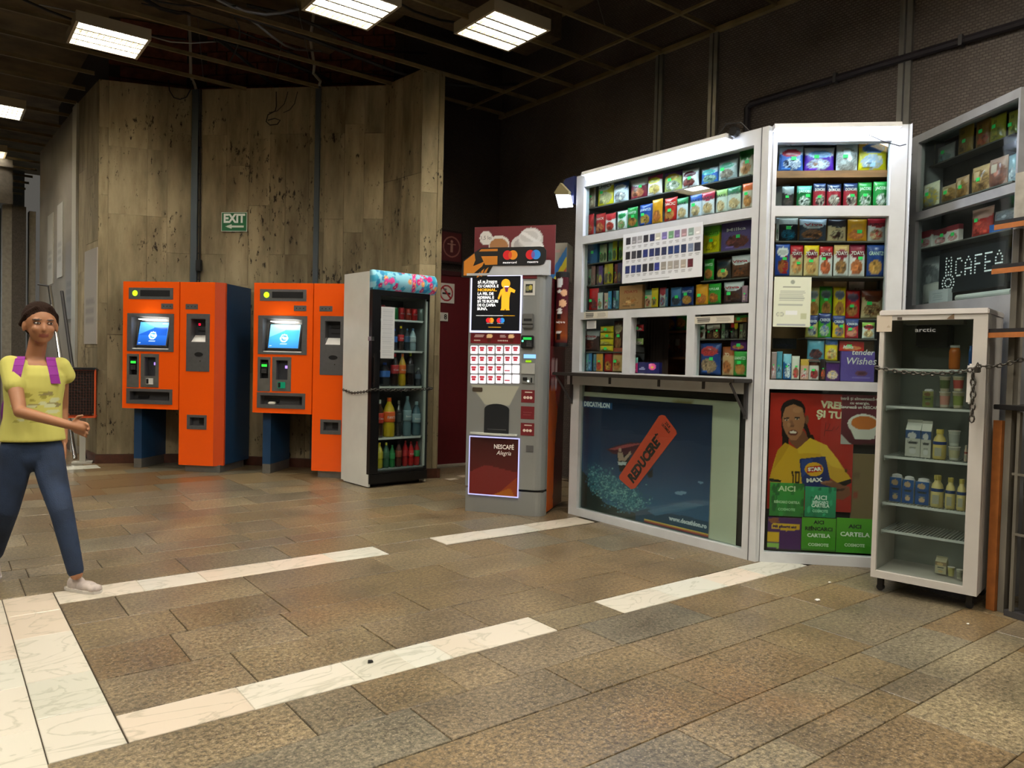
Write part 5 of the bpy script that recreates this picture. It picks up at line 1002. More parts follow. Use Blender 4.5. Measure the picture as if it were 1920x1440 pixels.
wz = row(K2, cD, (205, 912), (1370, 912), .07, ['262 388 712 pouch 2c2422 8a9498 504440 383030 - - ffffff|dark coffee pack with silver top', '422 580 700 pouch 1c6a38 5cb0a0 e8f0e8 284830 - JACOBS d8f0e0|green coffee pack with teal top', '588 718 682 pouch a82838 20305c 30181c e0d0c0 - DONCAFE f0e8e0|red coffee pack with navy top', '734 888 680 pouch a82838 20305c 30181c e0d0c0 - DONCAFE f0e8e0|wide red coffee pack with navy top', '904 1052 678 pouch a42634 1c2c58 30181c e0d0c0 - DONCAFE f0e8e0|red coffee pack with bright sticker', '1058 1208 662 pouch 1f8a38 2a9a44 e8f0e0 1c5c2c - JACOBS e8f8e8|bright green coffee pack', '1214 1368 660 pouch 219040 2a9a44 e8f0e0 1c5c2c - JACOBS e8f8e8|bright green coffee pack'], 'in coffee row of corner display', 'coffee packs in the corner display', parent=SF, zfix=a2+.002, shelf=False)
wz = row(K2, cD, (200, 1290), (1350, 1285), .08, ['196 226 1045 stick c8c8c8 - 404040 888888 - - 303030|narrow striped pack', '230 434 1040 bag 14161c d8d8cc 1c6c8c 102c40 - - 303030|black and teal tea bag', '440 732 1050 bag 3c4454 d8e4ec 8a5c38 4c3430 e0e8f0 Viva c02838|wide cereal pillow bag', '738 938 1050 bag e0c898 241c20 4c2c20 e8d8b0 - - 303030|chocolate striped wafer bag', '942 1150 1055 bag e8a018 - d88850 b86838 - - 805010|amber bag of rolls', '1156 1350 1045 bag e4e4e0 b82430 d8c8a0 c85048 - POPPETTI 202020|white and red bag'], 'in first row of middle corner window', 'bags in the upper row of the middle corner window', parent=SF)
row(K2, cE, (170, 352), (1235, 352), .06, ['176 318 35 tall 2448a0 - 8a4c28 b86c3c e0e0e0 Maro b02030 90|blue cake roll bag', '322 450 45 tall d8c8a0 c01828 d89050 c8a878 8a1830 7DAYS f4f4f0|cream and red croissant pack', '454 600 50 tall e0c890 e8c818 d89858 d0a870 8a1830 7DAYS f4f4f0|cream and yellow croissant pack', '604 738 55 tall e4e4e4 c01c28 c86c48 a85838 8a1830 7DAYS f4f4f0|white croissant pack with red top', '742 890 45 tall e0e0e0 c8a468 a87848 806048 8a1830 7DAYS f4f4f0|white croissant pack with tan top', '896 1052 38 tall e4e0e0 8a1438 c87848 a05838 8a1830 7DAYS f4f4f0|white croissant pack with maroon top', '1060 1238 45 bag 1c3c80 - c89858 a87838 - GRANITZI c0d8c8|navy bag of rolls'], 'in croissant row of corner display', 'croissant packs in the corner display', parent=SF)
for x0, y0, x1, y1, a, b_, lab in ((640, 368, 880, 478, 'e8b078', 'c85848', 'gold and red foil sweets bag behind the breadstick packs'), (884, 368, 1042, 486, 'e8c0b0', 'a83028', 'crinkled red foil sweets bag behind the breadstick packs')):
    solo(K2, cE, x0, y0, x1, y1+90, .30, 'bag', lab, a, '-', a, b_, sticker=False, name='sweets_bag')
gy = row(K2, cE, (515, 742), (1230, 775), .17, ['480 602 450 tall d8c878 - c08840 a87038 98a0a8 - 303030|pale yellow breadstick pack', '606 732 445 tall 50b028 - c08840 a87038 5a6a70 - 303030|green breadstick pack', '737 856 450 tall e8cc18 - c08840 a87038 6a7088 - 303030|yellow breadstick pack', '860 1002 480 tall c81c28 - c08048 a87038 60406c - 303030|red breadstick pack', '1008 1228 475 bag d8c498 8a3818 c8a878 7a4828 7a3418 - f0e0c0|cream and brown biscuit bag'], 'in breadstick row of corner display', 'breadstick packs in the corner display', parent=SF)
row(K2, cE, (465, 935), (1140, 960), .09, ['466 590 725 bag c8c068 283878 505888 d8d8b0 283878 CREKER d8e0f0|pale and blue cracker bag', '594 724 705 bag 4cac28 283878 5068a0 d8e8b0 283878 CREKER d8e0f0|green and blue cracker bag', '728 852 730 bag e0c018 283878 c88850 5a6a88 283878 CREKER d8e0f0|yellow and blue cracker bag', '856 990 760 bag c82438 28387c c88858 e09090 283878 CREKER d8e0f0|red and blue cracker bag', '1014 1140 795 bag dfe6e0 8cb84c d8c090 b89060 c02830 BAKE 202428|white rolls bag with green top'], 'in cracker row of corner display', 'cracker bags in the corner display', parent=SF)
row(K2, cE, (480, 1170), (1035, 1165), .08, ['484 654 955 bag 5a98b0 - 302c38 70403c - - 303030|light blue bag of dark biscuits', '660 788 940 bag e8d020 3878b8 c88048 e8e0a0 - LEONE 303890|yellow and blue biscuit bag'], 'under cracker row of corner display', 'biscuit bags in the corner display', parent=SF)
solo(K2, cE, 792, 978, 1030, 1072, .10, 'box', 'flat red and orange biscuit pack above the purple box', 'c02820', '-', 'e0a060', 'c86838')
row(K2, cE, (135, 1345), (660, 1350), .06, ['136 186 1080 stick b89a98 - c02838 d8d0d0 - - 303030|pink striped wafer', '190 246 1075 stick 58a0b8 - 306888 a8d0d8 - - 303030|teal wafer', '250 330 1100 stick 1c5c98 8ac8e0 e8f0f4 183c70 - OREO f0f4f8 90|blue biscuit tube', '334 414 1120 stick e0dcd0 - c02838 a07858 - - 303030|white and red chocolate bar', '418 498 1150 stick d8a890 c8a040 b82838 e8e0d8 - - 303030|rose and gold chocolate bar', '502 604 1150 stick d8d0c8 5c3024 b02838 8a5848 - - 303030|white and brown chocolate bar', '608 660 1150 stick 2c2020 - c04828 604838 - - 303030|slim black and red bar', '666 800 1175 box 4c2468 - c8a868 d8c8d0 - - 303030|purple chocolate pack'], 'on bottom row of corner display', 'chocolate and wafers on the bottom row of the corner display', parent=SF, zfix=b1_+.002, shelf=False)
mk = solo(K2, cE, 804, 1076, 1132, 1362, .06, 'box', 'large purple chocolate box with white handwritten lettering in corner display', ('5c4896', [('e', .62, .27, .2, .09, '6a3c50'), ('e', .62, .28, .12, .05, '4c2430'), ('r', .35, .1, .9, .13, '8070b0')]), zb=b1_+.002, sticker=False)
mkw = mk.children[0]
for s_, x_, z_, sz in (('Milka', -.07, .23, .03), ('tender', .03, .195, .05), ('Wishes', .02, .135, .062)): text(s_, sz, M_PAPER, mkw, x_*.9, z_*.95, -.0165, off=.0006, shear=.2)
# notice taped on corner glass and lower things
R = K2.rect(157, 357, 515, 838, .003, cE)
o = sheet('notice', R[2]-R[0], R[3]-R[1], [('e', .5, .9, .06, .045, '90988c'), ('r', .25, .795, .72, .8, '606860'), ('t', .12, .52, .92, .74, 6, 'a4aca0'), ('t', .08, .42, .95, .47, 1, 'a4aca0'), ('r', .32, .24, .64, .32, 'dfe4e4'), ('e', .18, .25, .1, .05, '98a094'), ('e', .18, .25, .08, .035, 'c8ceb8'), ('r', .74, .16, .9, .27, 'b4bc98'), ('t', .1, .02, .9, .06, 1, '98a0a8')], 'd2d8c4', 44, 60, None, None, K2.pt((R[0]+R[2])/2, .004, R[1]), (0, 0, K2.a)); tag(o, 'pale green printed notice taped on the corner display glass', 'notice')
solo(K2, cE, 150, 950, 380, 1050, .14, 'box', 'dark card terminal standing behind the corner display glass', '16181c', '-', '24283c', '101218', sticker=False, name='card_terminal', cat='terminal')
# ================================================================== POSTERS BEHIND THE LOWER PANES
def clampR(F, R):
    a, b, c_ = (bl, br_, bz0) if F is K1 else (l2, r2_, c1_)
    return (max(R[0], a+.003), max(R[1], c_+.003), min(R[2], b-.003), R[3])
def poster(name, F, c, x0, y0, x1, y1, dd, base, ops, nx, nz, label, m=None, cat='poster', seed=0, th=.0012):
    R = clampR(F, F.rect(x0, y0, x1, y1, -dd, c))
    o = sheet(name, R[2]-R[0], R[3]-R[1], ops, base, nx, nz, m, None, F.pt((R[0]+R[2])/2, -dd, R[1]), (0, 0, F.a), seed=seed, thick=th); tag(o, label, cat)
    o['_w'] = R[2]-R[0]; o['_h'] = R[3]-R[1]
    return o, R
o, R = poster('backing_paper', K1, cC, 182, 235, 1272, 1146, .052, 'b9bba4', [('e', .68, .965, .06, .02, '8a7a40'), ('e', .62, .955, .03, .012, 'a8a070')], 40, 30, 'plain cream backing paper behind the sale poster, showing along its top and right edge', cat='paper')
RP = clampR(K1, K1.rect(168, 262, 1080, 1108, -.046, cC)); pw_, ph_ = RP[2]-RP[0], RP[3]-RP[1]
def pv(x, y):
    u, z = K1.uz(*px(cC, x, y), -.046); return ((u-RP[0])/pw_, (z-RP[1])/ph_)
ops = [('g', 0, 1, '2a5a80', '0e1830'), ('g', .0, .45, '356488', '1c3c60'), ('g', .45, 1, '1c3c60', '0f1a34')]
rr = random.Random(3)
dark = [pv(x, y) for x, y in ((165, 720), (220, 780), (300, 850), (330, 960), (440, 1010), (560, 1040), (640, 1090), (640, 1130), (165, 1020))]
ops += [('p', dark, '1c2a28')]
for i in range(1500):     # sea spray
    t = rr.random(); x = 215+abs(rr.gauss(0, 1))*50+t*330; y = 760+rr.random()*70+t*190+rr.gauss(0, 1)*42
    if not (180 < x < 740 and 690 < y < 1040): continue
    u, v = pv(x, y); ops.append(('e', u, v, .005+(.012 if i < 700 else .004)*rr.random(), .004+(.012 if i < 700 else .004)*rr.random(), rr.choice(['2c5a70', '2a566c', '34647a', '2f6074'] if i < 700 else ['3c7080', '4c8490', '2c5a70', '5c909a', '78a8a8'])))
ops += [('p', [pv(x, y) for x, y in ((560, 1030), (640, 1010), (760, 1040), (900, 1060), (1090, 1110), (1090, 1240), (560, 1120))], '24445c'), ('p', [pv(x, y) for x, y in ((640, 1025), (900, 965), (1040, 985), (960, 1010), (700, 1060))], '3a6686')]
for q in ((860, 905, 26, 12), (890, 898, 20, 10), (1010, 830, 18, 8)): u, v = pv(q[0], q[1]); ops.append(('e', u, v, q[2]/900, q[3]/900, '6f90ac'))
ops += [('p', [pv(x, y) for x, y in ((358, 600), (430, 572), (520, 552), (610, 552), (640, 575), (560, 640), (470, 640), (400, 628))], '4a1c2c'), ('p', [pv(x, y) for x, y in ((370, 600), (500, 565), (600, 556), (590, 566), (420, 605))], 'a0484c'),
        ('p', [pv(x, y) for x, y in ((430, 640), (520, 640), (520, 700), (500, 760), (450, 750))], '14181c'), ('e',)+pv(452, 604)+(.014, .017, 'b09080'), ('p', [pv(x, y) for x, y in ((436, 620), (470, 622), (480, 660), (524, 612), (530, 630), (490, 680), (440, 680))], 'a08878'), ('p', [pv(x, y) for x, y in ((436, 684), (500, 690), (490, 712), (440, 706))], 'b8c0c4'),
        ('p', [pv(x, y) for x, y in ((640, 770), (680, 730), (676, 790), (650, 800))], '1c1c20')]
po = sheet('sale_poster', pw_, ph_, ops, '152848', 170, 150, paint_mat('gloss_poster', .35), None, K1.pt((RP[0]+RP[2])/2, -.046, RP[1]), (0, 0, K1.a), seed=4); tag(po, 'dark blue sea poster with a slanted orange REDUCERE label behind the low kiosk glass', 'poster')
L2 = lambda x, y: ((pv(x, y)[0]-.5)*pw_, pv(x, y)[1]*ph_)
q = [L2(x, y) for x, y in ((742, 362), (765, 366), (842, 470), (848, 492), (560, 868), (530, 876), (450, 806), (448, 786), (725, 368))]
lb = MB().prism([q[i] for i in (8, 0, 1, 2, 3, 4, 5, 6, 7)], -.0035, -.001).build('orange_label', mat('label_orange', 'd2482a', .5), po)
a_, b_ = L2(530, 800), L2(740, 490); ang = math.atan2(b_[1]-a_[1], b_[0]-a_[0]); mid = L2(628, 668)
text('REDUCERE*', .105, mat('ink_dark', '1c1814', .6), lb, mid[0], mid[1], -.0045, ang, width=math.hypot(b_[0]-a_[0], b_[1]-a_[1])*.98, off=.006)
m2_ = L2(775, 465); text('ULTIMELE', .028, mat('ink_dark'), lb, m2_[0]-.005, m2_[1]+.01, -.0045, ang-PI/2, off=.001, width=.095); text('ZILE', .028, mat('ink_dark'), lb, m2_[0]+.012, m2_[1]+.036, -.0045, ang-PI/2, off=.001, width=.06)
a_ = L2(192, 262); b_ = L2(398, 325); bx_ = B(a_[0], b_[0], -.0025, -.0005, b_[1], a_[1]).build('shop_name_box', mat('shop_blue', '1f4c7c', .4), po)
text('DECATHLON', .05, mat('ink_pale', 'd6e2ec', .5), bx_, (a_[0]+b_[0])/2, (a_[1]+b_[1])/2, -.003, width=(b_[0]-a_[0])*.86, off=.003)
w_ = L2(920, 1105); text('www.decathlon.ro', .042, mat('ink_pale2', 'c3ced6', .5), po, w_[0], w_[1], -.001, width=.34, off=.0025)
for i, c_ in enumerate(('c8b050', 'b8703c', '8a2c34')):
    y_ = -.0+.022-.008*i; B(L2(620, 1090)[0], pw_/2, -.0015, -.0003, y_, y_+.0075).build('stripe', mat('stripe_'+c_, c_, .5), po)
# corner window posters
red, R = poster('footballer_poster', K2, cG, 85, 72, 718, 950, .046, 'b3241c', [], 10, 10, 'red poster of a dark-haired man in a yellow football jersey holding a crisps bag')
bpy.data.objects.remove(red)
fw_, fh_ = R[2]-R[0], R[3]-R[1]
def fv(x, y):
    u, z = K2.uz(*px(cG, x, y), -.046); return ((u-R[0])/fw_, (z-R[1])/fh_)
FPp = lambda pts, c_: ('p', [fv(x, y) for x, y in pts], c_)
def fe(x, y, rx, ry, c_): u, v = fv(x, y); return ('e', u, v, rx/633, ry/878, c_)
skin, skd, hair = 'a06a48', '784a32', '1c1412'
ops = [('g', 0, 1, '9c2018', 'b0281c'),
 fe(268, 195, 92, 80, hair), FPp([(178, 200), (190, 520), (230, 500), (245, 330), (215, 230)], hair), FPp([(345, 190), (372, 300), (400, 380), (436, 440), (415, 490), (390, 460), (365, 360), (330, 300)], hair), fe(212, 470, 26, 60, '20140f'), fe(405, 430, 24, 50, '20140f'),
 FPp([(235, 360), (350, 350), (390, 420), (300, 490), (240, 430)], skd),
 FPp([(90, 710), (120, 600), (150, 500), (210, 440), (300, 488), (395, 405), (520, 460), (600, 560), (660, 650), (705, 715), (690, 740), (600, 745), (540, 700), (540, 760), (100, 750)], 'c99a22'),
 FPp([(395, 405), (520, 460), (600, 560), (640, 640), (560, 620), (470, 520), (310, 520), (300, 488)], 'd8ad30'), FPp([(150, 500), (210, 440), (240, 460), (180, 560), (120, 640)], 'b88a1c'),
 fe(272, 268, 84, 132, skin), FPp([(200, 300), (345, 300), (335, 370), (290, 425), (250, 420), (212, 370)], skin), fe(372, 268, 14, 34, skd),
 FPp([(186, 230), (200, 180), (272, 150), (340, 180), (352, 240), (360, 200), (330, 130), (270, 110), (200, 140)], hair),
 FPp([(198, 255), (238, 250), (240, 258), (200, 264)], '1c1210'), FPp([(278, 246), (318, 250), (318, 258), (278, 256)], '1c1210'), fe(220, 270, 15, 6, 'b8a090'), fe(298, 264, 15, 6, 'b8a090'), fe(222, 270, 6, 6, '140c08'), fe(300, 264, 6, 6, '140c08'),
 FPp([(246, 270), (262, 270), (278, 312), (236, 316)], '8a5a40'), fe(257, 316, 22, 8, skd), fe(268, 366, 36, 22, '5c2820'), fe(268, 362, 28, 10, 'e0d4c8'), fe(236, 306, 14, 18, 'ac7652'), fe(300, 196, 34, 22, 'ac7652'),
 FPp([(88, 705), (180, 722), (176, 740), (90, 730)], '181410'), FPp([(600, 742), (700, 712), (706, 740), (660, 765), (610, 765)], '181410'),
 FPp([(255, 655), (272, 655), (272, 748), (262, 748), (262, 672), (255, 672)], '28180c'), FPp([(282, 655), (318, 655), (318, 748), (282, 748)], '28180c'), FPp([(294, 672), (308, 672), (308, 734), (294, 734)], 'c8961e'),
 FPp([(315, 562), (510, 542), (560, 780), (340, 800)], '1c2c64'), FPp([(330, 570), (420, 560), (380, 660), (335, 700)], '2c4280'),
 fe(425, 640, 70, 52, 'd8a020'), FPp([(372, 622), (482, 610), (484, 654), (372, 668)], 'b82420'),
 FPp([(470, 735), (560, 720), (640, 760), (690, 770), (700, 830), (640, 870), (590, 860), (580, 780), (480, 750)], skd), FPp([(470, 730), (560, 725), (565, 738), (480, 748)], '94644a'), FPp([(590, 790), (660, 780), (650, 800), (596, 806)], '40261a'), fe(665, 650, 9, 14, '5c4418')]
red = sheet('footballer_poster', fw_, fh_, ops, 'a8241a', 130, 170, paint_mat('gloss_poster'), None, K2.pt((R[0]+R[2])/2, -.046, R[1]), (0, 0, K2.a), seed=3); tag(red, 'red poster of a dark-haired man in a yellow football jersey holding a crisps bag', 'poster')
FL = lambda x, y: ((fv(x, y)[0]-.5)*fw_, fv(x, y)[1]*fh_)
M_INK = mat('ink_offwhite', 'd8cfa8', .5); a_ = FL(560, 160); text('VREI', .06, M_INK, red, a_[0]-.005, a_[1], -.001, -.05, off=.003, width=.125); a_ = FL(540, 232); text('ȘI TU', .06, M_INK, red, a_[0], a_[1], -.001, -.05, off=.003, width=.16)
a_ = FL(428, 640); text('STAR', .03, mat('ink_wht', 'e8e4da', .5), red, a_[0], a_[1], -.001, .1, off=.002, width=.085); a_ = FL(425, 722); text('MAX', .034, mat('ink_wht'), red, a_[0], a_[1], -.001, .1, off=.002, width=.1)
sgp = MB(); pts = [FL(x, y) for x, y in ((500, 390), (515, 290), (545, 300), (530, 340), (512, 350), (560, 350), (575, 320), (590, 345), (610, 318))]; sgp.tube([(p_[0], -.0012, p_[1]) for p_ in pts], .0012, 4).build('signature', mat('ink_dark'), red)
o, R = poster('coffee_poster', K2, cG, 630, 82, 900, 455, .042, '5c1220', [('g', 0, 1, '4c0f1c', '6a1626'), ('e', .62, .42, .44, .2, 'd8d4c8'), ('p', [(.18, .42), (1, .42), (.94, .12), (.4, .1)], 'cfcac0'), ('e', .64, .44, .36, .14, 'c06a24'), ('p', [(0, .2), (.3, 0), (0, 0)], 'a8a49c'), ('r', .6, 0, 1, .03, '3c2018')], 44, 60, 'maroon coffee poster with a white cup, overlapping the red poster')
for i, s_ in enumerate(('Intră și alimentează-te', 'cu energie.', 'Savurează un NESCAFÉ')): text(s_, .026, mat('ink_wht'), o, 0.0, (R[3]-R[1])*(.92-.085*i), -.001, off=.0006, width=[.235, .12, .235][i])
poster('cardboard', K2, cG, 700, 525, 905, 1270, .060, '7a6444', [('r', 0, .42, 1, .425, '5a4830'), ('r', .1, .75, .35, .82, '6a5438'), ('r', .1, .55, .3, .62, '8a3a28')], 16, 30, 'brown cardboard sheet behind the corner window posters', cat='cardboard', th=.006)
def rounded_poster(x0, y0, x1, y1, dd, base, ops, lines, label, name='recharge_sticker'):
    o, R = poster(name, K2, cG, x0, y0, x1, y1, dd, base, ops, 30, 30, label, cat='sticker'); h = R[3]-R[1]; w = R[2]-R[0]
    for s_, v, sz, c_, wd in lines: text(s_, sz*h, mat('ink_'+c_, c_, .5), o, 0, v*h, -.001, off=.0012, width=wd*w)
    return o
sp = [('e', random.Random(i).random(), random.Random(i+50).random(), .05, .16*random.Random(i+9).random()+.03, random.Random(i).choice(['1c5c28', '2f8a3a', '246a2c'])) for i in range(30)]
rounded_poster(92, 742, 350, 992, .038, '2f8a34', [('g', 0, 1, '24702c', '3a9438')]+sp, [('AICI', .82, .22, 'c8d8b0', .5), ('REÎNCARCI CARTELA', .42, .1, 'a8c8a0', .75), ('COSMOTE', .2, .1, '8ac08a', .5)], 'dark green AICI sticker under the jersey, left of the teal one')
rounded_poster(356, 772, 590, 1000, .040, '1f8a5c', [('g', 0, 1, '1c7a50', '2c9c6c')]+[(a, b, c, d, e, random.Random(int(b*99)).choice(['16704a', '36a878'])) for a, b, c, d, e, f_ in sp[:14]], [('AICI', .64, .2, 'e0ece0', .42), ('REÎNCARCI', .49, .12, 'd0e4d8', .5), ('CARTELA', .38, .15, 'e0ece0', .58), ('COSMOTE', .2, .12, '90d0a8', .5)], 'teal green AICI REÎNCARCI CARTELA sticker in the corner window')
rounded_poster(76, 1002, 328, 1250, .042, '4a1c5a', [('p', [(.1, .66), (.14, .82), (.95, .82), (.95, .64), (.6, .62), (.58, .56), (.52, .62)], 'd8a820'), ('r', 0, .25, .36, .55, 'd8a820'), ('p', [(0, .1), (.34, .06), (.34, .2), (0, .22)], '8ab04c'), ('p', [(0, .95), (.3, 1), (.34, .86), (.1, .8)], '8a5030'), ('g', 0, .04, '2c2018', '2c2018')], [('Mă găsești aici', .725, .1, '3c1c48', .7)], 'purple sticker with a yellow speech bubble at the bottom left of the corner window')
rounded_poster(331, 1004, 588, 1252, .044, '4c9a1e', [('g', 0, 1, '3f8a18', '57a424'), ('g', 0, .04, '3a7018', '3a7018')], [('AICI', .86, .15, '20301c', .3), ('REÎNCARCI', .66, .15, '20301c', .8), ('CARTELA', .46, .15, 'e8eee0', .68), ('COSMOTE', .18, .12, 'c8dcb8', .6)], 'light green sticker reading AICI REÎNCARCI CARTELA on the bottom row')
rounded_poster(592, 1008, 870, 1268, .046, '4c9a1e', [('g', 0, 1, '3f8a18', '57a424')], [('AICI', .76, .15, '20301c', .35), ('CARTELA', .53, .17, 'e8eee0', .8), ('COSMOTE', .22, .12, 'c8dcb8', .55)], 'light green AICI CARTELA sticker partly behind the white freezer')
B(.041, 1.82, .066, .075, .031, ctz-.04).build('inner_board', mat('board_dark', '2a2420', .8, noise=.2), KI)
B(.05, W2-.05, .08, .09, .031, b1_-.04).build('inner_board', mat('board_dark'), SF)

# ================================================================== SIDE DISPLAY (right)
M_GRY = mat('grey_paint', '8b8d90', .45, noise=.15, nscale=9)
SD = empty('side_display', (5.306, 2.53, 0), -122, 'grey framed glass snack cabinet on the right behind the white freezer', 'display cabinet')
L3 = K3.uz(*px(cH, 100, 500))[0]; Rr = K3.uz(*px(cH, 725, 320))[0]; W3 = K3.uz(1907, 343)[0]
T3 = K3.uz(1720, 257)[1]+.01; h1t = K3.uz(*px(cH, 400, 195))[1]; h1b = K3.uz(*px(cH, 400, 672))[1]; h2t = K3.uz(*px(cH, 390, 730))[1]; h2b = K3.uz(*px(cH, 380, 1312))[1]
L3b = K3.uz(*px(cH, 72, 1100))[0]; Rrb = K3.uz(*px(cH, 690, 1000))[0]
MB().holed(0, W3, 0, T3, 0, .05, [(L3, h1b, Rr, h1t), (L3, h2b, Rr, h2t)]).build('front_frame', M_GRY, SD)
for a, b_ in ((h1b, h1t), (h2b, h2t)): B(L3+.001, Rr-.001, .025, .03, a+.001, b_-.001).build('pane', GLS, SD)
rv = MB()
for i in range(9): rv.lathe([(.006, -.004), (.006, 0)], (L3*.5, 0, .8+i*.24), 8, axis='y')
tag(rv.build('rivets', M_DARKTRIM, SD), kind='stuff')
B(0, .04, .0505, .25, 0, T3).build('side_panel', M_GRY, SD); B(W3-.04, W3, .0505, .25, 0, T3).build('side_panel', M_GRY, SD)
B(0, W3, .05, .25, T3-.0, T3+.02).build('top_panel', M_GRY, SD); B(.0, W3, .2505, .27, .02, T3-.001).build('rear_panel', mat('board_dark'), SD)
B(.041, W3-.041, .06, .245, h2b-.02, h2b-.001).build('shelf', M_GRY, SD)
GC = 'packets in the upper pane of the side display'
def r3(p0, p1_, dd, items, where, grp, **k): return row(K3, cH, p0, p1_, dd, items, where, grp, parent=SD, sdep=.10, **k)
r3((110, 515), (725, 255), .16, ['112 192 350 bag c8cca0 - 3c7a48 a8b088 - - 303030|cream green packet', '196 305 340 bag c8cfd0 - 88a8b8 a8b0a8 - - 303030|white blue packet', '340 435 215 bag b0903c - 8a6a30 a88040 - 25 303030|ochre packet', '440 532 180 bag a87838 - c85028 986830 - 25 303030|orange spice packet', '540 640 150 bag b0a830 - 889040 a89840 - 25 303030|yellow green packet', '645 728 120 bag a8a038 - 8a9838 b0a850 - 25 303030|yellow packet'], 'on the high shelf of side display', GC)
r3((105, 742), (715, 578), .06, ['108 212 580 clear d8d8c0 - c8b030 8a9aa0 e0e0d8|clear bag of yellow sweets', '218 318 590 clear b8a080 - 9a7840 6a4c28 d8c8a0|clear bag of brown pretzels', '322 402 540 clear b89878 - a88048 704c28 d8c8a8|clear bag of light pretzels', '406 520 470 clear c8a880 - b08850 604428 d8b890|tall clear bag of pretzel sticks', '526 640 420 clear b89890 - 9a6050 785048 d0c0b0|clear bag of pink brown sweets', '648 712 400 bag 88a8b8 - c8d0d8 7088a0 - - 303030|shiny blue bag'], 'behind lower rail of upper side pane', 'clear bags in the side display')
zz3 = r3((98, 1005), (700, 860), .08, ['98 188 885 box dcdad8 b03c48 b8b0b0 c86870 - CEAI c03040|white tea carton with red corner', '190 280 868 box d8d6d4 a83848 b8a8a8 c05860 - CEAI c03040|white tea carton with pink print', '284 360 845 box dcd8d6 a83440 b0a0a0 b84858 - CEAI c03040|white tea carton nearest the red bag'], 'in lower side pane', 'white tea cartons in the side display', sdep=.10) if False else row(K3, cH, (98, 1005), (700, 860), .08, ['98 188 885 box dcdad8 b03c48 b8b0b0 c86870 - CEAI c03040|white tea carton with red corner', '190 280 868 box d8d6d4 a83848 b8a8a8 c05860 - CEAI c03040|white tea carton with pink print', '284 360 845 box dcd8d6 a83440 b0a0a0 b84858 - CEAI c03040|white tea carton nearest the red bag', '408 545 735 bag c0241c d8a898 d85040 a83028 - - ffffff|tall red bag with clear top', '552 700 830 box 28589c - 3c70b0 204880 - - ffffff|flat blue box'], 'in lower side pane', 'goods on the shelf of the lower side pane', parent=SD, sdep=.10)
# CAFEA light board
R = K3.rect(238, 985, 650, 1250, -.07, cH)
cb = empty('coffee_light_board', K3.pt((R[0]+R[2])/2, -.07, R[1]), -122, 'black board with white light dots forming a coffee pot and the word CAFEA', 'light board'); bw, bh = R[2]-R[0], R[3]-R[1]
B(-bw/2, bw/2, 0, .012, 0, bh).build('board', mat('board_black', '14161a', .3), cb)
G5x7 = {'C': ['01110', '10001', '10000', '10000', '10000', '10001', '01110'], 'A': ['00100', '01010', '10001', '10001', '11111', '10001', '10001'], 'F': ['11111', '10000', '10000', '11110', '10000', '10000', '10000'], 'E': ['11111', '10000', '10000', '11110', '10000', '10000', '11111']}
dots = MB(); M_DOT = mat('white_dot', 'dfe3e6', .4, emit=.25)
def dot(x, z): dots.lathe([(.0045, -.003), (.006, 0)], (x, 0, z), 6, axis='y')
for i, ch_ in enumerate('CAFEA'):
    for r_, line in enumerate(G5x7[ch_]):
        for c_, v in enumerate(line):
            if v == '1': dot(-bw*.22+i*bw*.148+c_*bw*.022, bh*(.80-.068*r_))
for k in range(16): a = 2*PI*k/16; dot(-bw*.34+.055*math.cos(a), bh*.25+.05*math.sin(a))
for k in range(10): a = 2*PI*k/10; dot(-bw*.34+.03*math.cos(a), bh*.25+.025*math.sin(a))
for r_ in range(7):
    for s_ in (-1, 1): dot(-bw*.34+s_*(.022+.004*(r_ % 2)), bh*(.44+.07*r_))
    if r_ % 2: dot(-bw*.34, bh*(.44+.07*r_))
tag(dots.build('light_dots', M_DOT, cb), kind='stuff')
solo(K3, cH, 172, 1250, 292, 1352, .045, 'box', 'small white card standing behind the lower edge of the side display glass', ('c9ccd2', [('t', .2, .2, .8, .8, 4, 'b0b4bc')]), zb=h2b+.0, sticker=False, name='white_card', cat='card')
solo(K3, cH, 85, 1045, 236, 1215, .12, 'clear', 'rumpled clear plastic bag beside the black light board', 'b8bcc0', '-', '888c90', '60646a', '-', zb=h2b+.05, sticker=False, name='plastic_bag')
solo(K3, cH, 112, 1205, 232, 1290, .10, 'bag', 'rolled white paper bag under the clear plastic bag', 'c8c8c4', '-', '-', '-', zb=h2b+.0, sticker=False, name='paper_bag')
solo(K3, cH, 560, 745, 700, 832, .10, 'clear', 'clump of clear film lying on the flat blue box', 'b0b4b8', '-', '9a9ea4', '70747a', '-', sticker=False, name='film_bag')
ro_ = MB().tube([K3.pt(Uc(K3, cH, 300, 1320), -.055, h2b+.02), K3.pt(Uc(K3, cH, 640, 1290), -.055, h2b+.02)], .02, 12).build('paper_roll', mat('roll_white', 'b8b8b2', .7)); tag(ro_, 'long white paper roll lying along the sill of the side display', 'paper roll')
tb_ = MB()
# reflected tube lamp of the side display (a small lamp hung inside)
ul_ = K3.uz(*px(cH, 120, 345), -.3)[0]

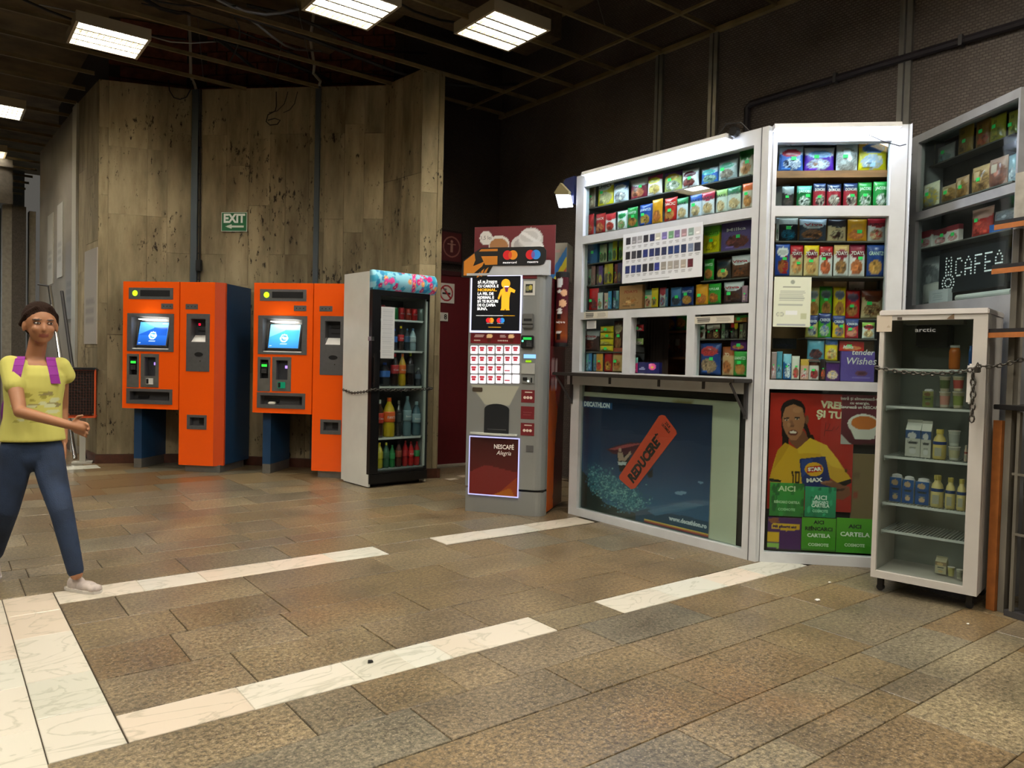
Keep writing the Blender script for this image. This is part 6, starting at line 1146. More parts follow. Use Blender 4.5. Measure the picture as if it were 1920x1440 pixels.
# ================================================================== WHITE FREEZER
F4 = Frame((4.23, 2.125), -79); cI, cJ = (1620, 560, 4.8), (1620, 840, 4.237)
FZ = empty('glass_door_freezer', (4.23, 2.125, 0), -79, 'white upright glass door fridge with dairy products, chained shut beside the kiosk', 'fridge')
wz_, ft, fb = .522, F4.uz(*px(cI, 560, 95))[1], F4.uz(*px(cJ, 440, 1095))[1]
gx0, gx1 = F4.uz(*px(cI, 163, 800))[0], F4.uz(*px(cI, 965, 700))[0]; gz1, gz0 = F4.uz(*px(cI, 570, 190))[1], F4.uz(*px(cJ, 430, 1035))[1]
M_FZ = mat('freezer_white', 'bdb9b2', .4, noise=.06, nscale=6); M_GL2 = glass('freezer_glass', 'f0f4f2', .5)
dr = MB().holed(0, wz_, fb, ft-.035, 0, .055, [(gx0, gz0, gx1, gz1)]).build('door', M_FZ, FZ); B(gx0+.001, gx1-.001, .02, .025, gz0+.001, gz1-.001).build('glass', M_GL2, dr)
mat('gasket', '6c6a66', .6); MB().holed(.01, wz_-.01, fb+.01, ft-.045, .055, .068, [(gx0-.005, gz0-.005, gx1+.005, gz1+.005)]).build('gasket', MATS['gasket'], FZ)
MB().holed(0, wz_, fb+.0, ft-.035,   .068, .42, [(gx0-.01, gz0-.01, gx1+.012, gz1+.03)]).build('cabinet', M_FZ, FZ); B(0, wz_, .42, .44, fb, ft-.035).build('rear_panel', M_FZ, FZ)
B(gx0-.01, gx1+.012, .41, .4195, gz0-.01, gz1+.03).build('inner_back', mat('freezer_inner', '8d9691', .5), FZ); B(-.004, wz_+.004, -.006, .44, ft-.034, ft, bev=.006).build('top_lid', mat('lid_white', 'c8c4c0', .4), FZ)
for x in (.04, wz_-.04):
    for y_ in (.06, .38): MB().box(x-.014, x+.014, y_-.02, y_+.02, .02, fb-.001).lathe([(.02, -.012), (.02, .012)], (x, y_, .0205), 12, axis='y').build('caster', M_BLACK, FZ)
hx0, hx1 = F4.uz(*px(cI, 926, 760), .03)[0], F4.uz(*px(cI, 984, 760), .03)[0]; hzt, hzb = F4.uz(*px(cI, 960, 585), .03)[1], F4.uz(*px(cI, 945, 948), .03)[1]
MB().box(hx0, hx1, -.042, -.018, hzb, hzt, bev=.009).box(hx0+.004, hx1-.004, -.02, 0, hzb+.01, hzb+.04).box(hx0+.004, hx1-.004, -.02, 0, hzt-.05, hzt-.02).build('door_handle', mat('handle_white', 'd4d2cc', .35), dr)
R = F4.rect(115, 150, 252, 298, .002, cI); sheet('paper_label', R[2]-R[0], R[3]-R[1], [('e', .8, .3, .1, .06, 'a89880')], 'c2b6a4', 14, 14, None, dr, ((R[0]+R[2])/2, -.0025, R[1]))
R = F4.rect(745, 132, 812, 182, .002, cI); MB().prism([(R[0], R[1]), (R[2], R[1]), (R[2], R[3]), (R[0]+.02, R[3]-.01)], -.002, -.0005).build('tape_scrap', mat('tape_brown', '6a5540', .7), dr)
R = F4.rect(300, 150, 360, 190, .002, cI); MB().box(R[0], R[2]-.01, -.002, -.0005, R[1], R[3]-.01).build('tape_scrap', mat('tape_dark', '4a4038', .7), dr)
a_ = F4.uz(*px(cI, 552, 282), -.02); text('arctic', .034, mat('ink_silver', 'aab0b0', .4), dr, a_[0], a_[1], .0185, width=.1)
R = F4.rect(475, 235, 775, 440, -.3, cI); B(R[0], R[2], .28, .409, R[1], R[3], bev=.008).build('cooling_unit', mat('cooler_grey', '4c5052', .5), FZ)
B(gx0+.08, gx1-.06, .08, .16, gz1-.02, gz1+.02).build('light_cover', mat('cover_grey', '8a8c88', .4), FZ)
FS = [F4.uz(*px(cI, 580, 632), -.09)[1], F4.uz(*px(cI, 590, 980), -.09)[1], F4.uz(*px(cJ, 505, 88), -.09)[1], F4.uz(*px(cJ, 490, 470), -.09)[1], F4.uz(*px(cJ, 478, 695), -.09)[1]]
for z in FS:
    s_ = MB().box(gx0, gx1, .085, .095, z-.014, z-.001)
    for i in range(24): s_.box(gx0+.004+i*(gx1-gx0)/24, gx0+.007+i*(gx1-gx0)/24, .095, .40, z-.006, z-.002)
    s_.build('shelf', mat('shelf_white', 'c4cccb', .4), FZ)
    for x in (gx0-.005, gx1+.0): B(x, x+.008, .1, .40, z-.03, z-.016).build('shelf_rail', mat('shelf_white'), FZ)
def dairy(c, x0, y0, x1, y1, dd, kind, label, z, cols, grp=None, word=None):
    u0, u1 = F4.uz(*px(c, x0, (y0+y1)/2), -dd)[0], F4.uz(*px(c, x1, (y0+y1)/2), -dd)[0]; zt = F4.uz(*px(c, (x0+x1)/2, y0), -dd)[1]; h = max(.05, zt-z); w = (u1-u0)*.93; r = w/2
    nm = {'cup': 'yogurt_cup', 'carton': 'milk_carton', 'bottle': 'yogurt_bottle', 'jar': 'juice_jar', 'brick': 'dairy_carton'}[kind]
    t = empty(nm, F4.pt((u0+u1)/2, -dd-r, z+.0005), -79, label, kind if kind != 'brick' else 'carton', grp)
    a, b_, c_ = (cols+[cols[0]]*3)[:3]
    if kind == 'cup':
        MB().lathe([(r*.72, 0), (r*.76, h*.1), (r*.92, h*.9), (r, h*.93), (r, h*.97)], seg=20).build('cup_body', mat('d_'+a, a, .4), t, smooth=True); MB().lathe([(r*1.02, h*.97), (r*1.02, h), (r*.9, h)], seg=20).build('lid', mat('d_lid', 'c8c8c0', .3), t)
        MB().lathe([(r*.80, h*.2), (r*.93, h*.75)], seg=20).build('wrapper', mat('d_'+b_, b_, .5), t)
    elif kind == 'bottle':
        MB().lathe([(r*.9, 0), (r, .01), (r*.98, h*.55), (r*.8, h*.72), (r*.5, h*.8), (r*.48, h*.86)], seg=20).build('body', mat('d_'+a, a, .4), t, smooth=True)
        MB().lathe([(r*.56, h*.86), (r*.56, h), (r*.5, h)], seg=14).build('cap', mat('d_'+c_, c_, .4), t); MB().lathe([(r*1.0, h*.5), (r*1.01, h*.6)], seg=20).build('blue_band', mat('d_'+b_, b_, .4), t)
        bl_ = MB(); bl_.box(-r*.5, r*.5, -r*1.06, -r*1.0, h*.12, h*.4).build('label_print', mat('d_lab', '9a9c8c', .5), t)
    elif kind == 'jar':
        MB().lathe([(r*.9, 0), (r, .01), (r, h*.75), (r*.8, h*.9)], seg=20).build('body', mat('d_'+a, a, .25), t, smooth=True); MB().lathe([(r*.85, h*.9), (r*.85, h)], seg=20).build('lid', mat('d_'+b_, b_, .4), t)
    else:
        ops = [('b', .7, 1, b_), ('e', .45, .8, .3, .12, c_), ('r', .2, .5, .8, .58, '404848'), ('r', .3, .3, .7, .34, '808880'), ('e', .5, .2, .25, .1, c_)]; zt2 = h*(.72 if kind == 'carton' else .88)
        sheet('front_print', w, zt2, ops, a, 16, 24, None, t, (0, -.0018, 0))
        m_ = mat('d_'+a, a, .5)
        if kind == 'carton': MB().prism([(0, 0), (w*.9, 0), (w*.9, zt2), (w*.5, h*.92), (w*.5, h), (w*.44, h), (w*.44, h*.92), (0, zt2)], -w/2, w/2, 'yz').build('carton', [m_], t)
        else: MB().box(-w/2, w/2, 0, w*.9, 0, zt2, bev=.004).lathe([(w*.44, zt2), (w*.4, h*.97), (w*.2, h)], (0, w*.45, 0), 16).build('carton', mat('d_cartonw', 'c8ccce', .4), t)
        if word: text(word, w*.26, mat('ink_dark'), t, 0, zt2*.55, -.0022, width=w*.7)
    return t
dairy(cI, 750, 420, 862, 625, .11, 'jar', 'clear jar half full of orange drink on the top freezer shelf', FS[0], ['b8682c', 'a8aca8']); dairy(cI, 935, 425, 985, 628, .11, 'jar', 'narrow blue container at the right of the top freezer shelf', FS[0], ['2c5898', '3c68a8'])
dairy(cI, 512, 815, 618, 955, .12, 'brick', 'green and brown carton on the second freezer shelf', FS[1], ['6c7a44', '8a8c58', '7a5c40']); 
cz_ = None
for i, (x0, x1, lab, cc) in enumerate([(660, 772, 'left lower cup with pink print on the second freezer shelf', ['b8b4a4', 'b8887c']), (780, 896, 'right lower cup with green and red print on the second freezer shelf', ['bcb89c', '7c8c4c'])]):
    t = dairy(cI, x0, 840, x1, 978, .11, 'cup', lab, FS[1], cc, 'cups on the second freezer shelf')
    hh_ = F4.uz(*px(cI, (x0+x1)/2, 840), -.11)[1]
    dairy(cI, x0+2, 700, x1, 838, .11, 'cup', lab.replace('lower', 'upper').replace('on the', 'stacked on the'), hh_+.002, [cc[0], ['5c6c48', 'a85048'][i]], 'cups on the second freezer shelf')
dairy(cI, 352, 1095, 498, 1408, .12, 'carton', 'left white gable-top milk carton with blue top on the third freezer shelf', FS[2], ['bcc0b8', '3c5884', 'c8ccd0'], 'milk cartons on the third freezer shelf', 'LaDorna'); dairy(cI, 500, 1105, 598, 1425, .12, 'carton', 'second white gable-top milk carton, beside the yellow bottle', FS[2], ['b8bcb4', '3c5884', 'c8ccd0'], 'milk cartons on the third freezer shelf', 'LaDorna')
dairy(cI, 602, 1180, 735, 1445, .10, 'bottle', 'yellow yogurt bottle with blue band between milk cartons and cups', FS[2], ['c8b870', '2c4078', 'c8b85c'])
t = dairy(cI, 740, 1335, 862, 1460, .11, 'cup', 'lower white cup beside the yellow bottle on the third freezer shelf', FS[2], ['bcc0b8', 'a8a888'], 'stacked cups on the third freezer shelf'); dairy(cI, 740, 1190, 862, 1330, .11, 'cup', 'upper white cup beside the yellow bottle on the third freezer shelf', F4.uz(*px(cI, 800, 1335), -.11)[1]+.002, ['bcc4c0', '9ca4a0'], 'stacked cups on the third freezer shelf')
dairy(cJ, 792, -20, 822, 110, .12, 'bottle', 'bottle half hidden at the right of the third freezer shelf', FS[2], ['b8a898', '8a4038', 'b8b0a0'])
for x0, x1, y0, y1, lab in ((188, 288, 212, 405, 'left blue cream carton with white cap on the fourth freezer shelf'), (290, 386, 232, 428, 'middle blue cream carton with white cap on the fourth freezer shelf'), (390, 508, 250, 452, 'right blue cream carton next to the yellow bottles')): dairy(cJ, x0, y0, x1, y1, .12, 'brick', lab, FS[3], ['28508c', '2c5c98', 'b8a080'], 'blue cream cartons on the fourth freezer shelf', 'Smântână')
for x0, x1, y0, y1, lab in ((514, 628, 222, 468, 'yellow yogurt bottle next to the blue cartons'), (634, 722, 240, 482, 'middle yellow yogurt bottle on the fourth freezer shelf'), (725, 808, 252, 495, 'yellow yogurt bottle nearest the freezer door handle side')): dairy(cJ, x0, y0, x1, y1, .11, 'bottle', lab, FS[3], ['c8bc80', '2c4474', 'b8ac60'], 'yellow yogurt bottles on the fourth freezer shelf')
dairy(cJ, 552, 875, 648, 1012, .16, 'carton', 'small cream carton on the freezer floor', gz0+.002, ['b4b094', '8a7a60', 'c0a878']); dairy(cJ, 655, 950, 718, 1020, .16, 'cup', 'round yellow cup on the freezer floor', gz0+.002, ['b8b078', 'a8a468'], 'cups on the freezer floor'); dairy(cJ, 724, 970, 784, 1060, .13, 'cup', 'pale cup nearest the right edge of the freezer floor', gz0+.002, ['b4b4a4', '8c8c7c'], 'cups on the freezer floor')
dairy(cJ, 585, 775, 660, 850, .3, 'cup', 'cream cup at the back of the freezer bottom', gz0+.04, ['b8ac84', 'a06c5c']) if False else None
P4 = lambda x, y, d_: F4.pt(*[(lambda q: (q[0], d_, q[1]))(F4.uz(*px(cI, x, y), d_))[k] for k in (0, 1, 2)])
cp = [(100, 620, .016), (180, 632, .018), (300, 655, .018), (460, 672, .018), (600, 678, .018), (760, 668, .02), (900, 655, .05), (960, 640, .055), (1030, 605, .03)]
pts = [P4(*q) for q in cp]
ch1 = chain('chain', pts+[F4.pt(wz_+.02, .016, F4.uz(*px(cI, 1060, 612))[1]), F4.pt(wz_+.06, -.0, F4.uz(*px(cI, 1110, 600))[1]), F4.pt(wz_+.24, -.05, F4.uz(*px(cI, 1320, 492), -.02)[1])], None, .03, .004); tag(ch1, 'steel chain strung across the white freezer door to the post on its right', 'chain')
ch2 = chain('chain', [P4(978, 672, .055), P4(984, 800, .052), P4(976, 950, .05), P4(968, 1108, .05)], None, .04, .0042); tag(ch2, 'loose chain end hanging down beside the white freezer handle', 'chain')
MB().box(-.016, .016, -.012, .012, -.03, .0, bev=.004).tube([(-.01, 0, 0), (-.01, 0, .015), (0, 0, .022), (.01, 0, .015), (.01, 0, 0)], .003, 6).build('padlock', M_CHROME, None, loc=P4(1022, 615, .07)); o = bpy.data.objects['padlock']; tag(o, 'small padlock on the chain over the white freezer handle', 'padlock')

# ================================================================== NEWSPAPER STAND at the right edge
RK = Frame((4.44, 1.577), -105); NS = empty('newspaper_stand', (4.44, 1.577, 0), -105, 'stand at the right edge with orange edged shelves, black counter and metal posts', 'stand')
rz = lambda x, y, d_=0: RK.uz(x, y, d_)
M_OE = mat('orange_edge_old', 'a8642c', .6, noise=.2); M_GP = mat('old_grey_wood', '6c675c', .8, noise=.35, nscale=12, stretch=(1, 1, .2))
u0 = rz(1858, 900)[0]; u1 = rz(1874, 900)[0]
B(u0, u1, 0, .03, .0, rz(1866, 788)[1]).build('orange_post', M_OE, NS)
ua, ub = rz(1880, 950, -.03)[0], rz(1892, 950, -.03)[0]; B(ua, ub, .02, .06, .0, 2.0).build('grey_post', M_GP, NS)
ua, ub = rz(1893, 600, -.06)[0], rz(1912, 600, -.06)[0]; B(ua, ub, .06, .09, .9, 2.3).build('grey_panel', mat('pale_board', '9a958a', .7, noise=.2), NS)
ua = rz(1902, 950, 0)[0]; MB().box(ua, ua+.016, -.01, .01, .03, rz(1902, 772)[1]).build('steel_post', M_GP, NS)
ua = rz(1915, 950, 0)[0]; MB().box(ua, ua+.5, .01, .02, .05, .95).build('dark_mesh', mat('stand_dark', '221e18', .7), NS)
for yy_ in (890, 1003): z = rz(1912, yy_)[1]; B(rz(1900, yy_)[0], rz(1900, yy_)[0]+.5, -.012, -.002, z-.006, z+.006).build('cross_rail', M_GP, NS)
cz2 = rz(1885, 762, .06)[1]; B(-.02, .75, -.03, .2, cz2-.02, cz2+.006, bev=.003).build('counter', mat('counter_black', '1c1b1c', .35), NS)
for x, y_ in ((1884, 425), (1879, 507), (1872, 625)):
    u_, z = rz(x, y_, .02); MB().box(u_, u_+.6, -.10, .05, z-.0, z+.02, 0).box(u_+.002, u_+.6, -.104, -.098, z-.026, z+.0, 1).build('shelf', [mat('shelf_black', '1c1a1c', .5), M_OE], NS)
MB().box(rz(1884, 1156)[0], rz(1884, 1156)[0]+.6, -.01, .25, 0, .03).build('base_rail', M_DARKTRIM, NS)
B(rz(1876, 800)[0]-.0, rz(1876, 800)[0]+.9, .25, .28, .0, 2.35).build('rear_board', mat('brown_board', '4a3b28', .8, noise=.3, stretch=(1, 1, .2)), NS)
# ================================================================== SIGNS, PIPES, DOORS
WBk = Frame((4.2, 7.6), 0)
structure('door_1', MB().box(4.3, 5.32, 7.56, 7.601, 0, 2.25), mat('red_door', '5e1218', .5, noise=.08)); B(4.28, 5.34, 7.545, 7.56, 2.25, 2.3).build('door_frame', mat('door_frame', '3a1014', .5), bpy.data.objects['door_1'])
structure('trim_5', B(4.3, 5.5, 7.5, 7.598, -.0, .02), mat('threshold', 'a8a090', .5))
def flat_sign(name, F, x0, y0, x1, y1, d_, base, ops, nx, nz, label, th=.006, frame=None, c=None, cat='sign'):
    R = F.rect(x0, y0, x1, y1, d_, c); t = sheet(name, R[2]-R[0], R[3]-R[1], ops, base, nx, nz, None, None, F.pt((R[0]+R[2])/2, d_, R[1]), (0, 0, F.a), thick=th); tag(t, label, cat); return t, R[2]-R[0], R[3]-R[1]
t, w_, h_ = flat_sign('no_smoking_sign', WBk, 822, 531, 852, 568, .05, 'd4d0c8', [('e', .5, .5, .42, .42, 'a81c24'), ('e', .5, .5, .34, .34, 'd4d0c8'), ('r', .25, .44, .75, .52, '202020'), ('p', [(.2, .78), (.28, .84), (.82, .26), (.74, .2)], 'a81c24'), ('e', .42, .68, .1, .05, '606060')], 50, 50, 'square white no smoking sign on the red door')
t, w_, h_ = flat_sign('number_sign', WBk, 824, 586, 840, 602, .05, 'd8d6cc', [], 6, 6, 'small white number 8 sign on the red door'); text('8', h_*.85, mat('ink_dark'), t, w_*.2, h_*.48, -.001, off=.002)
t, w_, h_ = flat_sign('red_pictogram_sign', WBk, 828, 432, 867, 494, .06, '4c1216', [('r', 0, 0, 1, .06, '1a0c0c'), ('r', 0, .94, 1, 1, '1a0c0c'), ('r', .94, 0, 1, 1, '1a0c0c'), ('e', .48, .5, .42, .32, '8a5a50'), ('e', .48, .5, .36, .275, '4c1216'), ('e', .48, .66, .06, .045, '9a7468'), ('r', .28, .56, .68, .59, '9a7468'), ('r', .42, .34, .54, .6, '9a7468')], 60, 70, 'dark red sign with a figure inside a ring, above the red door', .02)
KN = Frame((2.36, 9.2), math.degrees(math.atan2(-1.6, 1.62)))
t, w_, h_ = flat_sign('exit_sign', KN, 415, 398, 463, 434, .02, '0f6a3c', [('r', 0, 0, 1, .03, 'c8d4c8'), ('r', 0, .97, 1, 1, 'c8d4c8'), ('r', 0, 0, .025, 1, 'c8d4c8'), ('r', .975, 0, 1, 1, 'c8d4c8'), ('r', .34, .21, .88, .31, 'd4dccf'), ('p', [(.16, .26), (.4, .38), (.4, .14)], 'd4dccf')], 70, 50, 'green EXIT sign with a white arrow pointing left, on the travertine wall')
text('EXIT', h_*.62, mat('ink_exit', 'dfe6dc', .5, emit=.08), t, 0, h_*.66, -.001, off=.006, width=w_*.84)
def channel(pxx, ytop, wd, lab, extra):
    u, z = KN.uz(pxx, 300, .02); zt = 4.262; t = empty('pipe_channel', KN.pt(u, .0, 0), math.degrees(KN.a), lab, 'pipe', None)
    B(-wd/2, wd/2, -.035, -.003, .1, zt).build('metal_channel', mat('channel_grey', '4c565c', .45, .4), t)
    if extra:
        MB().tube([(wd/2+.02, -.012, .1), (wd/2+.02, -.012, 1.6), (wd/2+.026, -.014, 2.2), (wd/2+.02, -.012, zt)], .009, 6).build('cable', M_RUBBER, t)
        for i in range(12): B(wd/2+.008, wd/2+.032, -.022, -.003, .6+.3*i, .615+.3*i).build('clip', M_RUBBER, t)
        q = KN.uz(371, 497, .03); B(wd/2+.0, wd/2+.07, -.06, -.024, q[1]-.07, q[1]+.06, bev=.008).build('junction_box', M_BLACK, t)
    s = 1 if extra else -1
    MB().tube([(0, -.02, zt-.005), (-.02*s, -.02, zt+.06), (-.05, -.05, zt+.14), (-.02, -.1, zt+.2), (.03*s, -.2, zt+.45), (.06, -.3, zt+.8)], .017, 8).build('flexible_conduit', mat('conduit_white', '8a857a', .6), t)
channel(366, 128, .075, 'grey cable channel left of the EXIT sign, with a black cable', True); channel(595, 100, .055, 'grey cable channel on the travertine wall behind the right ticket machine', False)
def wire(name, F, pts, d_, r, label):
    P = [F.pt(F.uz(x, y, d_)[0], d_+(.01 if i % 2 else 0), F.uz(x, y, d_)[1]) for i, (x, y) in enumerate(pts)]
    o = MB().tube(P, r, 5).build(name, M_RUBBER); tag(o, label, 'cable'); return o
wire('loose_wire', KN, [(518, 172), (519, 200), (516, 208), (503, 216), (499, 228), (507, 235), (520, 233), (526, 226), (515, 222), (503, 226)], .03, .006, 'coiled black wire hanging from the top of the travertine wall'); wire('loose_wire', KN, [(540, 172), (534, 195), (520, 208), (505, 212)], .04, .004, 'thin black wire left of the long one, sagging towards the wire coil')
wire('loose_wire', KN, [(558, 172), (553, 195), (543, 206), (532, 212)], .03, .004, 'rightmost thin black wire above the EXIT sign')
KN0 = Frame((1.49, 9.52), math.degrees(math.atan2(-.32, .87))); wire('loose_wire', KN0, [(316, 150), (318, 170), (326, 183), (338, 187), (350, 182), (358, 168), (360, 150)], .05, .007, 'black wire loop hanging over the left travertine face')
o = MB().tube([(5.545, 4.0, 2.8), (5.545, 4.0, 3.47), (5.545, 3.96, 3.5), (5.545, -2, 3.5)], .028, 8).build('wall_pipe', mat('pipe_dark', '1e1a22', .5)); tag(o, 'dark pipe running along the mosaic wall above the kiosk', 'pipe')
for i, y in enumerate((3.2, 2.3, 1.4)): B(5.515, 5.575, y-.012, y+.012, 3.465, 3.535).build('pipe_clamp', M_DARKTRIM, o)
# ================================================================== LEFT EDGE THINGS
WLp = Frame((1.42, 10.62), math.degrees(WL.a)); WLc = Frame((1.42, 10.6), math.degrees(math.atan2(-1.05, .06)))
WLl = Frame((1.42-.06/1.05*0-.0, 10.62), math.degrees(WL.a))
def lsign(x0, y0, x1, y1, lab, base, F=WLp): return flat_sign('wall_poster', F, x0, y0, x1, y1, .012, base, [('t', .1, .2, .9, .5, 6, hexmix(base, .85))], 12, 30, lab, .01, cat='poster')
lsign(89, 402, 99, 533, 'narrow pale poster farthest along the left wall', '9a978c'); lsign(107, 382, 117, 520, 'pale poster second along the left wall, higher than the first', 'a09e98'); lsign(123, 452, 136, 598, 'grey framed board on the left wall next to the white trim', '6a645e')
lsign(158, 468, 181, 645, 'off-white board on the travertine side face above the litter bin', '9c9488', WLc)
structure('trim_6', MB().box(-.1, .16, -.03, .02, 0, 4.25), mat('trim_white', 'aaa89c', .5)).matrix_world = Matrix.Translation((1.415, 10.72, 0)) @ Matrix.Rotation(WL.a, 4, 'Z')
structure('baseboard_left', MB().box(-2.8, -.1, -.015, -.001, 0, .12), mat('red_granite')).matrix_world = Matrix.Translation((1.42, 10.62, 0)) @ Matrix.Rotation(WL.a, 4, 'Z')
bp_ = at_depth(153, 735, 8.35); bn = empty('litter_bin', (bp_.x, bp_.y, 0), -14, 'orange wire mesh litter bin with a black bag, beside the travertine corner', 'bin')
zt_, zb_ = at_depth(153, 692, 8.35).z, at_depth(153, 781, 8.35).z; a = .14
fr_ = MB()
for x in (-a, a):
    for y_ in (-.1, .1): fr_.box(x-.008, x+.008, y_-.008, y_+.008, zb_, zt_)
fr_.box(-a, a, -.108, -.092, zb_-.008, zb_+.008).box(-a, a, .092, .108, zb_-.008, zb_+.008).box(-a-.008, -a+.008, -.1, .1, zb_-.008, zb_+.008).box(a-.008, a+.008, -.1, .1, zb_-.008, zb_+.008).box(-a, a, -.108, -.092, zt_-.012, zt_)
fr_.build('frame', mat('bin_orange', 'c04a18', .5), bn)
ms = MB()
for i in range(1, 10): x = -a+2*a*i/10; ms.box(x-.0012, x+.0012, -.103, -.101, zb_, zt_)
for i in range(1, 17): z = zb_+(zt_-zb_)*i/17; ms.box(-a, a, -.103, -.101, z-.001, z+.001).box(a-.001, a+.001, -.1, .1, z-.001, z+.001)
tag(ms.build('wire_mesh', mat('mesh_wire', '6a4030', .5, .3), bn), kind='stuff')
bg_ = MB().box(-a+.014, a-.014, -.085, .085, zb_+.02, zt_+.0, bev=.02); bg_.box(-a-.014, a+.014, -.118, .118, zt_-.02, zt_+.018, bev=.012); bg_.build('bin_bag', mat('bin_bag', '0e0e10', .35, bump=.8, bscale=30), bn)
B(-.03, .03, .11, .15, 0, zt_).build('post', mat('trim_white'), bn); B(-.1, .1, .05, .2, 0, .02).build('foot_plate', mat('trim_white'), bn)
# leaning steel handrail
t0, t1 = Vector(on_floor(141, 864)), at_depth(93, 537, 9.3); o = empty('leaning_rail', t0, 0, 'shiny steel rail leaning against the left wall behind the girl', 'rail')
v_ = t1-t0; MB().tube([(0, 0, .02), v_], .022, 10).build('tube', M_CHROME, o); MB().tube([(.10, .0, .02), v_+Vector((.13, 0, -.05))], .02, 8).build('tube', M_DARKTRIM, o); MB().tube([v_+Vector((-.12, .05, .02)), v_+Vector((.02, 0, .0))], .012, 6).build('top_hook', M_DARKTRIM, o)
# ================================================================== BESIDE THE VENDING MACHINE
dep = float(np.array([4.15, 4.745, 0])@CF); zt_, zb_ = at_depth(1061, 512, dep).z, at_depth(1061, 650, dep).z
cd_ = empty('cup_dispenser', (4.15, 4.745, zb_), -54, 'maroon printed cup dispenser tube with black caps, between coffee machine and kiosk', 'dispenser'); hh = zt_-zb_
nn = 40; U, V, Fq = grid(nn, 60); th_ = U*2*PI-PI/2+PI; rC = .054
P = paint(np.tile(np.array(lin('4a1620')), (len(U), 1)), U, V, [('g', 0, .55, '8a4418', '4a1620'), ('g', 0, .12, '4a1620', '8a4418'), ('e', .5, .93, .05, .06, 'd8d8d4'), ('r', .40, .84, .52, .97, 'd0d4d4'), ('e', .46, .78, .07, .022, 'd8d6d0'), ('e', .58, .76, .09, .05, 'd8a880'), ('e', .55, .60, .1, .055, 'd8a880'), ('e', .47, .5, .07, .02, 'd8d6d0'), ('e', .47, .46, .075, .018, 'e0ded8'), ('r', .42, .36, .52, .44, '201410'), ('e', .46, .16, .07, .02, 'd8d6d0'), ('r', .42, .05, .5, .14, '201410')], 3)
me = bpy.data.meshes.new('printed_tube'); me.from_pydata(np.stack([rC*np.cos(th_), rC*np.sin(th_), .03+V*(hh-.07)], 1).tolist(), [], Fq.tolist()); me.update(); set_cols(me, P); me.materials.append(paint_mat('gloss_print2')); me.polygons.foreach_set('use_smooth', [True]*len(me.polygons))
o = bpy.data.objects.new('printed_tube', me); C.objects.link(o); o.parent = cd_
MB().lathe([(.057, 0), (.057, .03), (.045, .03)], seg=24).build('bottom_cap', M_BLACK, cd_); MB().lathe([(.045, hh-.045), (.058, hh-.04), (.058, hh), (.05, hh+.004)], seg=24).build('top_cap', M_BLACK, cd_); B(-.05, -.03, .03, .055, .0, hh).build('mounting_bracket', M_BLACK, cd_)
text('ready to go', .026, M_CREAM, cd_, 0, .2, -.0555, width=.075, yfun=lambda a, b: .054-np.sqrt(np.maximum(0, .054**2-a**2)), off=.0008)
u0, u1 = FV.uz(1029, 490, -.40)[0], FV.uz(1063, 490, -.40)[0]
bx2 = empty('striped_box', FV.pt((u0+u1)/2, -.40, vh+.001), -54.5, 'cream cardboard box with rainbow diagonal stripes on top of the coffee machine', 'box'); bw_ = u1-u0; bh_ = FV.uz(1046, 456, -.40)[1]-vh
B(-bw_/2, bw_/2, .0, .22, 0, bh_).build('box_body', mat('box_cream', '8a8474', .7), bx2)
sheet('striped_print', bw_, bh_, [('p', [(0, 0), (0, .12), (1, .92), (1, .66), (.25, 0)], '2c6aa0'), ('p', [(.25, 0), (1, .66), (1, .38), (.55, 0)], 'c8b828'), ('p', [(.55, 0), (1, .38), (1, .14), (.85, 0)], 'b85030'), ('r', .05, .74, .6, .82, 'a88078')], '8f8878', 30, 30, None, bx2, (0, -.002, 0))
# shop lamp on the kiosk's left corner
zt_, zb_ = K1.uz(1060, 335)[1], K1.uz(1060, 390)[1]; ua, ub = K1.uz(1047, 370)[0], K1.uz(1079, 370)[0]; sl = empty('corner_lamp', K1.pt(0, 0, zb_), -90, 'small lit box lamp with beige cap and blue shade at the upper left kiosk corner', 'lamp'); hh = zt_-zb_
q0, q1, q2, q3 = [(K1.uz(x, y)[0], K1.uz(x, y)[1]-zb_) for x, y in ((1047, 366), (1071, 366), (1075, 388), (1053, 390))]
MB().prism([q3, q2, q1, q0], -.03, -.004, 'xz').build('light_panel', emis('corner_light', 'f0f4ff', 9), sl)
c0, c1, c2_ = [(K1.uz(x, y)[0], K1.uz(x, y)[1]-zb_) for x, y in ((1044, 362), (1056, 344), (1071, 360))]
MB().prism([q0, q1, c2_, c1, c0], -.032, -.004, 'xz').build('cap', mat('cap_beige', '8a7f58', .6), sl)
MB().prism([(ua+.03, hh*.55), (ua+.04, hh*.8), (ua+.08, hh), (-.001, hh*1.02), (-.001, hh*.1), (-.03, hh*.1), (-.03, hh*.5)], .004, .05, 'xz').build('shade', mat('shade_blue', '1c2858', .3), sl)
for x, y, s in ((1533, 1126, .02), (1556, 1093, .012), (1815, 1171, .01)):
    p = on_floor(x, y); o = MB().prism([(-s, -s*.4), (s*.2, -s*.6), (s, .1*s), (s*.3, s*.6), (-s*.7, s*.5)], .003, .006, 'xy').build('paper_scrap', M_PAPER, None, loc=(p[0], p[1], 0)); tag(o, {1533: 'largest paper scrap on the floor in front of the corner posters', 1556: 'tiny paper scrap nearest the kiosk corner', 1815: 'tiny paper scrap just in front of the white freezer'}[x], 'litter')
p = on_floor(693, 1242); o = MB().prism([(-.012, -.008), (.01, -.012), (.014, .004), (-.002, .012)], .002, .007, 'xy').build('gum_spot', M_BLACK, None, loc=(p[0], p[1], 0)); tag(o, 'dark lump stuck on the nearest white marble strip', 'litter')
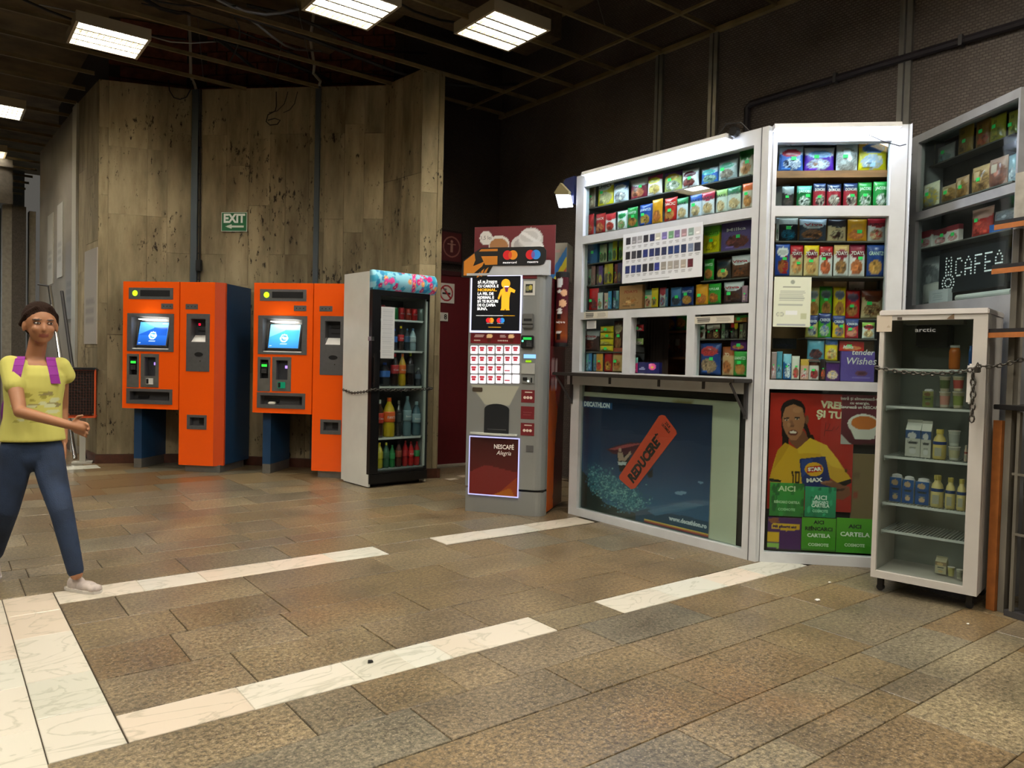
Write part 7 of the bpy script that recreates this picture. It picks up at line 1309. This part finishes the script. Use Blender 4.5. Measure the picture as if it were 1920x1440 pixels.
# ================================================================== GIRL
def remesh(mb, voxel, name, m, parent, it=4, colf=None):
    me = mb.mesh(name); o = bpy.data.objects.new(name, me); C.objects.link(o)
    r = o.modifiers.new('r', 'REMESH'); r.mode = 'VOXEL'; r.voxel_size = voxel; s = o.modifiers.new('s', 'SMOOTH'); s.iterations = it; s.factor = .5
    dg = bpy.context.evaluated_depsgraph_get(); me2 = bpy.data.meshes.new_from_object(o.evaluated_get(dg)); bpy.data.objects.remove(o)
    me2.name = name; me2.materials.clear(); me2.materials.append(m); me2.polygons.foreach_set('use_smooth', [True]*len(me2.polygons))
    if colf:
        n = len(me2.vertices); co = np.empty(n*3); me2.vertices.foreach_get('co', co); set_cols(me2, colf(co.reshape(-1, 3)))
    o = bpy.data.objects.new(name, me2); C.objects.link(o); o.parent = parent; return o
def ell(mb, c, ax, rad, seg=16):
    """ellipsoid; ax = three unit vectors"""
    bm = bmesh.new(); bmesh.ops.create_uvsphere(bm, u_segments=seg, v_segments=seg//2+2, radius=1)
    for v in bm.verts: v.co = Vector(c)+ax[0]*v.co.x*rad[0]+ax[1]*v.co.y*rad[1]+ax[2]*v.co.z*rad[2]
    mb.bm(bm)
I3 = (Vector((1, 0, 0)), Vector((0, 1, 0)), Vector((0, 0, 1)))
def limb(mb, pts, rs, seg=14):
    P = [Vector(p) for p in pts]; n = 6; q = []; rr_ = []
    for i in range(len(P)-1):
        for k in range(n): t = k/n; q.append(P[i].lerp(P[i+1], t)); rr_.append(rs[i]*(1-t)+rs[i+1]*t)
    q.append(P[-1]); rr_.append(rs[-1]); mb.tube(q, rr_, seg)
    for p, r in zip(P, rs): ell(mb, p, I3, (r, r, r), 12)
vR, vU, vF = Vector(CR), Vector(CU), Vector(CF); UP = Vector((0, 0, 1))
camF = Vector((vF.x, vF.y, 0)).normalized(); camR = Vector((camF.y, -camF.x, 0))
yaw = math.radians(32); fwd = (-camF*math.cos(yaw)+camR*math.sin(yaw)).normalized(); rgt = -fwd.cross(UP)*-1; rgt = Vector((-fwd.y, fwd.x, 0))   # her left hand side
if rgt.dot(camR) < 0: rgt = -rgt
J = lambda x, y, d: at_depth(x, y, d)
gb = on_floor(95, 1100); GL = empty('girl', (0.45, 4.7, 0), 0, 'walking girl in yellow T-shirt and blue jeans with a purple backpack', 'person'); bpy.context.view_layer.update()
inv = GL.matrix_world.inverted(); L_ = lambda p: Vector(p)-Vector((0.45, 4.7, 0))
head = J(76, 609, 4.03); neck = J(66, 668, 4.06); shR, shL = J(20, 686, 3.98), J(113, 688, 4.13); hip = J(60, 838, 4.06); chest = J(66, 720, 4.05)
elR, wrR, hdR = J(38, 772, 3.88), J(130, 797, 3.70), J(160, 803, 3.66); elL, wrL = J(116, 765, 4.22), J(119, 828, 4.20)
hiR, hiL = J(33, 852, 4.02), J(86, 852, 4.1); knR, anR = J(14, 955, 4.0), J(-12, 1045, 4.2); knL, anL = J(116, 960, 3.95), J(143, 1076, 3.93)
for n_ in 'head neck shR shL hip chest elR wrR hdR elL wrL hiR hiL knR anR knL anL'.split(): globals()[n_] = L_(globals()[n_])
hr = .092
hf = (fwd*.92+camR*.25).normalized(); hl = Vector((-hf.y, hf.x, 0)); hl = hl if hl.dot(rgt) > 0 else -hl
HB = lambda f_, l_, u_: head+hf*f_+hl*l_+UP*u_
b = MB()
ell(b, HB(-.012, 0, .022), (hf, hl, UP), (.093, .075, .09), 24); ell(b, HB(.022, 0, -.03), (hf, hl, UP), (.062, .058, .072), 20); ell(b, HB(.045, 0, -.075), (hf, hl, UP), (.03, .03, .026), 14)
ell(b, HB(.083, 0, -.028), (hf, hl, UP), (.018, .012, .014), 12); limb(b, [HB(.074, 0, .008), HB(.088, 0, -.022)], [.007, .011], 8)
for s in (-1, 1):
    ell(b, HB(-.005, s*.076, -.012), (hf, hl, UP), (.016, .009, .028), 12); ell(b, HB(.06, s*.03, -.025), (hf, hl, UP), (.022, .024, .022), 12); ell(b, HB(.07, s*.03, .022), (hf, hl, UP), (.014, .022, .009), 12)
ell(b, HB(.075, 0, -.053), (hf, hl, UP), (.010, .021, .006), 12); ell(b, HB(.072, 0, -.063), (hf, hl, UP), (.011, .018, .007), 12)
limb(b, [HB(-.02, 0, -.05), neck, chest+UP*.03], [.042, .046, .06])
ell(b, chest, (rgt, fwd, UP), (.13, .08, .14)); ell(b, (chest+hip)/2, (rgt, fwd, UP), (.11, .072, .16)); ell(b, hip, (rgt, fwd, UP), (.125, .085, .1))
limb(b, [chest+UP*.06, shR], [.05, .042]); limb(b, [chest+UP*.06, shL], [.05, .042])
limb(b, [shR, elR, wrR, hdR], [.042, .032, .021, .022]); limb(b, [shL, elL, wrL], [.042, .032, .021])
limb(b, [hiR, knR, anR], [.072, .048, .032]); limb(b, [hiL, knL, anL], [.072, .048, .032])
def hand(b, wr, d, up_, th, curl=.35):
    """palm, four fingers of different length and a thumb"""
    d = d.normalized(); s = d.cross(up_).normalized(); n = s.cross(d)
    ell(b, wr+d*.04, (d, n, s), (.045, .036, .013), 14)
    for i, (o_, ln) in enumerate(((.027, .058), (.009, .066), (-.010, .061), (-.027, .048))):
        p0 = wr+d*.055+n*o_; p1 = wr+d*.082+n*o_*1.1; p2 = p1+(d*math.cos(curl)+s*th*math.sin(curl))*ln*.5; p3 = p2+(d*math.cos(curl*2)+s*th*math.sin(curl*2))*ln*.45
        limb(b, [p0, p1, p2, p3], [.009, .0086, .0078, .0066], 8)
    p0 = wr+d*.018+n*.024; p1 = p0+(d*.6+n*.8).normalized()*.034; p2 = p1+(d*.9+n*.35).normalized()*.028; limb(b, [p0, p1, p2], [.012, .0095, .0075], 8)
hand(b, wrR+(hdR-wrR)*.15, hdR-wrR+Vector((0, 0, -.006)), UP, 1, .25); hand(b, wrL, Vector((0, 0, -1))+camR*.1, fwd, 1, .35)
c_sk, c_lip, c_br = np.array(lin('a4714f')), np.array(lin('8a4c3e')), np.array(lin('2e1f18'))
def skincol(co):
    P = np.tile(c_sk, (len(co), 1)); q = co-np.array(head); f_, l_, u_ = q@np.array(hf), q@np.array(hl), q@np.array(UP)
    P[(f_ > .05) & (abs(l_) < .022) & (u_ > -.068) & (u_ < -.048)] = c_lip
    for s in (-1, 1):
        P[(f_ > .03) & (((l_-s*.031)/.020)**2+((u_-.024)/.0048)**2 < 1)] = c_br
        P[(f_ > .03) & (((l_-s*.030)/.017)**2+((u_-.006)/.0075)**2 < 1)] = c_br*1.5
    return P
body = remesh(b, .0055, 'body', paint_mat('skin', .5), GL, 4, skincol)
for s in (-1, 1):
    e_ = MB(); ell(e_, HB(.0745, s*.030, .006), (hf, hl, UP), (.006, .011, .0052), 12); eo = e_.build('eye', mat('eye_white', 'b8aca0', .3), GL, smooth=True)
    e_ = MB(); ell(e_, HB(.0785, s*.030+.002, .006), (hf, hl, UP), (.0035, .005, .005), 10); e_.build('iris', mat('iris_dark', '1e1410', .2), eo, smooth=True)
hb = MB(); ell(hb, HB(-.026, 0, .042), (hf, hl, UP), (.099, .082, .085), 24); ell(hb, HB(-.055, 0, -.005), (hf, hl, UP), (.06, .07, .06), 18); limb(hb, [HB(-.12, 0, .0), HB(-.15, 0, -.06), HB(-.145, 0, -.15)], [.022, .024, .008])
for s in (-1, 1): limb(hb, [HB(.055, s*.03, .088), HB(.02, s*.07, .05), HB(-.04, s*.08, .0)], [.012, .012, .015])
remesh(hb, .006, 'hair', mat('hair_brown', '2b1b13', .85, bump=.8, bscale=160, spec=.15), GL, 3)
# T-shirt
def loft(mb, rings, seg=28):
    vs = [c+rgt*a*math.cos(2*PI*k/seg)+fwd*b_*math.sin(2*PI*k/seg) for c, a, b_ in rings for k in range(seg)]; n = len(rings)
    mb.add(vs, [(i*seg+k, i*seg+(k+1) % seg, (i+1)*seg+(k+1) % seg, (i+1)*seg+k) for i in range(n-1) for k in range(seg)]+[tuple(range(seg-1, -1, -1)), tuple((n-1)*seg+k for k in range(seg))])
sb = MB(); top = chest+UP*.105; lo = hip+UP*.035
loft(sb, [(lo+fwd*.004, .158, .112), (lo.lerp(top, .12), .150, .106), (lo.lerp(top, .3), .136, .097), (lo.lerp(top, .5), .134, .095), (lo.lerp(top, .7), .142, .098), (lo.lerp(top, .86), .140, .088), (lo.lerp(top, .96), .11, .066), (top, .07, .05)])
limb(sb, [chest+UP*.06, shR+UP*.002], [.055, .054]); limb(sb, [chest+UP*.06, shL+UP*.002], [.055, .052])
limb(sb, [shR, shR.lerp(elR, .42)], [.054, .052]); limb(sb, [shL, shL.lerp(elL, .2)+camR*.03], [.052, .047])
yA, yB, yC = np.array(lin('c4bf62')), np.array(lin('9a9440')), np.array(lin('c4c89a'))
def shirtcol(co):
    P = np.tile(yA, (len(co), 1)); q = co-np.array((chest+hip)/2); l_, f_, u_ = q@np.array(rgt), q@np.array(fwd), q@np.array(UP)
    rs = np.random.RandomState(1)
    for i in range(34):
        cx, cz = rs.uniform(-.08, .1), rs.uniform(-.03, .13); m = (f_ > .03) & (((l_-cx)/rs.uniform(.015, .04))**2+((u_-cz)/rs.uniform(.004, .012))**2 < 1); P[m] = [yB, yC, np.array(lin('8a8050'))][i % 3]
    return P
shirt = remesh(sb, .0065, 'tshirt', paint_mat('cloth_print', .85), GL, 3, shirtcol)
# jeans
jb = MB(); ell(jb, hip+UP*.0, (rgt, fwd, UP), (.135, .095, .085), 20); ell(jb, hip-UP*.05, (rgt, fwd, UP), (.135, .095, .085), 20)
limb(jb, [hiR+UP*.03, hiR.lerp(knR, .5), knR, anR.lerp(knR, .1)], [.083, .070, .056, .042]); limb(jb, [hiL+UP*.03, hiL.lerp(knL, .5), knL, anL.lerp(knL, .06)], [.083, .070, .056, .040])
remesh(jb, .0065, 'jeans', mat('denim', '1d2e48', .8, noise=.35, nscale=8, bump=.3, bscale=200), GL, 3)
# shoes
def shoe(an, toe, label, par):
    d = (toe-an); d.z = 0; d = d.normalized(); s = d.cross(UP); t = MB(); base = Vector((an.x, an.y, toe.z))
    ell(t, base+d*.0+UP*.03, (d, s, UP), (.055, .034, .045), 16); ell(t, base+d*.07+UP*.024, (d, s, UP), (.07, .038, .03), 16); ell(t, base+d*.125+UP*.02, (d, s, UP), (.04, .036, .022), 14)
    o = remesh(t, .005, 'shoe', mat('shoe_pale', 'b8aca4', .6, noise=.2, nscale=30), par, 3)
    q = MB(); q.prism([( -.055, -.025), (.0, -.036), (.09, -.04), (.15, -.025), (.165, 0), (.15, .028), (.09, .042), (0, .036), (-.055, .025)], -.002, .013, 'xy')
    so = q.build('sole', mat('sole_white', 'c8c2ba', .6), o, loc=base, rot=(0, 0, math.atan2(d.y, d.x))); return o
fl_ = L_(on_floor(143, 1106)); tl = L_(on_floor(180, 1112)); shoe(Vector((fl_.x, fl_.y, anL.z)), Vector((tl.x, tl.y, .003)), '', GL)
shoe(anR+Vector((0, 0, 0)), Vector((anR.x, anR.y, anR.z-.10))+fwd*.1, '', GL)
# backpack
back = -fwd
bk = empty('backpack', (0.45, 4.7, 0), 0, 'purple backpack worn by the girl in yellow, mostly hidden behind her', 'backpack')
pb = MB(); cc = (chest*.5+hip*.5)+back*.175; ell(pb, cc, (rgt, fwd, UP), (.155, .07, .20), 20); ell(pb, cc+back*.03-UP*.06, (rgt, fwd, UP), (.12, .06, .11), 16)
remesh(pb, .008, 'bag_body', mat('purple_cloth', '6a1a70', .7, noise=.15), bk, 4)
rs_ = 1 if (shL-shR).dot(rgt) < 0 else -1
for sh, s in ((shR, 1), (shL, -1)):
    q = sh.lerp(chest+UP*.06, .38); pts = [q+back*.12-UP*.03, q+back*.05+UP*.05, q+UP*.06, q+fwd*.04+UP*.046, q+fwd*.068+UP*.015+rgt*s*rs_*.006, q+fwd*.086-UP*.03+rgt*s*rs_*.014, q+fwd*.092-UP*.075+rgt*s*rs_*.022]
    if s < 0: pts = [p_+rgt*0 for p_ in pts]
    st_ = MB(); wv = rgt*.022
    for a_, b_ in zip(pts[:-1], pts[1:]):
        n_ = (b_-a_).cross(wv).normalized()*.005
        if n_.dot(fwd+UP*.5) < 0: n_ = -n_
        vs = [a_-wv, a_+wv, b_+wv, b_-wv]; st_.add([v-n_ for v in vs]+[v+n_ for v in vs], [(0, 3, 2, 1), (4, 5, 6, 7), (0, 1, 5, 4), (1, 2, 6, 5), (2, 3, 7, 6), (3, 0, 4, 7)])
    st_.build('strap', mat('purple_strap', '8a1e8c', .7), bk)
